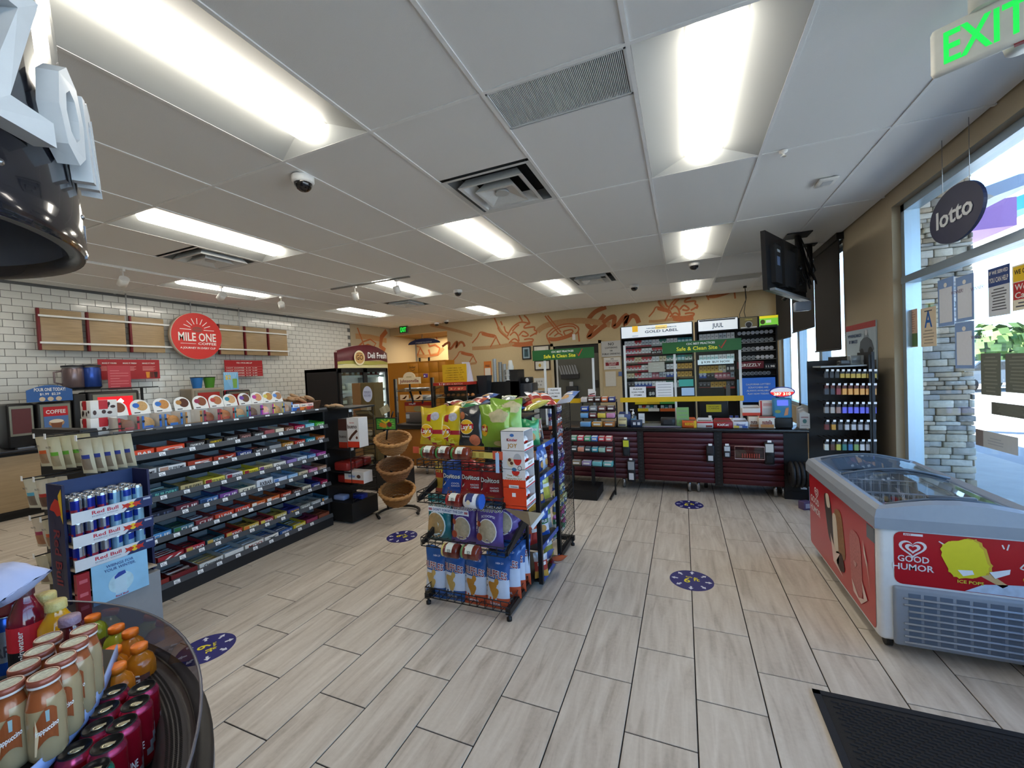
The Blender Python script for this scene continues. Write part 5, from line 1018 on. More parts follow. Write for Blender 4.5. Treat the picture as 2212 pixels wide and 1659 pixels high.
M.disc((w*.6, e, h*.49), X3*w*.17, Z3*h*.06, mat('c2281d'), 24, PI, 2*PI); M.disc((w*.54, e, h*.51), X3*w*.1, Z3*h*.025, mat('3a6a94')); M.disc((w*.78, e, h*.53), X3*w*.09, Z3*h*.032, INK); M.disc((w*.78, e-.0004, h*.53), X3*w*.07, Z3*h*.025, mat('c8c8cc'))
M.text('Treat + Toy...', (w/2, e, h*.42), X3, Z3, h*.022, mat('a88a3c'), w*.55, 'C'); M.text('Twice the Joy!', (w/2, e, h*.385), X3, Z3, h*.022, mat('a88a3c'), w*.7, 'C'); M.quadp((0, e, 0), X3, Z3, w*.28, w*.7, h*.27, h*.31, mat('d8d8da')); M.text('WARNING', (w*.5, e-.0005, h*.28), X3, Z3, h*.015, INK, w*.3, 'C'); M.quadp((0, e, 0), X3, Z3, w*.4, w*.56, h*.16, h*.21, mat('e0e0e2')); M.build('print', t)
for k in range(4):
    z = h*(.04+.235*k); MB().box(0, w, 0, dp, z, z+.003, KW).build('shelf', t); M = MB().box(w, w+.002, .0, dp, z, z+.045, mat('e6e4e4', .45)).box(w+.002, w+.0025, .0, dp, z+.002, z+.01, RED); M.text('Kinder JOY', (w+.003, dp*.3, z+.022), Y3, Z3, .014, mat('9a8a60'), .08); M.build('shelf_lip', t)
    for i in range(3):
        c = Vector((w*.72, .035+.048*i, z+.05)); u_ = MB().lathe([(0, -.03), (.014, -.024), (.021, -.01), (.022, 0)], mat('c8281c', .25, coat=.4), n=14).lathe([(.022, 0), (.02, .012), (.012, .026), (0, .032)], mat('e2dede', .25, coat=.4), n=14)
        ob = u_.build('toy_egg', None, Vector((o.x, 2.40, zb))+c); tag(ob, f'{ORD[i]} red and white plastic egg on the {["lowest", "third", "second", "top"][k]} shelf of the white and orange box', 'toy egg', f'toy eggs, shelf {k+1} of the tall box')
t2 = thing('cardboard_tray', 'torn brown cardboard tray hanging under the egg box', 'cardboard', (o.x, 2.40, zb)); CB = mat('a08a6c', .8, noise=.1); 
M = MB().prism([(0, .005, -.004), (w*1.05, .0, -.006), (w*1.3, .14, -.06), (w*.9, .1, -.14)], (0, .003, -.002), CB); M.prism([(w*.9, .1, -.14), (w*1.3, .14, -.06), (w*1.35, .16, -.05), (w*1.38, .16, -.075), (w*.96, .105, -.165)], (.002, 0, .002), mat('d6d8dc')); M.prism([(0, .005, -.004), (w*.9, .1, -.14), (w*.7, .14, -.1)], (0, .003, 0), CB); M.build('flaps', t2)
# ---------------- service counter ----------------
CY = 5.60; MAR = mat('45101a', .45, noise=.08); CT_ = mat('17171a', .25)
def pt(px, py, y): return P(px, py, y=y)
cx0, cx1 = -1.95, 1.06
ct = thing('service_counter', 'long maroon slatted service counter with a black top', 'counter', (-.45, CY+.35, 0)); ox, oy = .45, -(CY+.35)
MB().rbox(cx0+ox, 1.31+ox, CY-.04+oy, CY+.7+oy, .80, .84, CT_, .008).build('worktop', ct)
MB().box(cx0+ox, cx1+ox, CY+.02+oy, CY+.65+oy, .17, .80, mat('221619')).build('body', ct)
for k in range(9):
    z = .155+k*.071
    for a, b in ((cx0, pt(1378, 980, CY).x), (pt(1391, 980, CY).x, pt(1543, 980, CY).x), (pt(1560, 980, CY).x, cx1)): MB().rbox(a+ox, b+ox, CY-.012+oy, CY+.02+oy, z, z+.066, MAR, .005, 1).build('slat', ct)
for a, b in ((1378, 1391), (1543, 1560)):
    M = MB().box(pt(a, 980, CY).x+ox, pt(b, 980, CY).x+ox, CY-.02+oy, CY+.02+oy, .13, .80, BLK)
    for k in range(15): zz = .16+k*.042; c_ = (pt(a, 980, CY).x+pt(b, 980, CY).x)/2+ox; M.box(c_-.012, c_+.012, CY-.023+oy, CY-.02+oy, zz, zz+.02, mat('2c2c2f'))
    M.build('channel', ct)
for px in (1344, 1490, 1509, 1527, 1668, 1684):
    c = P(px, 1062, z=0); y = CY+.12 if px != 1527 else CY+.35; MB().cyl((c.x+ox, y+oy, 0), (c.x+ox, y+oy, .17), .022, CHROME, 12).build('leg', ct)
re = thing('counter_return', 'black return cabinet at the right end of the counter', 'cabinet', (1.35, 5.75, 0)); MB().box(-.28, -.04, -.1, .6, 0, .79, mat('131315', .5)).build('body', re); MB().box(-.26, -.06, -.104, -.1, .02, .1, BLK).build('kick', re)
for k in range(6): MB().lathe([(.02, -.02), (.13, -.02), (.15, 0), (.13, .02), (.02, .02)], mat('1a1a1c', .6, bump=.2), (0, 0, 0), 18).move(Matrix.Translation((-.24+.045*k, -.26, .34)) @ Matrix.Rotation(PI/2, 4, 'Y')).build('hose_coil', re)
tag(MB().box(-.03, .03, -.002, 0, -.015, .015, TAG).build('price_card', None, D(1722, 1056, 5.6)), 'white price card low on the black return cabinet', 'price tag') if 0 else MB().box(-.12, -.06, -.107, -.1, .13, .155, TAG).build('price_card', re)
# slatwall goods
def hung(px, py0, py1, w, cols, lab, kind='hung_package', txt=None):
    a, b = pt(px, py0, CY-.05), pt(px, py1, CY-.05); h = a.z-b.z; t = thing(kind, lab, 'package', (a.x, CY-.05, b.z)); M = MB().rbox(-w/2, w/2, -.02, .02, 0, h, mat(cols[0], .5), .008, 1); M.build('pack', t)
    M = MB().box(-w*.4, w*.4, -.023, -.018, h*.55, h*.92, mat(cols[1], .4)); M.box(-w*.3, w*.3, -.024, -.018, h*.1, h*.4, mat(cols[2], .4)); M.build('card', t); MB().box(-.02, .02, -.03, -.028, h+.0, h+.025, TAG).build('price_card', t)
hung(1352, 948, 985, .09, ('20262a', 'c9cc3c', '2a3138'), 'dark glove pack with a yellow card, left on the maroon slats')
hung(1363, 993, 1040, .1, ('1c1d22', '9aa0a4', 'd8dade'), 'black and white work glove pack hanging low on the slats', 'glove_pack')
hung(1534, 962, 998, .09, ('15151a', '303036', 'c8ccd0'), 'black charger card pack left of the second channel')
hung(1570, 962, 988, .075, ('2a2d33', 'bfc6cc', 'a8b0b8'), 'grey card pack right of the second channel')
a, b = pt(1587, 964, CY-.07), pt(1652, 993, CY-.07); t = thing('acrylic_bin', 'clear acrylic bin hung on the right maroon slats', 'bin', (a.x, CY-.07, b.z)); w, h = b.x-a.x, a.z-b.z
M = MB().tube([(0, 0, 0), (w, 0, 0), (w, 0, h), (0, 0, h)], .005, mat('c8a8a8', .2), 5, True); M.build('rim', t); MB().box(0, w, 0, .05, 0, h, glassy('e8e0e0', .3)).build('panel', t); M = MB()
for k in range(8): M.box(w*(.25+.08*k), w*(.29+.08*k), .02, .03, .01, h*.4, mat('c4483c'))
M.build('lighters', t)
hung(1661, 955, 1003, .1, ('121214', 'c9c9c4', '1b1b1e'), 'dark tall dispenser with white papers beside the acrylic bin', 'paper_dispenser')
# gum rack in front, candy rack on top
def rackshelf(px0, px1, pys, y, cols, lab, base=None, w=None, sc=1.0):
    a, b = pt(px0, pys[-1], y), pt(px1, pys[-1], y); W_ = b.x-a.x; t = thing('candy_rack', lab, 'display rack', ((a.x+b.x)/2, y, 0 if base is not None else .842)); z0 = t.location.z
    for s_ in (-W_/2, W_/2): MB().box(s_-.008, s_+.008, .05, .08, (base or 0), pt(px0, pys[0], y).z-z0-.02, BLK).build('upright', t)
    for r_, py in enumerate(pys):
        z = pt((px0+px1)/2, py, y).z; dy = .035*r_ if base is None else 0
        MB().prism([(-W_/2, -.06-dy, z-z0-.02), (W_/2, -.06-dy, z-z0-.02), (W_/2, .14, z-z0+.0), (-W_/2, .14, z-z0+.0)], (0, 0, .008), mat('1c1c1e')).build('shelf', t)
        row = cols[r_]; n = len(row); ww = W_/n
        for i, (c_, nm, tx) in enumerate(row):
            h = .062*sc; M = MB().rbox(-ww*.45, ww*.45, 0, .09, 0, h, mat(c_, .4), .003, 1); M.quadp((0, -.0008, 0), X3, Z3, -ww*.3, ww*.3, h*.35, h*.75, mat('d8d8d4') if sum(lin(c_)) < .9 else mat(c_)); M.quadp((0, 0, h+.0006), X3, Y3, -ww*.35, ww*.35, .01, .075, mat('c8ccd0' if i % 2 else 'a0a4a8'))
            if tx: M.text(tx, (0, -.0016, h*.42), X3, Z3, h*.25, INK, ww*.5, 'C')
            o = M.build('candy_box', None, (t.location.x-W_/2+ww*(i+.5), y-.055-dy, z-.010)); o.rotation_euler[0] = .1; tag(o, f'{nm} candy box, {ORD[i]} on the {ORD[r_]} shelf of the {"gum" if base is not None else "counter top candy"} rack', 'candy box')
    return t
rackshelf(1258, 1332, (866, 885, 899, 917), 5.72, [[('c8c0bc', 'white and brown', ''), ('4a2a22', 'striped brown', ''), ('3c2018', 'dark brown', ''), ('c8622c', 'orange', ''), ('2c2f6c', 'navy', '')], [('2448a0', 'blue', ''), ('7a7d84', 'grey', ''), ('6a3c34', 'brown', ''), ('3a1c24', 'maroon', '')], [('6aa0d0', 'light blue', ''), ('5c1c20', 'dark red', ''), ('d8c050', 'yellow', ''), ('c88ab0', 'pink', '')], [('6a9ccc', 'pale blue', ''), ('b8863c', 'golden', ''), ('a0642c', 'copper', '')]], 'black four-shelf candy rack standing on the left of the counter')
gr = rackshelf(1236, 1326, (950, 973, 1003), 5.28, [[('5a9c7c', 'green gum', ''), ('c83c54', 'pink gum', ''), ('4a9a74', 'mint green gum', ''), ('4a7ac0', 'blue gum', ''), ('b8303c', 'red gum', ''), ('c86a6a', 'coral gum', '')], [('3a3a3c', 'black gum', ''), ('d08a74', 'peach gum', ''), ('28424c', 'dark teal gum', ''), ('2f8ca0', 'teal gum', ''), ('9ac0b0', 'pale green gum', ''), ('7a3034', 'maroon gum', '')], [('7a6a50', 'bronze mint', ''), ('8a7aa0', 'lilac mint', ''), ('6ab0b8', 'aqua mint', ''), ('5aa4a8', 'sea green mint', '')]], 'black gum rack standing in front of the maroon counter', base=.0, sc=.9)
a, b = P(1238, 1056, z=0), P(1305, 1058, z=0); t = gr; MB().box(a.x-t.location.x, b.x-t.location.x, -.25, .2, .0, .12, mat('0f0f10', .6)).build('foot_box', t); MB().box(-.02, .02, .0, .04, .1, .35, BLK).build('column', t)
c = P(1330, 1060, z=0); MB().box(c.x-t.location.x-.01, c.x-t.location.x+.01, -.2, .15, .01, .03, BLK).build('foot_bar', t)
cb_ = pt(1277, 856, 5.70); M = MB().prism([(-.05, 0, 0), (.05, 0, 0), (.06, .0, .06), (.03, 0, .1), (-.05, 0, .1)], (0, .01, 0), mat('d8d4d0')); M.poly([(-.045, -.001, .03), (.045, -.001, .045), (.045, -.001, .03), (-.02, -.001, .015)], mat('5a2a24')); M.quadp((0, -.001, 0), X3, Z3, -.05, .05, 0, .012, RED); tag(M.build('header_card', None, (cb_.x, 5.74, 1.262)), 'white and red chocolate card standing on the top of the candy rack', 'card')
# sneeze guard
GD = 5.80; t = thing('sneeze_guard', 'clear guard over the counter on white posts with a yellow bar', 'screen', (-.1, GD, .842)); z0 = .842; WP = mat('d3d6d6', .4)
for px, zt in ((1353, 1.95), (1460, 1.79), (1601, 1.80)):
    x = pt(px, 860, GD).x; MB().box(x-.014+.1, x+.014+.1, -.014, .014, 0, zt-z0, WP).build('post', t)
xa, xb = pt(1340, 860, GD).x, pt(1606, 860, GD).x; MB().box(xa+.1, xb+.1, -.025, -.018, 1.165-z0, 1.23-z0, mat('d4ac14', .5)).build('yellow_bar', t); MB().box(xa+.14, xb+.08, -.004, .0, .34, 1.1, GLS).build('clear_panel', t)
t2 = thing('sneeze_guard', 'smaller clear guard left of the candy rack with a yellow bar', 'screen', (-1.6, GD, .842))
for px in (1180, 1284): x = pt(px, 860, GD).x; MB().box(x-.014+1.6, x+.014+1.6, -.014, .014, 0, 1.80-z0 if px > 1200 else 1.80-z0, WP).build('post', t2)
xa, xb = pt(1195, 860, GD).x, pt(1258, 860, GD).x; MB().box(xa+1.6, xb+1.6, -.025, -.018, 1.165-z0, 1.23-z0, mat('d4ac14', .5)).build('yellow_bar', t2)
GRN = mat('1f5c2c', .45, noise=.1)
for k, (tt, pa, pb) in enumerate(((t2, (1150, 758), (1284, 775)), (t, (1430, 741), (1602, 757)))):
    a, b = pt(*pa, GD-.03), pt(*pb, GD-.03); z1 = pt(pa[0], pa[1]+ (22 if k == 0 else 24), GD-.03).z; s_ = thing('safety_sign', ['green Safe & Clean Site sign over the smaller guard, in front of the doorway', 'green Safe & Clean Site sign on the tall posts before the tobacco display'][k], 'sign', (a.x, GD-.035, z1)); w, h = b.x-a.x, a.z-z1
    MB().box(0, w, 0, .004, 0, h, GRN).build('board', s_); M = MB(); M.text('CDC BEST PRACTICES', (w*.5, -.001, h*.68), X3, Z3, h*.17, WHT, w*.36, 'C'); M.text('Safe & Clean Site', (w*.45, -.001, h*.2), X3, Z3, h*.32, mat('e6e03c', .4), w*.52, 'C'); M.stroke([(w*.73, h*.5), (w*.755, h*.25), (w*.82, h*.9)], h*.12, mat('b03a2a'), (0, -.001, 0), X3, Z3, True); M.build('lettering', s_)
def paper(px0, py0, px1, py1, y, lab, lines, kind='paper_sign', base='e4e6ea', rnd_=None, h_=.16):
    a, b = pt(px0, py0, y), pt(px1, py1, y); w, h = b.x-a.x, a.z-b.z; t = thing(kind, lab, 'notice', (a.x, y, b.z)); MB().box(0, w, -.001, .001, 0, h, mat(base, .6)).build('sheet', t); M = MB(); n = len(lines)
    for i, l in enumerate(lines):
        z = h*(1-(i+1)*.9/(n+.3))
        if l: M.text(l, (w*.5, -.0022, z), X3, Z3, h*.5/(n+1), INK, w*min(.86, .1+.075*len(l)), 'C')
        else: M.quadp((0, -.0022, 0), X3, Z3, w*.12, w*.88, z, z+h*.03, mat('8a8d94'))
    M.build('print', t); return t
paper(1360, 836, 1396, 859, GD-.015, 'white PLEASE SCAN YOUR ITEMS sheet on the big guard', ['PLEASE', 'SCAN YOUR', 'ITEMS'])
t = paper(1416, 826, 1455, 859, GD-.015, 'white pictogram sheet on the big guard', ['', '', '', '', '']); paper(1183, 838, 1213, 862, GD-.03, 'white PLEASE SCAN YOUR ITEMS sheet behind the chip rack', ['PLEASE', 'SCAN YOUR', 'ITEMS'])
# things on the counter
ZK = .842
def box_(px0, px1, pyt, y, dp, col, lab, name='candy_box', txt=None, tc=WHT, extra=None, z=ZK, cat='box', open_=True):
    a, b = P(px0, 900, y=y), P(px1, 900, y=y); w = b.x-a.x; h = P((px0+px1)/2, pyt, y=y).z-z; M = MB()
    M.rbox(-w/2, w/2, 0, dp, 0, h, mat(col, .4), .004, 1)
    if open_: M.quadp((0, 0, h+.0006), X3, Y3, -w*.42, w*.42, dp*.1, dp*.9, mat('5a4a42', .6)); M.poly([(-w/2, dp, h), (w/2, dp, h), (w*.4, dp+.01, h+.03), (-w*.4, dp+.01, h+.03)], mat(col, .5))
    if extra:
        for e in extra: M.quadp((0, -.0007*(1+extra.index(e)), 0), X3, Z3, w*(e[0]-.5), w*(e[1]-.5), h*e[2], h*e[3], mat(e[4]))
    if txt: M.text(txt, (0, -.006, h*.35), X3, Z3, h*.36, tc, w*.6, 'C')
    o = M.build(name, None, ((a.x+b.x)/2, y, z+.001)); return tag(o, lab, cat)
box_(1473, 1504, 909, 5.62, .12, 'c8561c', 'orange peanut cup box at the left of the counter candy', txt='REESES', tc=YEL, extra=[(.82, 1, 0, 1, 'd8b02c'), (.1, .75, .2, .75, 'b84a1a')])
box_(1505, 1540, 910, 5.62, .12, 'c6c4c4', 'white and red candy box second from the left on the counter front', extra=[(.0, 1, .7, .95, 'b8343c'), (.55, .95, .1, .4, '7a3a30')])
box_(1541, 1582, 911, 5.62, .12, '8f1418', 'dark red wafer bar box on the counter front', txt='KitKat')
box_(1583, 1616, 911, 5.62, .12, 'c8ccd8', 'white and blue coconut bar box on the counter front', txt='Almond', tc=mat('2f4a9c'), extra=[(.05, .4, .05, .4, 'c8b040'), (.6, .95, .05, .35, '3a5aa0')])
box_(1617, 1640, 900, 5.68, .14, 'cfc4b8', 'left nutella snack box beside the blue kiosk', txt='nute', tc=mat('4a1c18'), extra=[(.1, .9, .05, .3, '8a5a34')])
box_(1639, 1675, 900, 5.64, .14, 'd8d0c4', 'right nutella snack box beside the blue kiosk', txt='nutella', tc=mat('7c1420'), extra=[(0, 1, .9, 1, 'a0302c'), (.1, .9, .05, .32, 'b07a44')])
zz = P(1655, 900, y=5.66).z+.004
box_(1604, 1645, 882, 5.72, .1, 'd8d6d6', 'white and orange chocolate bar box lying on the left snack box', extra=[(0, 1, 0, .4, 'c8402c')], z=zz); box_(1643, 1674, 866, 5.72, .1, 'd4ced0', 'red and white box standing on the right snack box', extra=[(0, .12, 0, 1, 'b82c30'), (.88, 1, 0, 1, 'b82c30'), (.2, .8, .15, .5, 'b8b8bc'), (.2, .8, .65, .85, 'c8a0a0')], z=zz, open_=False)
box_(1334, 1353, 908, 5.66, .08, 'c8bc90', 'small yellow and white box at the left end of the counter', extra=[(.1, .9, .1, .4, '5a5a60')]); box_(1335, 1362, 895, 5.76, .05, '3a4a7c', 'blue and white leaflet box behind the small yellow box', extra=[(0, .5, .4, 1, 'd8d8d8')])
box_(1362, 1386, 908, 5.64, .09, '26344c', 'dark card terminal box with white symbols on the counter', 'card_terminal', extra=[(.2, .45, .3, .7, 'c8ccd4'), (.6, .85, .3, .7, 'c8ccd4')], cat='card reader', open_=False)
box_(1427, 1458, 904, 5.7, .16, '1c1c20', 'black payment keypad on the counter', 'payment_keypad', extra=[(.2, .8, .3, .8, '2c2e33')], cat='card reader', open_=False)
box_(1386, 1472, 921, 5.62, .3, '5a6468', 'clear display case for scratch tickets set in the counter', 'ticket_case', extra=[(.05, .95, .2, .8, '8a7a8c')], cat='case', open_=False)
c = pt(1368, 915, 5.75); t = thing('sanitizer_bottle', 'clear pump bottle of hand sanitizer on the counter', 'bottle', (c.x, 5.78, ZK)); MB().lathe([(0, 0), (.04, .002), (.042, .02), (.042, .13), (.015, .165)], glassy('cfe4ec', .8), n=18).build('bottle', t); MB().lathe([(0, .003), (.038, .005), (.038, .09), (0, .09)], mat('a8d4e6', .2, trans=.4), n=16).build('gel', t); MB().lathe([(.017, .165), (.017, .185), (.006, .187), (.006, .215), (.012, .217), (.012, .225), (0, .226)], WHT, n=12).box(-.04, 0, -.005, .005, .215, .224, WHT).build('pump', t); MB().box(-.025, .025, -.0432, -.042, .04, .1, mat('4aa0c8')).build('paper_label', t)
paper(1461, 880, 1489, 921, 5.70, 'green hanging flyer on the counter front of the register', ['', '', '', ''], 'flyer', '7ba86a'); paper(1379, 893, 1393, 914, 5.85, 'small white card beside the pump bottle', ['', ''], 'card')
c = pt(1543, 900, 5.95); t = thing('register_screen', 'black register monitor with a yellow sticker', 'monitor', (c.x, 6.0, ZK)); MB().rbox(-.17, .17, 0, .04, .08, .32, BLK, .01).build('screen', t); MB().box(-.09, .09, -.004, 0, .16, .26, mat('c8b820')).build('sticker', t); MB().box(-.05, .05, 0, .12, 0, .1, BLK).build('stand', t); M = MB(); [M.text(s_, (0, -.005, z_), X3, Z3, .012, INK, .13, 'C') for s_, z_ in (('WE ACCEPT', .225), ('CARDS', .2))]; M.build('lettering', t)
for i, (px, l) in enumerate(((1534, 'first white dispenser bottle behind the candy boxes'), (1580, 'second white bottle with a blue cap behind the candy boxes'), (1592, 'third white bottle with a blue cap behind the candy boxes'))): c = pt(px, 900, 5.85); M = MB().lathe([(0, 0), (.028, 0), (.028, .09), (.02, .1)], WHT, n=14).lathe([(.02, .1), (.02, .125), (0, .126)], mat('2c3f8c' if i else 'd8d8d8'), n=12); tag(M.build('white_bottle', None, (c.x, 5.88, ZK)), l, 'bottle')
for px, l in ((1548, 'left pale blue mask bag on the counter'), (1566, 'right pale blue mask bag on the counter')): c = pt(px, 905, 5.8); M = MB().lathe([(0, 0), (.05, .01), (.06, .035), (.035, .06), (0, .065)], mat('9ab0c8', .4), n=12, sx=1.1, sy=.7); tag(M.build('mask_bag', None, (c.x, 5.80, ZK)), l, 'bag')
# price kiosk
c = pt(1692, 900, 5.62); t = thing('lottery_kiosk', 'blue lottery checker with a lit red oval number sign', 'kiosk', (c.x, 5.64, ZK)); MB().rbox(-.1, .1, 0, .14, 0, .13, BLK, .015).build('base', t); MB().rbox(-.095, .095, .0, .09, .12, .36, mat('3a84b4', .4), .02).build('body', t); MB().box(-.055, .055, -.004, .0, .27, .335, mat('5a6ae8', .3, emit=.7)).build('screen', t)
M = MB(); M.prism([(.13*math.cos(a*PI/12), .01, .43+.062*math.sin(a*PI/12)) for a in range(24)], (0, .03, 0), mat('2f3f9c', .4)); M.disc((0, .008, .43), X3*.118, Z3*.052, mat('d8dce8', .4, emit=.3), 24, 0, PI); M.disc((0, .008, .43), X3*.118, Z3*.052, mat('c81c1c', .4, emit=1.0), 24, PI, 2*PI); M.build('oval_sign', t); MB().text('287 310', (0, .006, .393), X3, Z3, .03, mat('ffd0a0', .4, emit=2.5, noise=0), .17, 'C').build('digits', t); MB().disc((-.05, -.0045, .2), X3*.03, Z3*.02, mat('8a9a5c')).poly([(.01, -.0045, .15), (.05, -.0045, .16), (.06, -.0045, .25), (.03, -.0045, .24)], mat('c8906a')).build('print', t)
for i, (px, y, l) in enumerate(((1738, 5.66, 'front white leaflet box right of the blue kiosk'), (1736, 5.74, 'middle white leaflet box behind the front one'), (1734, 5.82, 'rear white leaflet box, furthest back'), (1766, 5.72, 'white leaflet box by the right end of the counter'))):
    c = pt(px, 900, y); h = .2+.025*i if i < 3 else .2; M = MB().prism([(-.05, 0, 0), (.05, 0, 0), (.05, 0, h*.85), (.0, 0, h), (-.05, 0, h*.9)], (0, .06, 0), mat('c8cacc', .5)); M.disc((0, -.001, h*.42), X3*.02, Z3*.025, mat('4a7a80')); M.quadp((0, -.001, 0), X3, Z3, -.035, .035, h*.62, h*.68, mat('9a7a80')); M.quadp((0, -.001, 0), X3, Z3, -.035, .035, h*.15, h*.18, mat('8a8d94')); tag(M.build('leaflet_box', None, (c.x, y, ZK)), l, 'leaflet box')
# ---------------- tobacco display ----------------
TY = 7.4; q = lambda px, py: P(px, py, y=TY)
tb_ = thing('tobacco_display', 'tall black tobacco shelving behind the counter', 'shelving', (.2, TY+.15, 0)); ox, oy = -.2, -(TY+.15)
X0, X1, X2, X3_ = q(1343, 780).x, q(1505, 780).x, q(1594, 780).x, q(1680, 780).x
for a, b, zt in ((X0, q(1497, 740).x, 2.37), (X1, X2-.01, 2.36), (X2, X3_, 2.35)):
    MB().box(a+ox, b+ox, .02, .16, 0, zt, mat('17181a', .6)).build('cabinet', tb_)
    for x in (a, b): MB().box(x+ox-.01, x+ox+.01, -.12, .02, .2, zt-.02, BLK).build('divider', tb_)
rng = random.Random(12)
def header(pa, pb, h0, draw, lab, em=.3, base='dfe8f2'):
    a, b = q(*pa), q(*pb); zt = a.z; zb = q(*h0).z; w = b.x-a.x; t = thing('lit_header', lab, 'lit sign', (a.x, TY-.14, zb)); h = zt-zb; MB().box(0, w, 0, .32, 0, h, mat('222326')).build('frame', t); M = MB().quadp((0, -.002, 0), X3, Z3, .01, w-.01, .01, h-.01, mat(base, .4, emit=em, noise=.03)); M.build('lit_panel', t); M = MB(); draw(M, w, h); M.build('print', t)
def dg(M, w, h): e = (0, -.004, 0); M.quadp(e, X3, Z3, w*.17, w*.25, h*.5, h*.98, mat('d8a82c', .4, emit=.4)); M.text('GOLD LABEL', (w*.58, -.004, h*.35), X3, Z3, h*.2, mat('3a4454'), w*.46, 'C'); M.text('TAKE ANOTHER LOOK AT FLAVOR', (w*.58, -.004, h*.66), X3, Z3, h*.09, mat('5a6474'), w*.42, 'C'); M.text('NEWPORT', (w*.21, -.0045, h*.14), X3, Z3, h*.08, mat('8a94a0'), w*.09, 'C'); M.quadp(e, X3, Z3, w*.5, w*.66, h*.6, h*.9, mat('e6cc7c', .4, emit=.4)); M.text('TAKE ANOTHER LOOK', (w*.58, -.0048, h*.66), X3, Z3, h*.07, mat('5a6474'), w*.28, 'C')
header((1343, 708), (1495, 697), (1343, 734), dg, 'wide white lit GOLD LABEL header over the left tobacco shelves')
def dj(M, w, h): M.text('JUUL', (w*.5, -.004, h*.28), X3, Z3, h*.34, mat('3a444e'), w*.27, 'C'); M.quadp((0, -.004, 0), X3, Z3, w*.04, w*.93, h*.82, h*.93, mat('3a3e44'))
header((1506, 693), (1592, 687), (1506, 719), dj, 'white lit JUUL header in the middle of the tobacco display')
def d_(M, w, h): M.text('COPENHAGEN', (w*.5, -.004, h*.72), X3, Z3, h*.1, mat('c8c060'), w*.4, 'C'); M.disc((w*.5, -.004, h*.35), X3*w*.2, Z3*h*.27, mat('9aa0a4')); M.disc((w*.5, -.0045, h*.35), X3*w*.16, Z3*h*.21, mat('2c2c30')); M.quadp((0, -.004, 0), X3, Z3, .02, w-.02, h*.06, h*.16, mat('c8ccd0'))
header((1594, 688), (1634, 685), (1594, 713), d_, 'brown camouflage header with a round tin', .25, '5c5434')
def de(M, w, h): M.quadp((0, -.004, 0), X3, Z3, .01, w-.01, h*.75, h*.97, mat('d8cc28', .4, emit=.5)); M.quadp((0, -.004, 0), X3, Z3, w*.36, w*.62, h*.35, h*.6, mat('c8dcc0', .4, emit=.4)); M.disc((w*.2, -.004, h*.45), X3*w*.12, Z3*h*.2, mat('5a5a30')); M.quadp((0, -.004, 0), X3, Z3, .02, w-.02, h*.06, h*.16, mat('2c2c30'))
header((1635, 685), (1678, 681), (1635, 709), de, 'green and yellow header at the right end of the tobacco display', .6, '6fb83c')
def pack(c1, c2, c3):
    M = MB().box(-.026, .026, 0, .02, 0, .086, mat(c1, .4)); M.quadp((0, -.0008, 0), X3, Z3, -.026, .026, .052, .086, mat(c2)) if c2 else None; M.quadp((0, -.0014, 0), X3, Z3, -.014, .014, .03, .05, mat(c3)); return M.mesh('cigarette_pack')
PK = {k: pack(*v) for k, v in dict(white=('d8dadc', None, '9aa0a8'), red=('d8d4d4', 'a81c2c', 'a81c2c'), silver=('b0b8c0', 'c8d0d8', '6a747e'), green=('d0d8d4', '1f6a5c', '1f6a5c'), teal=('9ad0d4', '2a7a84', 'd8e0e0'), gold=('c8a04c', 'b08838', '7a5a20'), cream=('d0c8b4', 'c0b490', '8a7a50'), blue=('3a5aa8', 'c8d0dc', 'c8d0dc'), pink=('c88a94', 'b05a6c', 'e0d8d8'), black=('2a2a2e', '5a5a60', '8a8d92'), mint=('c4dce0', 'e0ecee', '8ab8bc')).items()}
def prow(px0, px1, py, seq, strip, nm, unit):
    a, b = q(px0, py), q(px1, py+ (px0-px1)*.1); z = q((px0+px1)/2, py).z; n = int((b.x-a.x)/.058)
    MB().box(a.x+ox, b.x+ox, -.11, .02, z-.008, z-.002, mat('2a2b2e')).build('shelf', tb_)
    M = MB(); sw = (b.x-a.x)/len(strip)
    for i, s_ in enumerate(strip): M.box(a.x+ox+sw*i, a.x+ox+sw*(i+1), -.116, -.11, z-.03, z-.001, mat(s_, .4))
    M.build('price_strip', tb_)
    for i in range(n):
        k = seq[int(i*len(seq)/n)]; o = bpy.data.objects.new('cigarette_pack', PK[k]); COL.objects.link(o); o.location = (a.x+.03+.058*i, TY-.09-.15+.17, z-.0015); o.location.y = TY+.15-.105
        tag(o, f'{k} cigarette pack, {ORD[i]} from the left, {nm} shelf, {unit} tobacco unit', 'cigarette pack', f'{k} packs, {nm} shelf, {unit} unit')
L6 = ['top', 'second', 'third', 'fourth', 'fifth', 'sixth']
seqs = [['white', 'red', 'silver', 'white', 'green', 'white', 'teal', 'teal'], ['red', 'red', 'white', 'red', 'red', 'white', 'silver', 'green'], ['red', 'cream', 'red', 'white', 'cream', 'green', 'teal', 'green'], ['red', 'red', 'white', 'cream', 'black', 'white', 'gold', 'gold'], ['cream', 'red', 'white', 'pink', 'silver', 'blue', 'gold', 'gold'], ['black', 'blue', 'blue', 'white', 'white', 'green', 'silver', 'black']]
strips = [['8c2038', '8c2038', '9aa0a0', '2a5a44', '2a5a44'], ['8c2038', '6a1c2c', '8c2038', '2c2c30', '2c5a44'], ['6a5a50', '8c2038', '4a4438', '24483c', '24483c'], ['5a5048', '8c2038', 'c8c8c4', '4a3838', '5a4a3c'], ['26262a', '8c2038', '8c2038', '4a4034', '6a5c40'], ['2c2c30', '8c2038', '8c2038', 'b0b4b8', '2c2c30']]
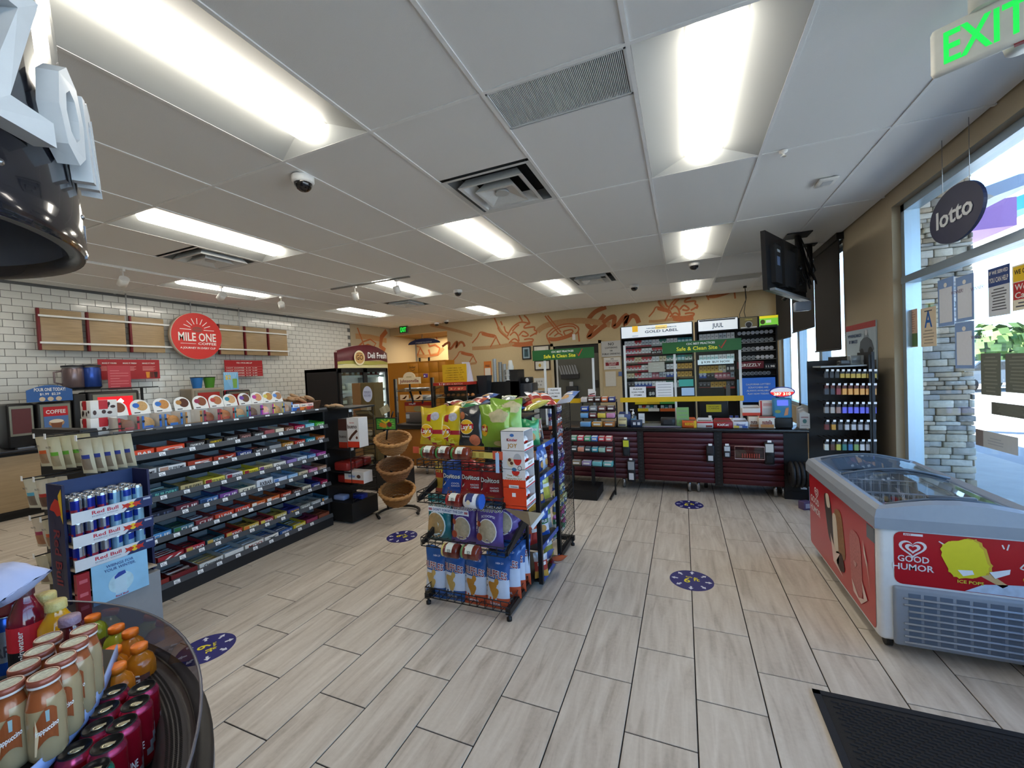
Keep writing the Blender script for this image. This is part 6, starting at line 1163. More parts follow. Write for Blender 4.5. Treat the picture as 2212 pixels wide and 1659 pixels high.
for k, py in enumerate((743, 761, 780, 798, 815, 834)): prow(1348, 1500, py+(0), seqs[k], strips[k], L6[k], 'left')
for k, (py, sq, st) in enumerate(((731, ['white', 'white', 'silver', 'white'], ['c8ccd0', 'c8ccd0']), (777, ['mint', 'mint', 'white', 'mint'], ['c8d8e0', 'a0b0bc']), (801, ['gold', 'gold', 'cream', 'black'], ['d8c020', 'd8b860', 'b0b4b8']), (816, ['blue', 'black', 'pink', 'pink', 'silver'], ['2a2a2e', '8a4a50']), (836, ['black', 'gold', 'gold', 'black'], ['a8423c', 'c8c8c8', 'a8423c']))): prow(1510, 1588, py, sq, st, L6[k], 'middle')
tin = MB().cyl((0, 0, 0), (0, .03, 0), .028, mat('a8acae', .35, .4), 18).cyl((0, -.002, 0), (0, 0, 0), .023, mat('6a6e74', .4), 16).mesh('round_tin'); tinw = MB().cyl((0, 0, 0), (0, .03, 0), .028, mat('d0d4da', .35), 18).cyl((0, -.002, 0), (0, 0, 0), .023, mat('b8bcc8', .4), 16).mesh('round_tin')
for r_, py in enumerate((720, 737, 755, 774)):
    a, b = q(1596, py), q(1676, py-7); z = q(1636, py-3).z
    MB().box(X2+ox, X3_+ox, -.1, .02, z-.042, z-.036, mat('b8bcbe' if r_ else '26272a')).build('shelf', tb_)
    for i in range(8):
        o = bpy.data.objects.new('round_tin', tinw if r_ == 0 or (r_ > 1 and i > 3) else tin); COL.objects.link(o); o.location = (X2+.04+.062*i, TY+.06, z-.002); tag(o, f'{"pale" if r_ == 0 or (r_ > 1 and i > 3) else "dark"} round tobacco tin, {ORD[i]} from the left on the {L6[r_]} tin shelf', 'tobacco tin', f'{"pale" if r_ == 0 or (r_ > 1 and i > 3) else "dark"} tins, {L6[r_]} shelf')
for r_, py in enumerate((807, )): 
    z = q(1636, py).z
    MB().box(X2+ox, X3_+ox, -.1, .02, z-.036, z-.03, mat('26272a')).build('shelf', tb_)
    for i in range(8): o = bpy.data.objects.new('round_tin', tin); COL.objects.link(o); o.location = (X2+.04+.055*i, TY+.06, z+.004); tag(o, f'dark round tobacco tin, {ORD[i]} from the left on the lowest tin shelf', 'tobacco tin', 'dark tins on the lowest shelf')
def plate(px0, py0, px1, py1, col, lab, txt=None, tc=WHT, y=TY-.02, em=0, name='price_plate', lines=()):
    a, b = P(px0, py0, y=y), P(px1, py1, y=y); w, h = b.x-a.x, a.z-b.z; t = thing(name, lab, 'sign', (a.x, y, b.z)); MB().box(0, w, 0, .01, 0, h, mat(col, .4, emit=em)).build('plate', t); M = MB()
    if txt: M.text(txt, (w*.5, -.001, h*.3), X3, Z3, h*.4, tc, w*.8, 'C')
    for i, l in enumerate(lines): M.text(l, (w*.5, -.001, h*(.7-.13*i)), X3, Z3, h*.065, tc, w*min(.8, .035*len(l)+.1), 'C')
    if txt or lines: M.build('lettering', t)
    return t
plate(1592, 782, 1650, 795, '641420', 'maroon GRIZZLY plate under the tin shelves', 'GRIZZLY'); plate(1652, 786, 1676, 796, '26282c', 'dark price plate right of the maroon plate', '11.98')
plate(1601, 817, 1676, 868, '2f5fb4', 'blue California lottery screen under the tin shelves', lines=['CALIFORNIA LOTTERY', 'SCRATCHERS ARE', 'ALWAYS AVAILABLE.', 'PLAY NOW TODAY!'], em=.35, name='lottery_screen')
plate(1400, 783, 1436, 803, 'c8c4bc', 'white price plate with a black 784 tab on the left shelves', lines=['$7.84', '', 'LOW PRICE']); plate(1406, 758, 1430, 764, '1c1c20', 'small black 9.99 price plate on the second shelf', '$9.99'); plate(1507, 778, 1585, 785, 'd0e0e8', 'long white lit price bar in the middle unit', '$ 9.99  BUY NOW', mat('2c3a4a'), em=.35); plate(1400, 842, 1416, 858, '1c1c20', 'black price plate with a big white figure near the bar', '$8'); plate(1568, 788, 1588, 803, '26262a', 'black price plate with white figures in the middle unit', '8 88')
plate(1472, 838, 1500, 854, '9ab4d8', 'small bright screen behind the bar', em=.4, name='small_screen'); plate(1505, 838, 1566, 856, '101114', 'wide black printer housing behind the bar', name='printer'); plate(1568, 832, 1578, 856, '6a6a6c', 'grey upright panel beside the black printer', name='panel'); plate(1466, 820, 1498, 834, '3c9a94', 'teal lit tag behind the middle post', em=.3); plate(1592, 820, 1597, 858, '7ab4d8', 'narrow pale blue strip left of the lottery screen')
# low shelf units seen under the yellow bar
for k, (px0, px1, py, cs) in enumerate(((1372, 1425, 871, ['d8c020', 'c8a82c']), (1378, 1424, 886, ['d8c030', 'd0d0cc']), (1426, 1460, 870, ['4a9a4c', '4a9a4c']), (1426, 1460, 886, ['c8642c', 'c8642c']))):
    a, b = P(px0, py, y=7.2), P(px1, py, y=7.2); M = MB().box(a.x, b.x, 7.2, 7.58, a.z-.02, a.z-.01, BLK)
    tag(M.build('low_shelf', None), f'{["upper left yellow edged", "lower left yellow edged", "green edged", "orange edged"][k]} shelf seen under the yellow bar', 'shelf')
    M = MB(); n = len(cs)
    for i, s_ in enumerate(cs): x0 = a.x+(b.x-a.x)*i/n; M.box(x0, a.x+(b.x-a.x)*(i+1)/n, 7.19, 7.2, a.z-.02, a.z+.03, mat(s_, .4))
    M.build('edge_strip', SC.objects[[o.name for o in SC.objects if o.name.startswith('low_shelf')][-1]])
    for i in range(int((b.x-a.x)/.062)):
        o = bpy.data.objects.new('cigarette_pack', PK[['teal', 'white', 'red', 'mint'][(i+k) % 4]]); COL.objects.link(o); o.location = (a.x+.035+.062*i, 7.25, a.z-.0095-.1); o.location.z = a.z-.009; tag(o, f'{ORD[i]} cigarette pack on the {["upper left", "lower left", "green edged", "orange edged"][k]} low shelf under the bar', 'cigarette pack', f'packs on low shelf {["upper left", "lower left", "green edged", "orange edged"][k]}')
struct(MB().box(.75, 1.95, 7.0, 7.05, 0, .0001, BLK).build('trim_1')) if 0 else None
# ---------------- right wall pegboard of accessories ----------------
pg = thing('accessory_rack', 'black pegboard rack of phone accessories on the right wall', 'display rack', (1.78, 5.35, 0))
MB().box(-.0, .03, -.02, 1.25, .0, 1.66, BLK).build('side_board', pg); MB().box(-.42, .04, -.02, .0, .0, .0001, BLK).build('foot', pg) if 0 else None
MB().box(-.45, .04, .32, .34, .0, 1.62, mat('1b1b1e')).build('pegboard', pg); MB().box(.02, .045, -.03, .34, 0, 1.69, mat('1f2228')).build('end_post', pg); MB().box(-.42, .03, .0, .3, 0, .1, BLK).build('base', pg); MB().box(-.4, .03, .02, .32, 1.545, 1.56, mat('9aa4ac', .3)).build('top_shelf', pg)
rows6 = [(802, ['26262a']*3+['b89a3c']*7, .07, 'gold and black lighter'), (832, ['3a3f4a', '3a3f4a', '8a3038', 'e0a050', 'e0a050', 'e0a050', 'e0a050', 'e0a050', 'e0a050'], .1, 'orange and red'), (872, ['8a8a8c', 'b0a8a0', '9a7a70', '6a6ae0', '6a6ae0', '6a6ae0', '6a6ae0', '6a6ae0', '6a6ae0'], .1, 'violet'), (910, ['6a2a2c', 'b8862c', '5a5a60', 'b8b8bc', 'b8b8bc', 'a8a8ac', 'b0b0b4', 'b8b8bc'], .09, 'silver'), (952, ['c8ccc4', '5a3a30', 'b0b04c', '3a7a74', '3a6a9c', '7a9a5c', 'c8c8c8', 'a0a0a4', 'c8ccd0'], .1, 'mixed colour')]
for r_, (py, cs, h, nm) in enumerate(rows6):
    n = len(cs); M = MB()
    for i, c_ in enumerate(cs):
        px = 1778+(1893-1778)*(i+.5)/n; y = 5.36; c = P(px, py, y=y); 
        o = MB().box(-.018, .018, -.02, .02, -h, 0, mat(c_, .35)).box(-.018, .018, -.0205, .02, -h*.35, -.0, mat('5a2c28' if nm.startswith('orange') else '26222c' if nm == 'violet' else '303034')).box(-.012, .012, -.05, -.048, 0, .022, TAG).build('accessory_pack', None, (c.x, y, c.z)); tag(o, f'accessory pack hanging {ORD[i]} in the {nm} row of the right wall rack', 'accessory')
        MB().box(-.003, .003, -.048, .3, .008, .014, BLK).build('peg_hook', o)
for k, (px, py, c_, l) in enumerate(((1822, 772, '3a3a3c', 'black bowl of cables on top of the accessory rack'), (1845, 768, 'a8b4b8', 'clear case on top of the accessory rack, left'), (1868, 768, 'b8c4cc', 'clear case on top of the accessory rack, right'))):
    c = P(px, py, y=5.5); (M := MB()).rbox(-.05, .05, -.05, .05, 0, .1 if k else .05, mat(c_, .15, trans=.5 if k else 0), .01); M.box(-.035, .035, -.052, -.05, .02, .05, mat('5a646c')); tag(M.build('clear_case', None, (c.x, 5.5, 1.561)), l, 'case')
# ---------------- mural on the back and left walls (flat paint) ----------------
MB_, MD = mat('9a5a34', .85, noise=.12), mat('a8623a', .85, noise=.15); TAN = mat('a8825a', .85, noise=.15)
mu = MB()
YW = YB-.004
def mp(x, y, s_=5.53, x0=1020, y0=600): p = P(x0+x/s_, y0+y/s_, y=YW); return (p.x, p.z)
def ms(pts, w, m=MD, k=0, **a):
    pp = [mp(*p, **a) for p in pts]; q_ = []
    for i in range(len(pp)-1):          # Catmull-Rom smoothing
        p0, p1, p2, p3 = pp[max(0, i-1)], pp[i], pp[i+1], pp[min(len(pp)-1, i+2)]
        for t_ in (0, .25, .5, .75): q_.append(tuple(.5*((2*p1[j])+(-p0[j]+p2[j])*t_+(2*p0[j]-5*p1[j]+4*p2[j]-p3[j])*t_**2+(-p0[j]+3*p1[j]-3*p2[j]+p3[j])*t_**3) for j in (0, 1)))
    q_.append(pp[-1]); mu.stroke(q_, w*1.55, m, (0, YW-.0006*k-len(mu.f)*1.5e-6, 0), X3, Z3)
EMP = [[(1600, 350), (1480, 400), (1400, 480), (1375, 560), (1440, 600), (1520, 520), (1580, 440)], [(1440, 600), (1390, 700), (1420, 700), (1540, 600), (1600, 560)], [(1560, 540), (1640, 480), (1700, 470), (1690, 580), (1740, 560), (1800, 480), (1850, 450), (1820, 560), (1900, 460), (1960, 470), (1990, 540)]]
def em(dx, dy, sc, k=1, n=3):
    for st in EMP[3-n:] if n < 3 else EMP: ms([(1700+(x-1700)*sc+dx, 520+(y-520)*sc+dy) for x, y in st], .075*sc, MB_, k)
em(0, 0, 1)
def hand(dx, dy, sc=1.0):
    T = lambda L: [(x*sc+dx, y*sc+dy) for x, y in L]
    for L in ([(265, 480), (300, 560), (330, 640), (400, 700), (440, 740)], [(340, 520), (360, 565)], [(380, 580), (400, 640), (430, 660)], [(620, 450), (660, 490), (690, 550)], [(560, 450), (600, 520)], [(420, 700), (460, 620), (520, 560), (590, 530), (680, 545)], [(690, 550), (640, 565), (620, 600), (700, 590), (745, 590), (740, 625)], [(480, 640), (520, 590), (560, 560)], [(450, 690), (500, 650), (545, 690), (560, 760)], [(560, 690), (610, 640), (670, 680), (640, 700), (590, 690)], [(620, 740), (680, 730), (730, 740), (690, 790), (620, 790)], [(440, 780), (500, 730), (550, 760), (540, 800), (480, 810)], [(690, 700), (780, 650)], [(740, 625), (770, 640), (760, 680)]): ms(T(L), .028*sc, MD, 1)
    ms(T([(310, 590), (350, 650), (420, 710)]), .06*sc, TAN); ms(T([(460, 790), (600, 800), (720, 780)]), .09*sc, MD)
def cube(dx, dy, sc=1.0):
    T = lambda L: [(x*sc+dx, y*sc+dy) for x, y in L]
    for L in ([(0, 780), (60, 710), (100, 650), (190, 670), (280, 695), (255, 760), (215, 830)], [(280, 695), (310, 760), (335, 805)], [(110, 665), (200, 695), (270, 705)]): ms(T(L), .025*sc, MD, 1)
    ms(T([(120, 668), (200, 690), (270, 700)]), .06*sc, MD); ms(T([(0, 840), (120, 838), (330, 810)]), .05*sc, TAN)
def cup(dx, dy, sc=1.0):
    T = lambda L: [(x*sc+dx, y*sc+dy) for x, y in L]
    for L in ([(870, 455), (1030, 660)], [(900, 450), (1060, 650)], [(890, 680), (960, 610), (1080, 560), (1200, 555), (1270, 600), (1250, 660), (1150, 710), (1000, 750), (910, 740), (890, 680)], [(920, 690), (1000, 620), (1100, 585), (1200, 580), (1240, 610)], [(890, 700), (930, 785)], [(1265, 640), (1280, 765)], [(1090, 640), (1180, 620), (1200, 650), (1120, 690), (1090, 640)], [(980, 700), (1030, 665), (1080, 690)]): ms(T(L), .025*sc, MD, 1)
    ms(T([(910, 725), (1000, 730), (1120, 700), (1200, 660)]), .05*sc, MD)
hand(0, 0); cup(0, 0); cube(0, 0); ms([(780, 640), (860, 580), (1000, 540), (1200, 515), (1400, 520), (1650, 560)], .1, TAN); ms([(0, 845), (250, 830), (450, 800), (500, 800)], .07, TAN)
hand(1920, -310, 1.0); cube(2110, -235, .9); cup(2860-870, -440, .9); ms([(2480, 230), (2700, 170), (2950, 130), (3100, 115)], .1, TAN, 0)
em(-1970+0, 290, .62, 1, 1); cube(-230, 330, .85); ms([(-300, 520), (-500, 560), (-160, 640), (0, 690)][1:], .06, TAN)
mu.build('mural', wall_back)
# the same painted band on the left wall and inside the hall
mu = MB(); XM = XL+.012
def mp2(px, py): p = P(px, py, x=XM); return (p.y, p.z)
for L, w, m in (([(768, 726), (800, 728), (835, 736)], .16, TAN), ([(772, 708), (786, 745)], .05, MD), ([(770, 752), (785, 738), (800, 733), (812, 742), (806, 752)], .05, MD), ([(835, 715), (824, 728), (822, 748), (832, 757)], .16, MB_), ([(778, 752), (795, 745), (808, 752)], .08, MD)):
    mu.stroke([mp2(*p) for p in L], w, m, (XM+len(mu.f)*1e-4, 0, 0), Y3, Z3)
mu.build('mural', wall_left)
mu = MB(); YH = 12.39
def mp3(px, py): p = P(px, py, y=YH); return (p.x, p.z)
for L, w, m in (([(838, 725), (845, 745), (856, 735), (858, 752), (868, 735), (874, 745)], .12, MB_), ([(868, 758), (885, 766), (920, 770), (945, 765), (958, 752)], .12, TAN), ([(882, 765), (893, 746), (908, 750), (902, 768)], .05, MD), ([(908, 752), (916, 766)], .05, MD), ([(922, 735), (928, 748), (940, 745), (950, 752), (946, 766), (930, 768), (926, 755)], .07, MD), ([(912, 722), (922, 738)], .04, MD), ([(940, 722), (945, 735)], .04, MD)):
    mu.stroke([mp3(*p) for p in L], w, m, (0, YH-len(mu.f)*1e-4, 0), X3, Z3)
mu.build('mural', bpy.data.objects['wall_hall'])
hl = bpy.data.lights.new('hall_fill', 'AREA'); hl.energy = 45; hl.size = .5; hl.color = (1, .82, .55); ho = bpy.data.objects.new('hall_fill', hl); COL.objects.link(ho); ho.location = (-7.6, 11.6, HZ-.02); tag(ho, 'unseen warm light added to brighten the restroom hall', 'lamp')  # area light without a fixture, added to brighten the hall
a = P(876, 745, y=10.85); b = P(945, 738, y=10.85); t = thing('restroom_sign', 'dark blue half oval sign reading restrooms, hung on a thin rod', 'sign', ((a.x+b.x)/2, 10.99, a.z)); w = (b.x-a.x)/2
MB().prism([(w*math.cos(k*PI/20), 0, .17*math.sin(k*PI/20)) for k in range(21)], (0, .02, 0), mat('1f2c58', .5)).build('half_oval', t); MB().text('restrooms', (0, -.003, .03), X3, Z3, .055, mat('9aa4b8'), w*1.0, 'C').build('lettering', t); MB().cyl((-.06, .01, .15), (-.06, .01, HZ-a.z-.02), .008, BLK, 6).build('rod', t)
c = P(871, 712, y=10.7); t = thing('exit_sign', 'lit green exit sign over the restroom opening', 'exit sign', (c.x, 10.7, c.z)); MB().rbox(-.16, .16, 0, .05, -.11, .11, mat('4a5a4c', .4), .01).build('case', t); MB().text('EXIT', (-.0, -.002, -.07), X3, Z3, .14, mat('18e048', .4, emit=1.1, noise=0), .22, 'C').build('letters', t); MB().box(-.04, .04, .01, .04, .11, ZC-c.z, mat('c8c8c4')).build('bracket', t)
# doorway in the back wall
fr = MAT_FR = mat('b3a587', .6)
dr = MB().box(DO0-.08, DO0, YB-.02, YB+.16, 0, DZ+.08, MAT_FR).box(DO1, DO1+.08, YB-.02, YB+.16, 0, DZ+.08, MAT_FR).box(DO0-.08, DO1+.08, YB-.02, YB+.16, DZ, DZ+.08, MAT_FR); struct(dr.build('trim_2'))
dd = struct(MB().box(DO0+.02, DO1-.02, YB+.05, YB+.09, 0, DZ-.25, mat('56564f', .35)).box(DO0+.02, DO1-.02, YB+.05, YB+.09, DZ-.25, DZ, mat('1a1a1a')).build('door_1'))
M = MB().box(DO0+.06, DO0+.1, YB+.02, YB+.05, .9, 2.0, mat('c8cacc', .3)); M.build('edge_strip', dd); M = MB().box(DO1-.12, DO1-.05, YB-.0, YB+.05, 1.15, 1.35, BLK).build('door_handle', dd)
a, b = P(1212, 800, y=YB+.03), P(1252, 817, y=YB+.03); t = thing('badge_rack', 'small dark rack holding clear bags on the glass door', 'rack', (a.x, YB+.02, b.z)); w, h = b.x-a.x, a.z-b.z; MB().box(0, w, -.05, .03, 0, h*.6, mat('26262a')).build('holder', t)
for k in range(7): MB().poly([(w*(k+.1)/7, -.06, h*.5), (w*(k+.9)/7, -.06, h*.5), (w*(k+.7)/7-.05, -.1, h*1.5), (w*(k+.1)/7-.05, -.1, h*1.6)], mat('8a8d92', .2)).build('clear_bag', t)
a, b = P(1224, 828, y=YB+.03), P(1250, 858, y=YB+.03); t = thing('door_bin', 'dark wall bin with grey papers on the glass door', 'bin', (a.x, YB+.02, b.z)); w, h = b.x-a.x, a.z-b.z; MB().rbox(0, w, -.1, .03, 0, h*.8, mat('1c1e22'), .02).build('bin', t); MB().box(w*.3, w*.6, -.06, -.02, h*.5, h*1.1, mat('9a9ca0')).build('papers', t)
def frame(px0, py0, px1, py1, lab, col, inner, mat_='c8c4b8', draw=None):
    y = YB-.03; a, b = P(px0, py0, y=y), P(px1, py1, y=y); w, h = b.x-a.x, a.z-b.z; t = thing('framed_picture', lab, 'picture', (a.x, y, b.z)); f = mat(col, .4); bw = .035
    MB().box(0, w, 0, .028, 0, h, f).build('frame', t); M = MB().box(bw, w-bw, -.004, 0, bw, h-bw, mat(mat_, .5)); M.build('mount', t); M = MB(); M.quadp((0, -.006, 0), X3, Z3, w*.25, w*.75, h*.2, h*.8, mat(inner)); (draw(M, w, h) if draw else 0); M.build('picture', t)
frame(1127, 749, 1147, 776, 'small black framed portrait picture left of the green sign', '15151a', '3a5a64', '8aa0ac', lambda M, w, h: (M.disc((w*.5, -.007, h*.68), X3*w*.13, Z3*h*.1, mat('26323a')), M.poly([(w*.3, -.007, h*.25), (w*.7, -.007, h*.25), (w*.6, -.007, h*.6), (w*.4, -.007, h*.6)], mat('2a4650'))))
frame(1151, 747, 1188, 772, 'dark framed certificate half hidden behind the green sign', '2a1a14', 'd4d0c8'); frame(1154, 779, 1189, 799, 'dark framed certificate with a gold seal below the green sign', '2a1a14', 'd4d2c8', 'c8c6bc', lambda M, w, h: M.disc((w*.35, -.007, h*.5), X3*.04, Z3*.05, mat('b8963c')))
def wsign(px0, py0, px1, py1, lab, base, lines, y=YB-.02, band=None, cat='sign', nm='wall_sign'):
    a, b = P(px0, py0, y=y), P(px1, py1, y=y); w, h = b.x-a.x, a.z-b.z; t = thing(nm, lab, cat, (a.x, y, b.z)); MB().box(0, w, 0, .015, 0, h, mat(base, .4)).build('plate', t); M = MB()
    if band: M.quadp((0, -.001, 0), X3, Z3, w*.1, w*.9, h*band[0], h*band[1], mat(band[2]))
    for tx, z, hh, ww, c_ in lines: M.text(tx, (w*.5, -.0022, h*z), X3, Z3, h*hh, mat(c_), w*ww, 'C')
    if lines or band: M.build('lettering', t)
    return t
wsign(1298, 738, 1343, 769, 'grey NO LOITERING OR PUBLIC DRINKING sign beside the doorway', 'b4b6b6', [('NO', .72, .17, .28, '1c1c20'), ('LOITERING', .52, .11, .6, '3a3a40'), ('OR', .33, .1, .14, '3a3a40'), ('PUBLIC DRINKING', .12, .11, .9, '3a3a40')])
wsign(1304, 773, 1341, 797, 'white sign with a red band about refusing service', 'c8c8c4', [('WE', .82, .11, .2, '3a3a40'), ('RESERVE THE RIGHT', .66, .09, .75, '5a5a60'), ('TO REFUSE', .48, .1, .5, 'd8c8c8'), ('SERVICE', .34, .1, .4, 'd8c8c8'), ('TO ANYONE', .1, .09, .45, '5a5a60')], band=(.3, .6, '7a1424'))
wsign(1307, 803, 1331, 834, 'blank pale sheet of paper taped below the signs', 'c4c2ba', []); wsign(1336, 803, 1349, 812, 'small blue and white card at the tobacco shelf edge', '5a6f9c', []); wsign(1236, 722, 1243, 734, 'small white motion sensor on the mural over the doorway', 'dcdcdc', [], cat='sensor', nm='motion_sensor')
wsign(1045, 781, 1062, 812, 'orange bordered poster behind the coffee cups', 'c8722c', [('FREE', .62, .14, .6, '2a2a2e')], band=(.02, .55, 'd8d4cc'), cat='poster'); wsign(1153, 817, 1177, 838, 'pale grey pictogram sheet on the wall right of the steel box', 'c4c6c4', [('o o o', .6, .2, .6, '55585c'), ('o o', .25, .2, .45, '55585c')], cat='notice')
# ---------------- deli cooler ----------------
XD = -6.2; y0 = P(728, 795, x=XD).y; y1 = P(836, 794, x=XD).y; zt = P(780, 795, x=XD).z; zs = P(730, 759, x=XD).z
t = thing('deli_cooler', 'tall black two-door Deli Fresh cooler with sandwiches', 'fridge', (XD, y0, 0)); L_ = y1-y0
x0 = P(656, 776, y=y0).x-XD
M = MB().box(x0, -.02, 0, .05, 0, zt, mat('121213', .6)).box(x0, -.02, L_-.05, L_, 0, zt, mat('9a9d9e')).box(x0, x0+.05, 0, L_, 0, zt, mat('c8caca')).box(x0, -.02, 0, L_, 0, .3, BLK).box(x0, 0, 0, L_, zt-.06, zt, mat('1a1a1b')); M.build('cabinet', t)
MB().box(-.16, -.14, L_-.11, L_-.07, .4, zt-.12, mat('ffffff', .4, emit=14, noise=0)).build('inner_lamp', t); MB().box(-.16, -.14, .08, .11, .4, zt-.12, mat('ffffff', .4, emit=8, noise=0)).build('inner_lamp', t)
for a, b in ((.02, L_/2), (L_/2, L_-.02)):
    M = MB(); f = .055
    M.box(0, .03, a, a+f, .3, zt-.01, BLK).box(0, .03, b-f, b, .3, zt-.01, BLK).box(0, .03, a, b, zt-.09, zt-.01, BLK).box(0, .03, a, b, .3, .36, BLK); d_o = M.build('door', t); MB().box(.01, .014, a+f, b-f, .36, zt-.09, glassy('eef4f2', .2)).build('pane', d_o)
for z in (.45, .8, 1.12, 1.42, 1.72): MB().box(x0+.08, -.06, .06, L_-.06, z-.015, z, mat('d0d4d4', .4)).build('rack', t); MB().box(-.06, -.05, .06, L_-.06, z-.03, z+.02, mat('c8cccc')).build('shelf_rail', t)
r = random.Random(2)
for z, cs in ((1.72, ['8a6a48', 'a8744a', '8a6a48', 'b08a5c', '7a2a24', '6a1c1c', '7a2420', '8a2a24']), (1.42, ['8a8a84', 'd8d4cc', '6a625a', 'd8d4cc', 'b8a040', 'd8b84c']), (1.12, ['6a5a4c', '9a8a80', '5a4a40', 'a8302a', 'c8c8c4']), (.8, ['b8b0a0', '7a5a44', 'c8c4b8', 'b03a2c', 'c8c8c4', '4a4a44'])):
    n = len(cs)
    for i, c_ in enumerate(cs):
        y = .12+(L_-.24)*(i+.5)/n; w = (L_-.24)/n*.38; h = r.uniform(.11, .19); M = MB().rbox(-.08, .08, -w, w, 0, h, mat(c_, .4), .015, 1); M.box(.08, .082, -w*.6, w*.6, h*.3, h*.7, mat('d0ccc0')); tag(M.build('chilled_food', None, Vector((XD-.17, y0+y, z+.001))), f'{ORD[i]} packed food item from the left on the {["upper", "second", "third", "low"][[1.72, 1.42, 1.12, .8].index(z)]} deli cooler shelf', 'food pack')
# curved header
M = MB(); hh = zs-zt; n = 16; DR, DY2, CRM = mat('5a1c24', .45), mat('a8a04c', .45), mat('d8cc94', .45)
def top(s_): return zt+hh*(1+.45*math.sin(PI*s_))
def X_(s_): return .02+.10*math.sin(PI*s_)
for i in range(n):
    s0, s1 = i/n, (i+1)/n; ya, yb = L_*s0, L_*s1
    for k, (f0, f1, m) in enumerate(((0, .16, CRM), (.16, .34, DY2), (.34, 1, DR))):
        g = lambda s_, f: zt+(top(s_)-zt)*(f+ (.05*math.sin(s_*7+k) if 0 < f < 1 else 0))
        M.add([(X_(s0), ya, g(s0, f0)), (X_(s1), yb, g(s1, f0)), (X_(s1), yb, g(s1, f1)), (X_(s0), ya, g(s0, f1)), (-.06, ya, g(s0, f1)), (-.06, yb, g(s1, f1))], [(0, 1, 2, 3)]+([(3, 2, 5, 4)] if f1 == 1 else []), m, True)
M.box(-.06, .02, 0, .01, zt, zt+hh*.95, DR); M.build('header', t)
M = MB(); e = .128; M.disc((e, L_*.33, zt+hh*.62), Y3*.15, Z3*.15, mat('e6d8b4')); M.disc((e+.002, L_*.33, zt+hh*.62), Y3*.125, Z3*.12, mat('c89a5c')); M.text('GO', (e+.004, L_*.33, zt+hh*.5), Y3, Z3, .1, mat('4a2418'), .19, 'C'); M.text('ExtraGood', (e+.004, L_*.33, zt+hh*.85), Y3, Z3, .03, mat('6a3a20'), .16, 'C'); M.text('Deli Fresh', (e+.0, L_*.69, zt+hh*.62), Y3, Z3, .12, WHT, L_*.39, 'C'); M.build('header_print', t)
# ---------------- orange locker ----------------
OR, OR2 = mat('a86a0e', .5, noise=.04), mat('b87612', .5); yl = 10.1; xa, xm, xb = P(838, 800, y=yl).x, P(880, 800, y=yl).x, P(963, 800, y=yl).x; zt = P(920, 780, y=yl).z
t = thing('parcel_locker', 'tall orange parcel locker under the restroom sign', 'locker', (xm, yl, 0)); MB().box(xa-xm, xb-xm, 0, .5, 0, zt, OR).build('body', t)
cols = [0, (xb-xm)*.3, (xb-xm)*.58, (xb-xm)*.82, xb-xm]
for i in range(4):
    for j in range(6): MB().rbox(cols[i]+.01, cols[i+1]-.01, -.012, 0, zt-.04-.3*(j+1)+.01, zt-.04-.3*j-.005, OR2, .004, 1).build('locker_door', t)
M = MB().text('locker', ((cols[0]+cols[1])/2, -.014, zt-.19), X3, Z3, .07, mat('3a2810'), .22, 'C'); M.stroke([(-.08, .0), (-.04, -.03), (.0, -.04), (.04, -.03), (.08, 0)], .014, mat('3a2810'), ((cols[0]+cols[1])/2, -.014, zt-.22), X3, Z3); M.build('lettering', t)
for px in (908, 928): c = P(px, 778, y=yl+.1); MB().box(c.x-xm-.02, c.x-xm+.02, .05, .09, zt, zt+.11, BLK).build('top_hook', t)
# ---------------- food counter with roller grill and bun case ----------------
FC = 5.62; fx = P(862, 960, y=FC).x; t = thing('food_counter', 'orange fronted hot food counter with a black top', 'counter', (fx, FC, 0)); L2 = -2.0-fx; OF = mat('a4641c', .5, noise=.05)
MB().rbox(-.03, L2, -.04, .62, .78, .86, mat('141414', .3), .008).build('worktop', t); MB().box(0, L2, .03, .58, .16, .78, mat('4a3018')).build('body', t)
for k in range(3): w = L2/3; MB().rbox(w*k+.006, w*(k+1)-.006, 0, .03, .16, .775, OF, .004, 1).build('door', t)
for px in (922, 939): c = P(px, 1025, y=FC+.1); MB().cyl((c.x-fx, .12, 0), (c.x-fx, .12, .17), .022, CHROME, 12).build('leg', t)
MB().box(.1, .2, -.01, 0, .52, .58, mat('c0503a')).build('red_label', t)
ZF = .86; F = lambda px, py, y=FC+.1: P(px, py, y=y)
# roller grill guard
a, b = F(852, 830), F(932, 830); ga = thing('grill_guard', 'black posted sneeze guard with the Johnsonville sign', 'food guard', ((a.x+b.x)/2, FC+.12, ZF)); hw = (b.x-a.x)/2; zp = F(852, 819).z-ZF
for s_ in (-hw, hw): MB().box(s_-.02, s_+.02, -.02, .02, 0, zp, BLK).build('post', ga); MB().box(s_+.02 if s_ < 0 else s_+.02, s_+.03, -.02, .02, 0, zp, CHROME).build('trim', ga)
z1 = F(890, 842).z-ZF; MB().prism([(-hw, -.05, z1-.03), (hw, -.05, z1-.03), (hw, .3, z1+.02), (-hw, .3, z1+.02)], (0, 0, .012), glassy('dfe6e8', 1.0)).build('glass_shelf', ga); MB().lathe([(.0, 0), (.2, .0), (.21, .02), (0, .022)], mat('d8dadc', .15, .6), (0, .1, z1+.01), 24, sx=1.2, sy=.6).build('heat_dish', ga)
for s_ in (-.12, .08): MB().tube([(s_-.03, .1, z1-.02), (s_+.02, .1, z1-.18), (s_+.06, .05, z1-.24)], .018, BLK, 6).build('arm', ga)
a, b = F(864, 829), F(911, 829); M = MB(); w = (b.x-a.x); zb = F(888, 829).z; h = F(888, 815).z-zb; t = thing('brand_sign', 'cream Johnsonville sign with a domed top on the grill guard', 'sign', ((a.x+b.x)/2, FC+.06, zb)); CRE = mat('e0c8a0', .45)
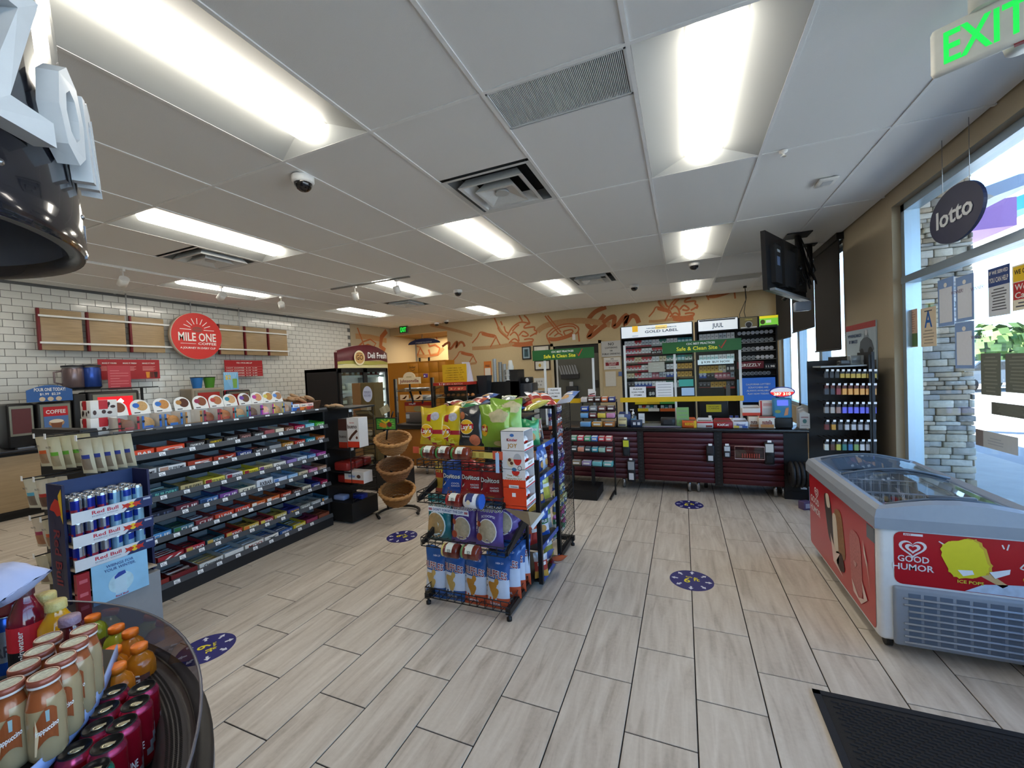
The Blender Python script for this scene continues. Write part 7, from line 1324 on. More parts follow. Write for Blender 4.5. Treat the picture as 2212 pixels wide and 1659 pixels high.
M.prism([(-w/2, 0, 0), (w/2, 0, 0), (w/2, 0, h), (w*.28, 0, h)]+[(w*.27*math.cos(k*PI/10), 0, h+.09*math.sin(k*PI/10)) for k in range(11)]+[(-w/2, 0, h)], (0, .02, 0), CRE); M.build('board', t); M = MB().text('Johnsonville', (0, -.002, h*.22), X3, Z3, h*.5, mat('7a1c1c'), w*.86, 'C'); M.quadp((0, -.002, 0), X3, Z3, -w*.12, w*.12, h*.98, h*1.15, mat('b8a070')); M.build('lettering', t)
MB().box(-.01, .01, .0, .02, z1+ZF-zb, 0, BLK).build('stand', t)
for px0, px1, l in ((864, 883, 'hot dog picture card, left one under the glass'), (893, 913, 'hot dog picture card, right one under the glass')):
    a, b = F(px0, 853, FC+.08), F(px1, 864, FC+.08); M = MB().box(0, b.x-a.x, 0, .005, 0, a.z-b.z, mat('d8b890')); w, h = b.x-a.x, a.z-b.z
    for k in range(3): M.poly([(w*(.15+.1*k), -.001, h*.2), (w*(.35+.1*k), -.001, h*.15), (w*(.8), -.001, h*(.55+.12*k)), (w*.7, -.001, h*(.65+.12*k))], mat('a4582c' if k % 2 else 'c87a3c'))
    o = M.build('picture_card', None, (a.x, FC+.08, b.z)); tag(o, l, 'picture card')
a, b = F(872, 868, FC+.15), F(933, 910, FC+.15); t = thing('roller_grill', 'steel roller grill base with a red printed panel', 'roller grill', ((a.x+b.x)/2, FC+.18, ZF)); hw = (b.x-a.x)/2; h = a.z-ZF
MB().rbox(-hw, hw, 0, .4, 0, h*.48, mat('6a6058', .4, .4), .01).build('base', t); M = MB().box(-hw, hw, -.01, .0, h*.5, h*.98, mat('8c1c14', .35)); M.box(-hw*.95, hw*.95, -.013, -.01, h*.52, h*.8, mat('a8702c')); M.disc((0, -.015, h*.66), X3*.09, Z3*.05, mat('8a7c50')); M.text('HOT', (-hw*.4, -.015, h*.85), X3, Z3, h*.08, WHT, .14, 'C'); M.build('front_panel', t); MB().box(-hw*.95, -hw*.7, -.002, 0, h*.2, h*.4, mat('b0b0b0')).build('switch_plate', t)
for k in range(7): MB().cyl((-hw, .05+.05*k, h*1.05+.01*k), (hw, .05+.05*k, h*1.05+.01*k), .015, STEEL, 10).build('roller', t)
# bun display case
a, b = F(941, 900, FC+.1), F(1012, 900, FC+.1); zt = F(975, 826, FC+.1).z; t = thing('pastry_case', 'clear heated case with a red top sign on the food counter', 'display case', ((a.x+b.x)/2, FC+.1, ZF)); hw = (b.x-a.x)/2; h = zt-ZF
for x in (-hw, hw-.015):
    for y in (0, .4): MB().box(x, x+.015, y, y+.015, 0, h, CHROME).build('post', t)
M = MB().box(-hw, hw, 0, .004, 0, h, glassy('e8e4da', .3)); M.build('front_glass', t); MB().box(-hw, hw, .0, .42, 0, .08, mat('26262a')).build('base', t); MB().box(-hw, hw, .3, .42, .08, h, mat('1e1c1a')).build('back', t)
for z in (h*.35, h*.62): MB().box(-hw, hw, .02, .3, z, z+.01, mat('3a3834', .3)).build('shelf', t)
MB().box(-hw*1.0, hw*1.06, -.02, .3, h*.93, h, mat('a42a1c', .4)).build('top_sign', t); M = MB().text('2 / $1', (-hw*.45, -.022, h*.945), X3, Z3, h*.04, WHT, .12, 'C'); M.text('MIX & MATCH', (hw*.3, -.022, h*.945), X3, Z3, h*.035, mat('e0a090'), .3, 'C'); M.build('print', t); MB().box(-hw*.1, hw*.95, -.01, 0, h*.8, h*.9, mat('b8402c')).text('2 / $7', (hw*.4, -.012, h*.825), X3, Z3, h*.04, mat('e8b080'), .25, 'C').build('inner_sign', t)
for k in range(7): c = Vector((t.location.x-hw+.12+.09*k, FC+.2, ZF+h*.62+.02)); tag(MB().lathe([(0, 0), (.03, .005), (.036, .025), (.02, .045), (0, .05)], mat('b0703c', .5, noise=.2), n=10).build('bun', None, c), f'brown bun, {ORD[k]} from the left on the upper shelf of the clear case', 'bun')
c = F(963, 876, FC+.08); tag(MB().disc((0, 0, 0), X3*.05, Z3*.04, mat('c8a090')).disc((0, -.001, 0), X3*.035, Z3*.025, mat('a86a50')).build('round_sticker', None, (c.x, FC+.097, c.z)), 'round pink sticker on the clear heated case', 'sticker')
a, b = F(956, 810, FC+.2), F(1007, 790, FC+.2); zb = F(980, 812, FC+.2).z; t = thing('menu_card', 'yellow menu card standing on top of the clear heated case', 'menu', (a.x, FC+.2, ZF+h)); w, hh = b.x-a.x, F(980, 787, FC+.2).z-(ZF+h)
M = MB().box(0, w, 0, .01, 0, hh, mat('d0a41c', .4)); M.build('card', t); M = MB()
for k in range(6): M.text('COMBO MEAL  3.99', (w*.5, -.002, hh*(.12+.13*k)), X3, Z3, hh*.045, mat('8a6410'), w*(.8-.1*(k % 3)), 'C')
M.build('print', t); MB().prism([(w, .0, 0), (w+.09, .06, 0), (w+.03, .06, hh*1.08), (w*.8, .02, hh*1.1)], (0, .004, 0), mat('b8b0b8')).build('back_sheet', t)
a = F(920, 822, FC+.15); t = thing('purple_flower', 'small purple cup ornament at the right post of the guard', 'ornament', (a.x+.02, FC+.12, ZF+zp)); MB().rbox(-.03, .03, -.03, .03, 0, .07, mat('5a2a6c', .35), .01).build('cup', t); MB().poly([(-.02, -.031, .02), (.02, -.031, .02), (.0, -.031, .05)], WHT).build('mark', t)
# coffee side: cups, brewer, shelf unit behind the chip rack
t = thing('cup_shelf', 'black cup and lid shelf unit against the back', 'shelf unit', (0, 0, 0)); q = lambda px, py, y=6.3: P(px, py, y=y); a, b = q(1060, 850), q(1118, 798); t.location = (a.x, 6.3, 0); W_ = b.x-a.x; z1 = b.z; zc = q(1075, 825).z
xm = q(1090, 800).x-a.x; MB().box(0, W_, 0, .3, 0, zc, BLK).build('lower_body', t); M = MB().box(xm, W_, .04, .3, zc, z1, BLK).box(W_*.72, W_, -.0, .04, zc-.3, z1, mat('19191b')).box(xm, W_, 0, .3, z1-.012, z1, BLK); M.build('upper_body', t)
for z in (zc+.02, (zc+z1)/2): MB().box(xm, W_*.72, -.01, .04, z, z+.012, mat('c8c8c8')).build('shelf', t)
for k, (px, zt, c_, l) in enumerate(((1068, 775, 'a0a4a4', 'leftmost tall stack of grey coffee cups'), (1080, 782, '8a8c8a', 'middle tall stack of patterned coffee cups'), (1089, 786, '9a9e9e', 'third tall stack of grey coffee cups'))):
    c = q(px, 820, 6.35); h = q(px, zt, 6.35).z-zc; M = MB(); n = 9; r0 = .035
    for j in range(n): M.lathe([(r0*.92, zc*0+h*j/n), (r0, h*(j+.96)/n)], mat(c_, .35, .2, noise=.25, scale=80), n=14)
    M.lathe([(r0, h*.96), (0, h*.97)], mat(c_), n=14); tag(M.build('cup_stack', None, (c.x, 6.38, zc+.001)), l, 'cups')
c = q(1101, 795, 6.38); tag(MB().lathe([(.05, 0), (.055, .05), (.04, .1), (.03, .16), (0, .165)], mat('d0d4d2', .3), n=14).build('white_cups', None, (c.x, 6.42, z1)), 'white stacked cups on top of the black shelf unit', 'cups')
for k, z in enumerate((zc+.034, (zc+z1)/2+.014)): tag(MB().lathe([(.03, 0), (.045, .09)], mat('b8bab8'), n=12).lathe([(.045, .09), (0, .09)], mat('8a8d8c'), n=12).build('lid_stack', None, (a.x+(xm+W_*.72)/2, 6.33, z)), f'stack of pale lids on the {["lower", "upper"][k]} small shelf of the unit', 'lids')
a, b = q(1022, 812, 6.0), q(1056, 880, 6.0); t = thing('coffee_grinder', 'black grinder beside the cup shelf', 'coffee machine', ((a.x+b.x)/2+.02, 6.0, ZF)); hw = (b.x-a.x)/2-.02; h = a.z-ZF; MB().rbox(-hw, hw, 0, .25, 0, h*.6, mat('1c2432', .4), .015).build('body', t); MB().prism([(-hw*.6, .02, h*.6), (hw*.6, .02, h*.6), (hw*.9, .02, h), (-hw*.9, .02, h)], (0, .18, 0), mat('26282c', .2)).build('hopper', t); MB().box(.0, .06, -.003, 0, h*.4, h*.52, mat('b8bcc4')).text('M', (-hw*.5, -.003, h*.25), X3, Z3, .06, WHT, .06, 'C').build('badge', t)
a, b = q(1120, 828, 6.4), q(1151, 870, 6.4); t = thing('steel_dispenser', 'steel fronted dispenser box with a black top unit', 'dispenser', ((a.x+b.x)/2, 6.4, 0)); hw = (b.x-a.x)/2; MB().rbox(-hw, hw, 0, .3, 0, a.z, mat('3a3e46', .3, .4), .015).build('body', t); MB().rbox(-hw*.75, hw*.7, .02, .2, a.z, a.z+.1, BLK, .02).build('top_unit', t); MB().disc((hw*.25, .018, a.z+.05), X3*.03, Z3*.035, mat('c8cacc')).build('dial', t)
a, b = q(1152, 845, 6.3), q(1164, 862, 6.3); t = thing('napkin_box', 'white napkin dispenser left of a dark one', 'dispenser', (a.x, 6.3, 0)); MB().box(0, b.x-a.x, 0, .2, 0, a.z, mat('b0b2b0')).build('body', t); a, b = q(1165, 846, 6.3), q(1179, 862, 6.3); t = thing('napkin_box', 'dark napkin dispenser right of the white one', 'dispenser', (a.x, 6.3, 0)); MB().box(0, b.x-a.x, 0, .2, 0, a.z, mat('5a5c60')).build('body', t)
# ---------------- stacked wicker baskets ----------------
BY = 3.88; bx = (P(812, 955, y=BY).x+P(885, 955, y=BY).x)/2; BR = [(BY, .95, .2, 'top', 'a87a48'), (BY-.0, .635, .197, 'middle', '8a5c36'), (BY-.0, .345, .197, 'lowest', 'a0703e')]
st = thing('basket_stand', 'black curved stand that carries three wicker baskets', 'stand', (bx-.2, BY+.1, 0)); MB().tube([(0, 0, .03), (0, 0, 1.0), (.05, 0, 1.08)], .016, BLK, 8).build('pole', st)
M = MB(); pts = [(.24*math.cos(a)+.2, .24*math.sin(a)-.05, .03) for a in [PI*1.05-(k*PI*1.0/10) for k in range(11)]]; M.tube([(pts[0][0]+.12, pts[0][1]-.17, .015), (pts[0][0]+.02, pts[0][1]-.1, .03)]+pts+[(pts[-1][0]+.03, pts[-1][1]-.02, .03)], .016, BLK, 8); M.build('base_ring', st); MB().cyl((.22, .23, 0), (.22, .23, .03), .012, BLK, 6).build('foot', st)
for z in (.35, .66, .98): MB().tube([(0, 0, z-.12), (.06, -.03, z-.13), (.2, -.1, z-.15)], .01, BLK, 6).build('bracket', st)
def wicker(R, H, col):
    m = mat(col, .6, noise=.3, scale=70, bump=.3); M = MB(); n = 28; N = 9
    prof = [(R*(.62+.36*(j/N)**.7), H*j/N) for j in range(N+1)]
    for j, (r_, z) in enumerate(prof[:-1]):
        pts = [((r_+.004*(1 if (k+j) % 2 else -1))*math.cos(2*PI*k/n), (r_+.004*(1 if (k+j) % 2 else -1))*math.sin(2*PI*k/n), z+.008) for k in range(n)]; M.tube(pts, .0105, m, 5, True)
    for k in range(n): a = 2*PI*k/n; M.tube([(r_*math.cos(a), r_*math.sin(a), z) for r_, z in prof], .004, m, 4)
    M.lathe([(0, .0), (prof[0][0], .0)], m, n=n); W1 = M
    rim = MB(); rm = mat('b8864e' if col != '8a5c36' else '9a6c42', .5, noise=.2, scale=60); N2 = 48
    for ph in (0, PI): rim.tube([((R+.008*math.cos(k*1.3+ph))*math.cos(2*PI*k/N2), (R+.008*math.cos(k*1.3+ph))*math.sin(2*PI*k/N2), H+.01+.008*math.sin(k*1.3+ph)) for k in range(N2)], .016, rm, 6, True)
    return W1, rim
for k, (y, z, R, nm, c_) in enumerate(BR):
    px = [(812+885)/2, (815+886)/2, (817+888)/2][k]; c = P(px, 955, y=BY); t = thing('wicker_basket', f'{nm} round wicker basket on the black stand', 'basket', (c.x, y, z-.17)); a_, b_ = wicker(R, .15, c_); a_.build('weave', t); b_.build('rim', t); t.rotation_euler = (.3, 0, .685)
for k, (dx, dy, c_) in enumerate(((.06, -.02, 'b8a83c'), (-.02, .03, '8a8a34'))): M = MB().lathe([(0, -.035), (.025, -.025), (.035, 0), (.025, .025), (0, .035)], mat(c_, .45), n=12, sx=1.3); tag(M.build('fruit', None, (P(853, 1065, y=BY).x+dx, BY+dy, .18)), f'{["yellow", "greenish"][k]} fruit lying in the lowest wicker basket', 'fruit')
a, b = P(811, 902, y=BY), P(855, 895, y=BY); zb = P(832, 929, y=BY).z; t = thing('fruit_sign', 'green fruit picture sign in a black frame above the baskets', 'sign', (a.x, BY, zb)); w, h = b.x-a.x, a.z-zb; MB().box(0, w, 0, .015, 0, h, BLK).build('frame', t); M = MB(); M.quadp((0, -.002, 0), X3, Z3, .012, w-.012, .012, h-.012, mat('4f9a3c', .4))
for k in range(12): an = 2*PI*k/12; M.poly([(w/2, -.003, h/2), (w/2+w*.42*math.cos(an), -.003, h/2+h*.4*math.sin(an)), (w/2+w*.42*math.cos(an+.2), -.003, h/2+h*.4*math.sin(an+.2))], mat('8ac04c'))
M.disc((w*.3, -.004, h*.42), X3*.035, Z3*.028, mat('d88a2c')); M.disc((w*.43, -.0045, h*.36), X3*.035, Z3*.028, mat('d8902c')); M.disc((w*.68, -.004, h*.45), X3*.035, Z3*.03, mat('7a1a24')); M.stroke([(-.06, .02), (0, -.01), (.06, .02)], .02, mat('d8c82c'), (w*.5, -.005, h*.65), X3, Z3); M.build('picture', t); MB().cyl((w*.5, .02, 0), (w*.4, .03, -.12), .01, BLK, 6).cyl((w*.72, .02, h), (w*.8, .03, h+.07), .008, BLK, 6).build('stem', t)
c = P(831, 885, y=BY+.05); t = thing('cardboard_card', 'tilted beige cardboard card clipped above the fruit sign', 'card', c); t.rotation_euler = (0, -.42, .0); MB().box(-.07, .07, 0, .004, -.045, .045, mat('a89a78', .7)).build('card', t); MB().box(-.02, .02, -.002, 0, -.045, .045, mat('b8ac8c')).build('flap', t)
# ---------------- wire rack of chocolate at the end of the gondola ----------------
t = thing('chocolate_rack', 'black wire side rack of chocolate boxes at the far end of the shelving', 'display rack', (-3.62, 3.75, 0)); ox, oy = 3.62, -3.75; gx0, gx1, gy0, gy1 = -3.86, -3.5, 3.5, 3.92
MB().box(gx0+ox, gx1+ox, gy0+oy, gy1+oy, .03, .24, mat('141415', .6)).build('base_box', t); MB().box(gx0+ox, gx1+ox+.03, gy0+oy, gy1+oy, 1.31, 1.33, BLK).build('top_shelf', t); MB().box(gx0+ox-.0, gx0+ox+.03, gy0+oy, gy1+oy, 0, 1.31, BLK).build('back_post', t)
M = MB(); xs = gx1+ox
for y in (gy0+oy+.02, gy1+oy): M.cyl((xs, y, .24), (xs, y, 1.31), .005, WR, 5)
for k in range(20): z = .27+k*.052; M.tube([(xs-.0, gy0+oy+.02, z), (xs, gy0+oy+.2, z+.015), (xs, gy1+oy, z)], .003, WR, 4)
for k in range(20): z = .27+k*.052; M.tube([(xs, gy1+oy, z), (gx0+ox, gy1+oy, z)], .003, WR, 4)
M.build('wire_side', t)
for z in (.45, .6, .86): MB().box(gx0+ox, gx1+ox, gy0+oy, gy1+oy, z-.015, z, BLK).build('shelf', t)
for y, z in ((3.55, 1.28), (3.55, .84), (3.75, .86)): MB().box(xs, xs+.004, y+oy-.02, y+oy+.02, z, z+.03, TAG).build('price_tag', t)
yb_ = 3.50
def ch(px0, px1, pyt, pyb, y, lab, draw, dp=.14, name='chocolate_box', base='d8d4d0'):
    a, b = P(px0, pyb, y=y), P(px1, pyb, y=y); w, h = b.x-a.x, P(px0, pyt, y=y).z-a.z; t = thing(name, lab, 'snack box', (a.x, y, a.z)); MB().box(0, w, 0, dp, 0, h, mat(base, .45)).build('carton', t); M = MB(); draw(M, w, h); M.build('print', t)
def db(M, w, h): e = (0, -.001, 0); M.text('kinder', (w*.45, -.002, h*.82), X3, Z3, h*.04, RED, w*.4, 'C'); M.text('bueno', (w*.45, -.002, h*.65), X3, Z3, h*.13, mat('3a1c14'), w*.8, 'C'); M.quadp(e, X3, Z3, 0, w, 0, h*.2, mat('c83418')); M.stroke([(w*.15, h*.25), (w*.4, h*.4), (w*.85, h*.58)], h*.09, mat('4a2a1c'), (0, -.0015, 0), X3, Z3); M.disc((w*.8, -.0015, h*.33), X3*w*.09, Z3*h*.05, mat('6a3a24'))
ch(752, 777, 903, 966, 3.50, 'tall white bueno chocolate box in the wire rack', db); ch(733, 751, 905, 967, 3.56, 'second bueno box coloured darker for shade beside the tall white one', lambda M, w, h: (M.quadp((0, -.001, 0), X3, Z3, 0, w, 0, h*.2, mat('a83018')), M.quadp((0, -.001, 0), X3, Z3, 0, w, h*.6, h, mat('4a2c24')), M.text('bueno', (w*.5, -.002, h*.35), X3, Z3, h*.1, mat('3a1c14'), w*.8, 'C')), base='9a9690')  # second box: its shade is painted in as darker carton and print colours
ch(745, 786, 1018, 1042, 3.52, 'long white and orange chocolate bar box on the low wire shelf', lambda M, w, h: (M.quadp((0, -.001, 0), X3, Z3, 0, w, 0, h*.3, mat('c84428')), M.text('kinder', (w*.4, -.002, h*.5), X3, Z3, h*.25, mat('4a7ac0'), w*.35, 'C'), M.disc((w*.75, -.002, h*.6), X3*w*.1, Z3*h*.16, mat('4a2a1e'))))
for k, (z, y) in enumerate(((.605, 3.56), (.605, 3.7), (.605, 3.84), (.455, 3.6), (.455, 3.78))): M = MB().rbox(-.1, .1, -.06, .06, 0, .1, mat('8a2420', .35, noise=.3, scale=60), .02); tag(M.build('red_candy_bag', None, (-3.64, y, z)), f'dark red candy bag on the {["upper", "lower"][z < .5]} wire shelf', 'candy bag', f'red candy bags, {["upper", "lower"][z < .5]} wire shelf')
for k, (px, pz, c_, l) in enumerate(((765, 1092, '1a2f8c', 'blue box lying on the base of the wire rack'), (740, 1112, '8a9cc8', 'pale blue and white bag at the base of the wire rack'))): c = P(px, pz, y=3.6); tag(MB().rbox(-.08, .08, -.05, .05, 0, .06, mat(c_, .4), .015).build('snack_pack', None, (c.x, 3.6+.1*(1-k), .242)), l, 'snack')
# bronze chocolate stand behind
a, b = P(768, 828, y=4.7), P(804, 958, y=4.7); t = thing('chocolate_stand', 'tall bronze cardboard stand with an oval white badge', 'display stand', (a.x, 4.7, 0)); w = b.x-a.x; BZ = mat('6a5a38', .4, .3, noise=.1); xl = P(755, 900, y=4.7).x-a.x
MB().box(0, w, .1, .3, 0, a.z, BZ).box(xl, 0, .08, .3, .3, a.z, mat('7a5630', .5)).build('body', t); M = MB().disc((w*.5, .098, a.z-.17), X3*w*.36, Z3*.12, mat('c0c4d8')); M.text('FERRERO', (w*.5, .096, a.z-.16), X3, Z3, .035, mat('8a8aa8'), w*.5, 'C'); M.text('ROCHER', (w*.5, .096, a.z-.21), X3, Z3, .035, mat('8a8aa8'), w*.5, 'C'); M.build('badge', t)
for k in range(3): z = a.z-.5-.37*k; MB().prism([(0, .1, z), (w, .1, z), (w, -.04, z+.1), (0, -.04, z+.1)], (0, .0, -.05), mat('54482c', .45)).build('pocket', t); MB().rbox(w*.25, w*.8, .0, .09, z+.08, z+.17, mat('8c7c60', .35), .02).build('chocolates', t)
MB().box(-.2, w+.5, .0, .3, 0, .42, BLK).build('plinth', t)
# ---------------- ice cream freezer ----------------
ZR = .86; fx0, fx1, fy0, fy1 = .955, 1.66, 2.80, 4.12
z_ = thing('ice_cream_freezer', 'white and red glass-topped ice cream chest freezer', 'freezer', ((fx0+fx1)/2, (fy0+fy1)/2, 0)); hw, hl = (fx1-fx0)/2, (fy1-fy0)/2
FW, FG, FR = mat('dcdfe2', .35), mat('8a93a0', .4), mat('b01824', .3, coat=.3, noise=.03)
MB_CAB = MB().rbox(-hw, hw, -hl, hl, .075, .715, FW, .03, 3)
kp = [i for i, f in enumerate(MB_CAB.f) if min(MB_CAB.v[a][2] for a in f) < .70 or True and sum(MB_CAB.v[a][2] for a in f)/len(f) < .714]; MB_CAB.f = [MB_CAB.f[i] for i in kp]; MB_CAB.m = [MB_CAB.m[i] for i in kp]; MB_CAB.sm = [MB_CAB.sm[i] for i in kp]
MB_CAB.build('cabinet', z_); LN = mat('b4bcc6', .35)
MB().box(-hw+.05, hw-.05, -hl+.06, -hl+.065, .3, .72, LN).box(-hw+.05, hw-.05, hl-.065, hl-.06, .3, .72, LN).box(-hw+.05, -hw+.055, -hl+.06, hl-.06, .3, .72, LN).box(hw-.055, hw-.05, -hl+.06, hl-.06, .3, .72, LN).build('inner_liner', z_)
for y in (-hl+.1, hl-.1):
    for x in (-hw+.07, hw-.07): MB().cyl((x-.015, y, .035), (x+.015, y, .035), .035, BLK, 12).box(x-.02, x+.02, y-.03, y+.03, .05, .1, STEEL).build('castor', z_)
# rim: four grey bars with a slanted inner edge, higher at the far side
def rimpath(): return [(-hw-.015, -hl-.015), (hw+.015, -hl-.015), (hw+.015, hl+.015), (-hw-.015, hl+.015)]
M = MB(); o_, i_ = rimpath(), [(-hw+.07, -hl+.09), (hw-.07, -hl+.09), (hw-.07, hl-.07), (-hw+.07, hl-.07)]
N = 4; prof = [(0, .70), (0, .76), (.18, .80), (.5, .815), (1, .80), (1, .70)]
for k in range(4):
    a, b = o_[k], o_[(k+1) % 4]; c, d = i_[k], i_[(k+1) % 4]
    for (f0, z0), (f1, z1) in zip(prof, prof[1:]):
        L = lambda p, q_, f: (p[0]+(q_[0]-p[0])*f, p[1]+(q_[1]-p[1])*f)
        bow = .05 if k in (0, 2) else .0
        for j in range(6):
            s0, s1 = j/6, (j+1)/6
            def pt_(s_, f, z): A = L(a, b, s_); C_ = L(c, d, s_); q2 = L(A, C_, f); return (q2[0], q2[1], z+bow*math.sin(PI*s_)*(f > .1))
            M.add([pt_(s0, f0, z0), pt_(s1, f0, z0), pt_(s1, f1, z1), pt_(s0, f1, z1)], [(0, 1, 2, 3)], FG, True)
M.build('rim', z_)
FGL = glassy('dfeaf2', .5)
def lid(y0, y1, dz, name='glass_lid'):
    M = MB(); n = 8
    for j in range(n):
        s0, s1 = j/n, (j+1)/n; x = lambda s_: -hw+.07+(2*hw-.14)*s_; z = lambda s_: .805+dz+.05*math.sin(PI*s_)
        M.add([(x(s0), y0, z(s0)), (x(s1), y0, z(s1)), (x(s1), y1, z(s1)), (x(s0), y1, z(s0))], [(0, 1, 2, 3)], FGL, True)
    o = M.build(name, z_); E = MB()
    for y in (y0, y1): MB().tube([(-hw+.07+(2*hw-.14)*k/8, y, .807+dz+.05*math.sin(PI*k/8)) for k in range(9)], .008, mat('5e6a78', .4), 6).build('lid_frame', o)
lid(-hl+.09, .12, 0); lid(.08, hl-.07, .012)
MB().rbox(-.1, .1, -hl+.085, -hl+.115, .85, .868, mat('4f5660', .4), .006).build('lid_handle', z_)
MB().box(-hw+.03, hw-.03, -hl+.03, hl-.03, .28, .30, mat('a8b0b8')).build('inner_floor', z_) 
M = MB(); WW = mat('c8ccd4', .3, .3)
for yy0, yy1 in ((-hl+.11, -.05), (-.03, .3), (.32, hl-.09)):
    for zz in (.56, .64, .73): M.tube([(-hw+.09, yy0, zz), (hw-.09, yy0, zz), (hw-.09, yy1, zz), (-hw+.09, yy1, zz)], .003, WW, 4, True)
    for k in range(11): x = -hw+.09+(2*hw-.18)*k/10; M.tube([(x, yy0, .73), (x, yy0, .56), (x, yy1, .56), (x, yy1, .73)], .002, WW, 4)
M.build('wire_baskets', z_)
# cut the cabinet top open: the cabinet box is closed, so lay goods just under the glass
r = random.Random(8)
for k in range(48):
    x, y = fx0+.14+.055*(k % 8), fy0+.2+.17*(k//8); c_ = r.choice(['b89a6c', 'c23c3a', 'd8c8b8', '8a5a3c', 'c87a9c', 'e0d8d0']); M = MB().lathe([(0, -.06), (.02, -.05), (.026, 0), (.02, .05), (0, .06)], mat(c_, .35), n=8, sy=.5); o = M.build('ice_cream', None, (x, y, .572)); o.rotation_euler = (PI/2, 0, r.uniform(-.5, .5)); tag(o, f'wrapped ice cream, {ORD[k//8]} row from the near end, {ORD[k % 8]} across the freezer baskets', 'ice cream', 'ice creams in the freezer')
# red panel, long side (faces -x)
def rrect(x0, x1, z0, z1, rr=.03, n=4):
    P_ = []
    for cx, cz, a0 in ((x1-rr, z1-rr, 0), (x0+rr, z1-rr, 1), (x0+rr, z0+rr, 2), (x1-rr, z0+rr, 3)):
        for k in range(n+1): a = (a0+k/n)*PI/2; P_.append((cx+rr*math.cos(a), cz+rr*math.sin(a)))
    return P_
X = -hw-.002; U = -Y3   # right direction when looking at the long side from the aisle
S = lambda s_, z: Vector((X, hl-s_*2*hl, z))
M = MB(); M.poly([(X, hl-.03-u_, z) for u_, z in rrect(0, 2*hl-.06, .11, .69)][::-1], FR); M.build('side_panel', z_)
M = MB(); e = -.001
def blob(pts, m, k=1): M.poly([S(a, b)+Vector((-.001*k, 0, 0)) for a, b in pts], m)
def heart(o, u, v, sz, m, bg, M):
    for sc, mm, k in ((1, m, 0), (.78, bg, 1), (.56, m, 2), (.3, bg, 3)):
        pts = []
        for i in range(32): t_ = 2*PI*i/32; pts.append(o+u*(sz*sc*.0625*16*math.sin(t_)**3)*1.0+v*(sz*sc*.0625*(13*math.cos(t_)-5*math.cos(2*t_)-2*math.cos(3*t_)-math.cos(4*t_)))*.9+u.cross(v)*.0006*k)
        M.poly(pts, mm)
WP_ = mat('d8d4d6', .4)
heart(S(.17, .575)+Vector((-.001, 0, 0)), U, Z3, .055, WP_, FR, M); M.text('GOOD', S(.05, .475)+Vector((-.001, 0, 0)), U, Z3, .05, WP_, .22); M.text('HUMOR', S(.04, .40)+Vector((-.001, 0, 0)), U, Z3, .05, WP_, .26)
def bar(cx, cz, w, h, ang, m, k, stick=True):
    pts = []; 
    for i in range(28):
        t_ = 2*PI*i/28; a, b = w*math.copysign(abs(math.cos(t_))**.6, math.cos(t_)), h*math.copysign(abs(math.sin(t_))**.45, math.sin(t_)); pts.append((cx+(a*math.cos(ang)-b*math.sin(ang)), cz+(a*math.sin(ang)+b*math.cos(ang))))
    blob(pts, m, k)
bar(.40, .48, .055, .17, .25, mat('2e1c18', .4), 2); bar(.385, .60, .03, .05, .25, mat('cbbfae'), 3); bar(.56, .44, .06, .16, .18, mat('8a6038', .5, noise=.5, scale=60), 2); bar(.5, .38, .035, .17, .1, mat('cfc3b2'), 3); bar(.77, .36, .07, .2, .05, mat('b06a68', .5, noise=.4, scale=70), 2); bar(.56, .25, .055, .06, .3, mat('3a201a'), 3)
for pts in ([(.42, .38), (.5, .28), (.56, .3), (.5, .22), (.6, .17), (.46, .2)], [(.86, .56), (.9, .45), (.93, .3), (.9, .42), (.87, .48)], [(.72, .24), (.8, .17), (.86, .2), (.84, .3), (.9, .22), (.83, .15), (.74, .17)]): blob(pts, mat('d8c0b8'), 4)
heart(S(.77, .36)+Vector((-.006, 0, 0)), U, Z3, .022, mat('d8b8b4'), mat('b06a68'), M); M.build('side_print', z_)
MB().box(X-.002, X+.002, -hl+.03, -hl+.13, .60, .68, mat('6a7078')).build('id_plate', z_)
# near end (faces -y)
Yn = -hl-.002; M = MB().poly([(u_-hw+.07, Yn, z) for u_, z in rrect(0, 2*hw-.09, .405, .69, .035)], FR); M.build('end_panel', z_)
M = MB(); o = Vector((0, Yn-.001, 0)); Q = lambda a, b, k=0: Vector((-hw+2*hw*a, Yn-.001-.0007*k, b))
heart(Q(.21, .605), X3, Z3, .058, WP_, FR, M); M.text('GOOD', Q(.12, .53), X3, Z3, .033, WP_, .13); M.text('HUMOR', Q(.09, .485), X3, Z3, .033, WP_, .17)
# plain yellow wavy ice bar on a stick (generic stand-in), white blob, drop and ice at the foot
pts = []
c = (.50, .575)
for i in range(40):
    t_ = 2*PI*i/40; a = .082*math.copysign(abs(math.cos(t_))**.55, math.cos(t_))+.004*math.sin(t_*14); b = .098*math.copysign(abs(math.sin(t_))**.55, math.sin(t_))+.004*math.cos(t_*14); g = .3; pts.append(Vector((-hw+2*hw*c[0]+a*math.cos(g)-b*math.sin(g), Yn-.0025, c[1]+a*math.sin(g)+b*math.cos(g))))
M.poly([p+Vector((.012, .0006, .004)) for p in pts], mat('c8a82c')); M.poly(pts, mat('d6cc28', .4)); M.poly([Q(.56, .505, 1), Q(.62, .52, 1), Q(.73, .46, 1), Q(.70, .445, 1)], mat('c8a878')); M.poly([Q(.63, .52, 4), Q(.74, .545, 4), Q(.735, .52, 4), Q(.66, .49, 4)], mat('dde2ea')); M.poly([Q(.46, .515, 4), Q(.54, .52, 4), Q(.55, .50, 4), Q(.49, .485, 4)], mat('dde2ea'))
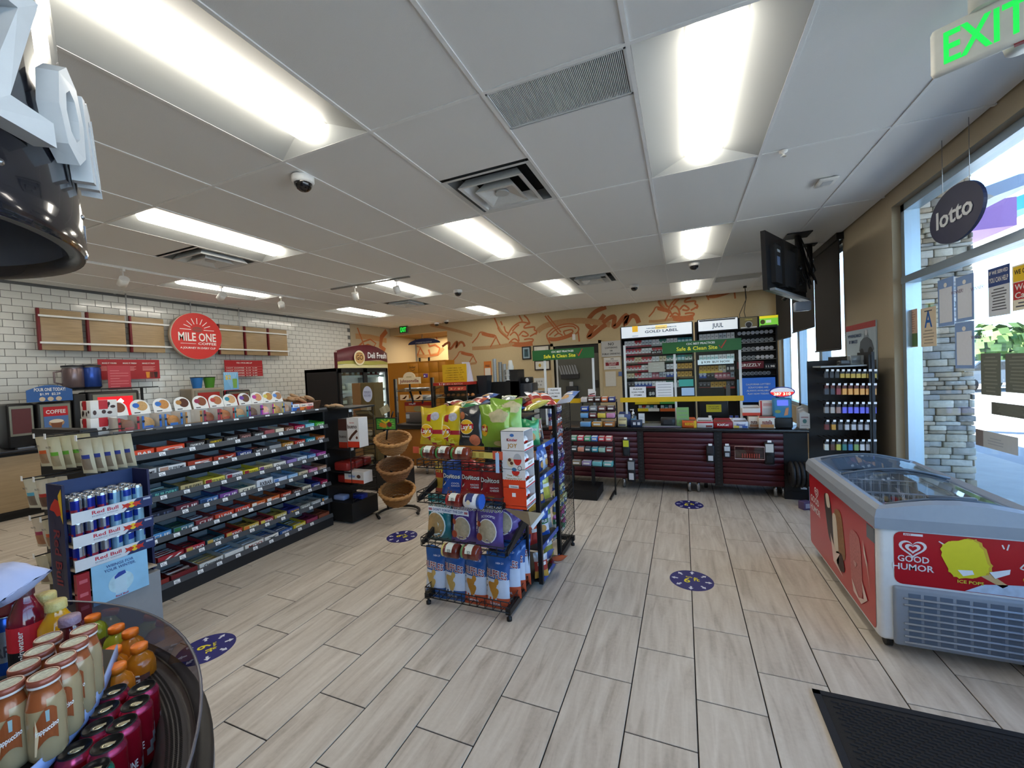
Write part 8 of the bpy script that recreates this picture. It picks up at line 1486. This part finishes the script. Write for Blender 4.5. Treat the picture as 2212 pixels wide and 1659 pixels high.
IC = mat('b8cbe6', .5, noise=.3, scale=30); M.poly([Q(.5, .408, 1), Q(.6, .452, 1), Q(.7, .462, 1), Q(.8, .468, 1), Q(.9, .46, 1), Q(.985, .478, 1), Q(.985, .408, 1)], IC)
M.disc(Q(.885, .50, 2), X3*.058, Z3*.028, mat('d8b02c'), 28); M.disc(Q(.885, .50, 3), X3*.052, Z3*.022, mat('1f3f8c'), 28); M.text('Popsicle', Q(.885, .491, 5), X3, Z3, .02, WHT, .085, 'C')
M.poly([Q(.955, .437, 3), Q(1.0-.02, .437, 3), Q(.985, .475, 3)], YEL); M.quadp((0, Yn-.003, 0), X3, Z3, hw*.88, hw*.97, .43, .438, RED); M.text('!', Q(.978, .443, 6), X3, Z3, .02, INK); M.quadp(Q(0, 0, 1), X3, Z3, .11-.0, .19, .672, .684, mat('d8d8dc')); M.text('AHT', Q(.16, .674, 3), X3, Z3, .008, RED, .03)
for a, b, c_, d in ((.36, .655, .40, .635), (.385, .64, .43, .625), (.70, .665, .71, .645), (.735, .67, .725, .64)): M.stroke([(0, 0), ((c_-a)*2*hw, d-b)], .006, WP_, Q(a, b, 1), X3, Z3)
M.stroke([(.0, .0), (.02, .03), (.05, .035), (.08, .01), (.06, -.006), (.02, -.008), (0, 0)], .006, WP_, Q(.79, .555, 1), X3, Z3); M.disc(Q(.86, .605, 1), X3*.012, Z3*.009, WP_, 12)
M.text('ICE POPS', Q(.53, .448, 3), X3, Z3, .016, mat('c8c83c'), .1, 'C'); M.build('end_print', z_)
gv = MB().rbox(-hw+.06, hw+.0, -hl-.02, -hl+.01, .07, .395, FG, .015, 2).build('grille_panel', z_); M = MB(); BG = mat('5f6b7c', .6)
for i in range(9):
    for j in range(8): M.box(-hw+.12+i*.064, -hw+.17+i*.064, -hl-.0215, -hl-.019, .105+j*.034, .127+j*.034, BG)
M.build('grille_slots', gv, kind='stuff')
for j in range(8): z = .099+j*.034; MB().cyl((-hw+.1+(.02 if j in (4, 5) else 0), -hl-.025, z), (hw-.03, -hl-.025, z), .0055, mat('98a3b4', .35), 8).build('grille_bar', gv)
c = P(2175, 1415, z=.05); MB().tube([(hw-.12, -hl-.02, .13), (hw-.04, -hl-.08, .05), (hw+.02, -hl-.06, .02)], .004, STEEL, 6).build('latch_wire', z_)
# small box on the floor behind the freezer
c = P(1745, 1100, z=.03); tag(MB().rbox(-.05, .05, -.04, .04, 0, .09, mat('5a4a6c'), .005).box(-.03, .03, -.041, -.04, .02, .07, mat('a8a8b8')).build('floor_box', None, (c.x, c.y+.1, 0), .5), 'small violet box on the floor beyond the freezer', 'box')
# ---------------- floor things ----------------
def sticker(cx, cy, rx, ry, rot, lab):
    t = thing('floor_sticker', lab, 'floor sticker', (cx, cy, .0005), rot); MB().cyl((0, 0, 0), (0, 0, .0008), .155, mat('24246a', .5, noise=.05, scale=60), 40).build('disc', t); M = MB(); w = mat('d8dae6'); y = mat('d8cc2c'); e = .0016
    for k in range(8):
        an = PI/4*k; d, n = Vector((math.cos(an), math.sin(an), 0)), Vector((-math.sin(an), math.cos(an), 0)); L = lambda a, b: d*a+n*b+Vector((0, 0, e))
        M.poly([L(.095, -.007), L(.122, -.007), L(.122, .007), L(.095, .007)], w); M.poly([L(.118, -.018), L(.143, 0), L(.118, .018)], w)
    M.text('Safe At', (-.0, .035, e), X3, Y3, .018, y, .085, 'C'); M.text('6', (-.03, -.045, e), X3, Y3, .07, y, .045, 'C'); M.text('ft', (.035, -.005, e), X3, Y3, .045, y, .045, 'C'); M.build('print', t)
sticker(.012, 3.325, 0, 0, -.05, 'round blue 6 ft floor sticker in front of the freezer, middle of the aisle'); sticker(.02, 5.16, 0, 0, 0, 'round blue 6 ft floor sticker nearest the service counter')
sticker(-2.73, 3.385, 0, 0, -.5, 'round blue 6 ft floor sticker between the shelving and the chip rack'); sticker(-2.80, 1.545, 0, 0, -.5, 'round blue 6 ft floor sticker cut off by the drink cooler')
mt = thing('door_mat', 'black ribbed rubber door mat at the lower right', 'mat', (.54, 2.37, 0)); RB_ = mat('1b1d22', .8, bump=.2, scale=200)
M = MB().rbox(0, 1.9, -1.25, 0, .0005, .008, RB_, .003, 1); M.build('backing', mt); M = MB(); M.box(0, 1.9, -.03, -.0, .008, .011, RB_); M.box(0, .03, -1.25, 0, .008, .011, RB_)
for i in range(46):
    for j in range(70):
        x = .06+i*.04+(.02 if j % 2 else 0); y = -.055-j*.017
        M.add([(x, y, .008), (x+.03, y-.004, .008), (x+.03, y-.012, .008), (x, y-.008, .008), (x+.002, y-.003, .0125), (x+.028, y-.006, .0125), (x+.028, y-.010, .0125), (x+.002, y-.006, .0125)], [(0, 1, 5, 4), (1, 2, 6, 5), (2, 3, 7, 6), (3, 0, 4, 7), (4, 5, 6, 7)], RB_)
M.build('ribs', mt, kind='stuff')
# ---------------- round drink cooler in the lower left corner ----------------
KX, KY, KR, ZRM = -1.692, -.458, 1.205, .90
kc = thing('island_cooler', 'round black open drink cooler with a clear rim, lower left corner', 'cooler', (KX, KY, 0)); n = 120
MB().lathe([(1.0, 0), (1.05, .02), (1.1, .15), (1.20, .6), (1.222, .74), (1.222, .775), (1.215, .785), (1.19, .79), (1.185, .785)], mat('17171a', .35), n=n, ms=[BLK]*3+[mat('77787d', .3), mat('6a6b70', .25), BLK, BLK, BLK]).build('drum', kc)
M = MB().lathe([(1.192, .79), (1.18, .775), (1.172, .772), (1.165, .782), (1.125, .778), (1.115, .76), (1.10, .70), (1.06, .695), (0, .695)], mat('3a383a', .4), n=n); M.build('inner_deck', kc)
M = MB(); hs = mat('020202', .9)
for k in range(210):
    for j in range(4):
        a = .55+1.2*(k+(j % 2)*.5)/210
        rr = 1.159-.0088*j; M.disc((rr*math.cos(a), rr*math.sin(a), .7832+(rr-1.165)*.1+.0004), Vector((math.cos(a), math.sin(a), 0))*.0035, Vector((-math.sin(a), math.cos(a), 0))*.003, hs, 6)
M.build('vent_holes', kc, kind='stuff')
M = MB().lathe([(1.188, .79), (KR, ZRM)], glassy('8f8d9a', .35, .02), n=n); M.build('clear_rim', kc)
MB().lathe([(KR-.002, ZRM-.004), (KR+.002, ZRM), (KR-.003, ZRM+.002), (KR-.005, ZRM-.002)], mat('55555f', .2), n=n).build('rim_edge', kc)
# upper step with its pale blue edge strip
SP = [P(*a, z=.885) for a in ((236, 1440), (225, 1468), (205, 1510), (180, 1545), (150, 1580), (115, 1620), (78, 1659), (30, 1700))]
SP = [SP[0]+(SP[0]-SP[1])*1.6]+SP
L = lambda p, z=None: Vector((p.x-KX, p.y-KY, p.z if z is None else z))
inner = [Vector((-.3, .1, 0)), Vector((-.5, .9, 0))]
M = MB(); top_ = [L(p, .88) for p in SP]+[Vector((.2, .2, .88)), Vector((-.3, .2, .88)), Vector((-.3, .95, .88))]; M.prism(top_, (0, 0, -.18), mat('101012', .5)); M.build('upper_step', kc)
M = MB(); nS = len(SP); M.add([L(p, .862) for p in SP]+[L(p, .895) for p in SP], [(i, i+1, nS+i+1, nS+i) for i in range(nS-1)], mat('8fa8dc', .4, noise=.2, scale=25), True); o_ = M.build('edge_strip', kc); o_.modifiers.new('s', 'SOLIDIFY').thickness = .003
def put_(me, name, pos, rz, lab, cat, grp=None):
    o = bpy.data.objects.new(name, me); COL.objects.link(o); o.location = pos; o.rotation_euler[2] = rz; return tag(o, lab, cat, grp)
# energy cans: dark lid, pink metal shoulder
def canbig(body, sw, txt, lid='16181c'):
    r, h = .0325, .157; a = mat(body, .22, .55, noise=.05); b = mat(sw, .3, .3); ld = mat(lid, .3, .5); pk = mat('c2486c' if body != '1f8a7c' else '3fb89c', .22, .7)
    prof = [(.024, 0), (.029, .006), (r, .016)]+[(r, .016+k*.0155) for k in range(1, 9)]+[(.0305, .147), (.027, .154), (.0272, .157), (.0255, .1572), (.0245, .152), (0, .152)]
    M = MB().lathe(prof, a, n=24, colf=lambda i, k: ld if i >= 13 else mat('c9ccd0', .25, .8) if i < 1 else pk if i in (10, 11) else BLK if i == 12 else (b if (k-i) % 24 in (19, 20) and i > 2 else a))
    C = M; C.lathe([(.0045, .1525), (.0045, .1545), (.009, .1545), (.009, .1525)], mat('c8c4a8', .25, .8), n=14, sx=1.3, sy=.8); C.quadp((0, 0, .1548), X3, Y3, -.003, .014, -.004, .004, mat('b8b4a0', .3, .8))
    for t_, z_, h_, w_ in txt:
        vs, fs, tw = textgeo(t_); pts = [((r+.0008)*math.sin((x/tw-.5)*w_/r), -(r+.0008)*math.cos((x/tw-.5)*w_/r), z_+y/.7*h_) for x, y in vs]; C.add(pts, fs, WHT)
    C.add([((r+.0006)*math.sin(t_), -(r+.0006)*math.cos(t_), z_) for z_ in (.02, .045) for t_ in (-.5, -.25, 0, .25, .5)], [(i, i+1, 6+i, 5+i) for i in range(4)], mat('4a2a6c', .3)) if body != '1f8a7c' else None
    return C.mesh('energy_can')
ck = canbig('a8142c', '8a9098', [('ADRENALINE', .055, .018, .06), ('0', .085, .014, .012)]); cg = canbig('1f8a7c', 'c8ccd0', [])
for k, (px, py, l) in enumerate(((244, 1493, 'farthest pink red energy can of the left row'), (307, 1484, 'farthest pink red energy can of the right row'), (226, 1530.5, 'second pink red energy can of the left row from the back'), (292, 1518, 'second pink red energy can of the right row from the back'), (211, 1568, 'third pink red energy can of the left row from the back'), (263, 1561, 'third pink red energy can of the right row from the back'), (162, 1618, 'nearest pink red energy can against the blue edge strip'), (231, 1606, 'nearest pink red energy can of the right row'))):
    c = P(px, py, z=.868); put_(ck, 'energy_can', (c.x, c.y, .711), .9+.2*(k % 3)-.3*(k % 2), l, 'drink can', 'large pink red energy cans')
c = P(199, 1662, z=.868); put_(cg, 'energy_can', (c.x, c.y, .711), .9, 'green teal topped energy can at the bottom edge of the picture', 'drink can')
# coffee drink bottles
def frapp():
    r, h = .0295, .17; cr = mat('9a8868', .18, coat=.6, noise=.06, scale=20); br = mat('94502c', .18, coat=.6, noise=.1); cp = mat('8c4c3c', .3, .2); wr = mat('e6e0dc', .4)
    prof = [(.024, 0), (r*.97, .008), (r, .03), (r*.98, .06), (r, .09), (r*.98, .11), (r*.86, .128), (r*.76, .142), (r*.74, .152), (.024, .153), (.024, .157), (.0245, .158), (.0245, .168), (.022, .17), (.0205, .1685), (0, .1685)]
    M = MB().lathe(prof, cr, n=26, colf=lambda i, k: cp if i >= 11 else wr if i in (9, 10) else br if i in (6, 7, 8) or (i == 5 and k % 13 < 7) else cr)
    M.lathe([(.0205, .1690), (.016, .1692), (.015, .1688), (0, .1688)], mat('c4c8b8', .35, .3, noise=.6, scale=160), n=18)
    M.lathe([(.0232, .1703), (.0224, .1708), (.0212, .1703)], mat('d8b8a4', .4), n=26)
    R = r+.0008
    def cy(pts, m, lf=0): M.add([((R+lf)*math.sin(a), -(R+lf)*math.cos(a), z_) for a, z_ in pts], [tuple(range(len(pts)))], m)
    for i in range(8): a0, a1 = -.55+.14*i, -.55+.14*(i+1); f = lambda a: (.028+.022*math.sin((a+.55)*2.2), .095+.02*math.sin((a+.3)*3)); b0, t0 = f(a0); b1, t1 = f(a1); cy([(a0, b0), (a1, b1), (a1, t1), (a0, t0)], mat('8a4826', .3), .0004)
    cy([(-.6, .02), (-.5, .02), (-.32, .06), (-.45, .095)], mat('d8c09c', .4), .0008); cy([(.05, .085), (.2, .085), (.22, .108), (.03, .108)], mat('8aa4a8', .4), .001)
    vs, fs, tw = textgeo('frappuccino'); M.add([((R+.0012)*math.sin((x/tw-.45)*1.1), -(R+.0012)*math.cos((x/tw-.45)*1.1), .06+y/.7*.011+(x/tw)*.012) for x, y in vs], fs, WHT)
    return M.mesh('coffee_bottle')
fm = frapp(); fl = ['right row, farthest', 'right row, second from the back', 'right row, third from the back', 'right row, nearest and largest in view', 'left row, farthest', 'left row, second from the back', 'left row, third from the back', 'left row, nearest at the left edge']
for k, (px, py) in enumerate(((180.6, 1359), (160, 1386.6), (131.5, 1420), (94, 1457.5), (104, 1376.5), (84, 1404), (52, 1436), (14.5, 1477.7))):
    c = P(px, py, z=1.05); put_(fm, 'coffee_bottle', (c.x, c.y, .881), .95+.08*(k % 4), f'milky coffee bottle with a brown cap, {fl[k]}', 'bottle', 'milky coffee bottles in the round cooler')
# sports drink bottles
def gator(liq, cap='e2741c'):
    lq = mat(liq, .12, coat=.7, noise=.08, scale=15); cm = mat(cap, .35); r = .037
    prof = [(.02, 0), (r*.95, .006), (r, .03), (r*.9, .05), (r, .075), (r, .1), (r*.97, .118), (r*.8, .136), (r*.5, .148), (.0165, .152), (.0165, .156), (.0205, .156), (.0205, .172), (.0185, .174), (0, .174)]
    M = MB().lathe(prof, lq, n=24, colf=lambda i, k: cm if i >= 10 else lq)
    R = r+.001; M.add([(R*math.sin(a), -R*math.cos(a), z_) for z_ in (.078, .098) for a in [-.9+.3*i for i in range(7)]], [(i, i+1, 8+i, 7+i) for i in range(6)], mat('6a4a44', .4)); vs, fs, tw = textgeo('G'); M.add([((R+.001)*math.sin((x/tw-.5)*.6), -(R+.001)*math.cos((x/tw-.5)*.6), .076+y/.7*.026) for x, y in vs], fs, WHT); return M.mesh('sports_bottle')
go, gg = gator('c0761c'), gator('a4b02c')
for k, (px, py, me, l) in enumerate(((200, 1329, gg, 'lime sports drink bottle, farthest back'), (251, 1352, gg, 'lime sports drink bottle beside the first orange one'), (281, 1361, go, 'orange sports drink bottle, farthest of the orange ones'), (243, 1400, go, 'orange sports drink bottle behind the coffee bottles'), (300, 1392, go, 'orange sports drink bottle at the right, its G label showing'), (252, 1436, go, 'nearest orange sports drink bottle by the pink cans'))):
    c = P(px, py, z=.872); c = Vector((c.x, c.y, .698)); put_(me, 'sports_bottle', c, 1.1 if k != 4 else .8, l, 'bottle')
# tall bottles at the back of the step
def bott(px, py, z1, r, h, liq, cap, lab, name='juice_bottle', rc=.018, label=None, txt=None):
    c = P(px, py, z=z1); z0 = z1-h; M = MB(); lq = mat(liq, .12, coat=.7, noise=.08, scale=12)
    M.lathe([(r*.6, 0), (r*.95, .006), (r, .02), (r, h*.55), (r*.95, h*.68), (r*.6, h*.8), (rc*.85, h*.86), (rc*.85, h*.9)], lq, n=24, ms=[lq]*7); t = thing(name, lab, 'bottle', (c.x, c.y, z0), .9); M.build('bottle', t)
    MB().lathe([(rc, h*.88), (rc, h*.98), (rc*.9, h), (0, h)], mat(cap, .35, bump=.3, scale=150), n=20).build('cap', t)
    if label:
        M = MB(); R = r+.0008; n_ = 12; M.add([(R*math.sin(a), -R*math.cos(a), z_) for z_ in (h*.08, h*.34, h*.6) for a in [-1.4+2.8*i/n_ for i in range(n_+1)]], [(j*(n_+1)+i, j*(n_+1)+i+1, (j+1)*(n_+1)+i+1, (j+1)*(n_+1)+i) for j in range(2) for i in range(n_)], mat(label[0], .4)); 
        for i in range(n_, 2*n_): M.m[i] = M.mi(mat(label[1], .4))
        if txt: vs, fs, tw = textgeo(txt); M.add([((R+.001)*math.sin(.15-y/.7*.3), -(R+.001)*math.cos(.15-y/.7*.3), h*.1+x/tw*h*.46) for x, y in vs], fs, WHT)
        M.build('paper_label', t)
bott(98, 1281, 1.08, .036, .2, 'c48c10', 'b8aa6c', 'left yellow juice bottle with a ribbed cream cap', rc=.0215); bott(120, 1297, 1.075, .038, .195, 'cc9412', 'b8aa6c', 'right yellow juice bottle with a ribbed cream cap', rc=.0215); bott(150, 1330, 1.055, .036, .175, '4a0f1a', '8a7488', 'dark red juice bottle with a pale violet cap', rc=.021)
bott(52, 1262, 1.13, .036, .25, '6a1024', '4a1a24', 'deep red vitamin drink bottle with a black and red label', 'vitamin_bottle', label=('14161c', 'c22a34'), txt='vitaminwater')
bott(28, 1250, 1.13, .036, .25, '6a1024', '4a1a24', 'second deep red vitamin bottle under the pale bag', 'vitamin_bottle')
c = P(13, 1326, z=1.045); t = thing('rockstar_can', 'tall blue and silver energy can with star lettering at the left edge', 'drink can', (c.x, c.y, .881), 1.0); r, h = .031, .165
t.name = 'tall_can'; BL_, SV = mat('1f4a9c', .22, .6), mat('a4a8b0', .25, .8)
MB().lathe([(.024, 0), (r, .012)]+[(r, .012+k*.0165) for k in range(1, 9)]+[(.029, .155), (.0265, .163), (.027, .165), (.025, .165), (.0245, .161), (0, .161)], SV, n=24, colf=lambda i, k: BL_ if (i in (8, 9, 10) or (i in (6, 7) and abs((k % 12)-6) > (8-i)*2) or (i in (1, 2) and abs((k % 12)-6) < 4)) else BLK if i > 11 else SV).build('can', t)
M = MB(); vs, fs, tw = textgeo('RR'); M.add([((r+.001)*math.sin((x/tw-.5)*1.0), -(r+.001)*math.cos((x/tw-.5)*1.0), .06+y/.7*.028) for x, y in vs], fs, mat('2a2a34')); M.build('lettering', t)
# pale pillow bag lying on the bottles
c = P(25, 1262, z=1.17); b = Bag(.15, .12, .1, 77, 14, 12); m = mat('a4aed0', .45, noise=.22, scale=12, bump=.3); b.body(lambda u, v: m); o = b.M.build('ice_bag', None, (c.x-.075, c.y-.045, 1.135)); o.rotation_euler = (-1.35, .0, .35); tag(o, 'pale blue and pink soft bag lying across the red bottles', 'bag')
for k, (px, py) in enumerate(((6, 1212), )): c = P(px, py, z=1.02); tag(MB().lathe([(.03, 0), (.036, .06), (.034, .07), (0, .072)], mat('c8b8bc', .4), n=14).build('white_lid', None, (c.x, c.y, .95)), 'small pale lid at the left edge behind the bag', 'lid') if 0 else None
# ---------------- hanging round header ----------------
HX, HY, HR = -1.638, .115, .497
t = thing('round_header', 'dark glossy round hanging header with white raised letters, upper left', 'sign', (HX, HY, 0)); GB = mat('2a2b33', .12, .5, coat=.6, noise=.1); GI = mat('8a8e98', .2, .5)
MB().lathe([(HR, 1.985), (HR+.006, 2.0), (HR+.002, 2.06), (HR-.03, 2.62), (HR-.035, 2.62), (HR-.02, 2.05)], GB, n=80).build('outer_band', t); MB().lathe([(HR-.02, 2.06), (HR-.03, 1.99), (HR, 1.985)], mat('3a3a40', .25, .5), n=80).build('lower_lip', t); MB().lathe([(HR-.025, 2.0), (HR-.06, 2.62)], GI, n=80).build('inner_band', t); MB().lathe([(HR-.05, 2.62), (0, 2.63)], mat('303238', .4), n=60).build('top_disc', t)
for a in (.4, 2.5, 4.6): MB().cyl((.3*math.cos(a), .3*math.sin(a), 2.62), (.3*math.cos(a), .3*math.sin(a), ZC), .012, STEEL, 8).build('hanging_rod', t)
for a in (66, 20, -30): MB().box(HR-.002, HR+.004, -.006, .006, 1.985, 2.07, mat('6a6a70', .3, .6)).move(Matrix.Rotation(math.radians(a), 4, 'Z')).build('seam_strip', t)
for z_ in (2.09, 2.33, 2.36):
    for a in (64.5, 30): MB().lathe([(0, .006), (.006, .004), (.008, 0)], STEEL, n=10).move(Matrix.Rotation(math.radians(a), 4, 'Z') @ Matrix.Translation((HR+.001-.03*(z_-2.06)/.56, 0, z_)) @ Matrix.Rotation(PI/2, 4, 'Y')).build('rivet', t)
LT = mat('c9ced2', .4)
for ch_, ph0, ph1, z0, z1 in (('Z', 23, 39, 2.16, 2.46), ('o', 41.5, 52, 2.16, 2.38), ('n', 54, 61, 2.15, 2.36), ('e', 62.5, 68.5, 2.15, 2.35), ('y', 4, 20, 2.1, 2.44)):
    vs, fs, tw = textgeo(ch_); ys = [v[1] for v in vs]; y0, y1 = min(ys), max(ys); M = MB(); k = len(vs); o_ = []
    for dR in (.006, .045):
        for x, y in vs: ph = math.radians(ph0+(ph1-ph0)*x/tw); z = z0+(z1-z0)*(y-y0)/(y1-y0); R = HR+dR-.03*(z-2.06)/.56; o_.append((R*math.cos(ph), R*math.sin(ph), z))
    ec = set()
    for f in fs:
        for a, b in zip(f, f[1:]+f[:1]): ec.add((a, b))
    M.add(o_, [tuple(x+k for x in f) for f in fs]+[(a, b, b+k, a+k) for (a, b) in ec if (b, a) not in ec], LT); M.build('letter', t)
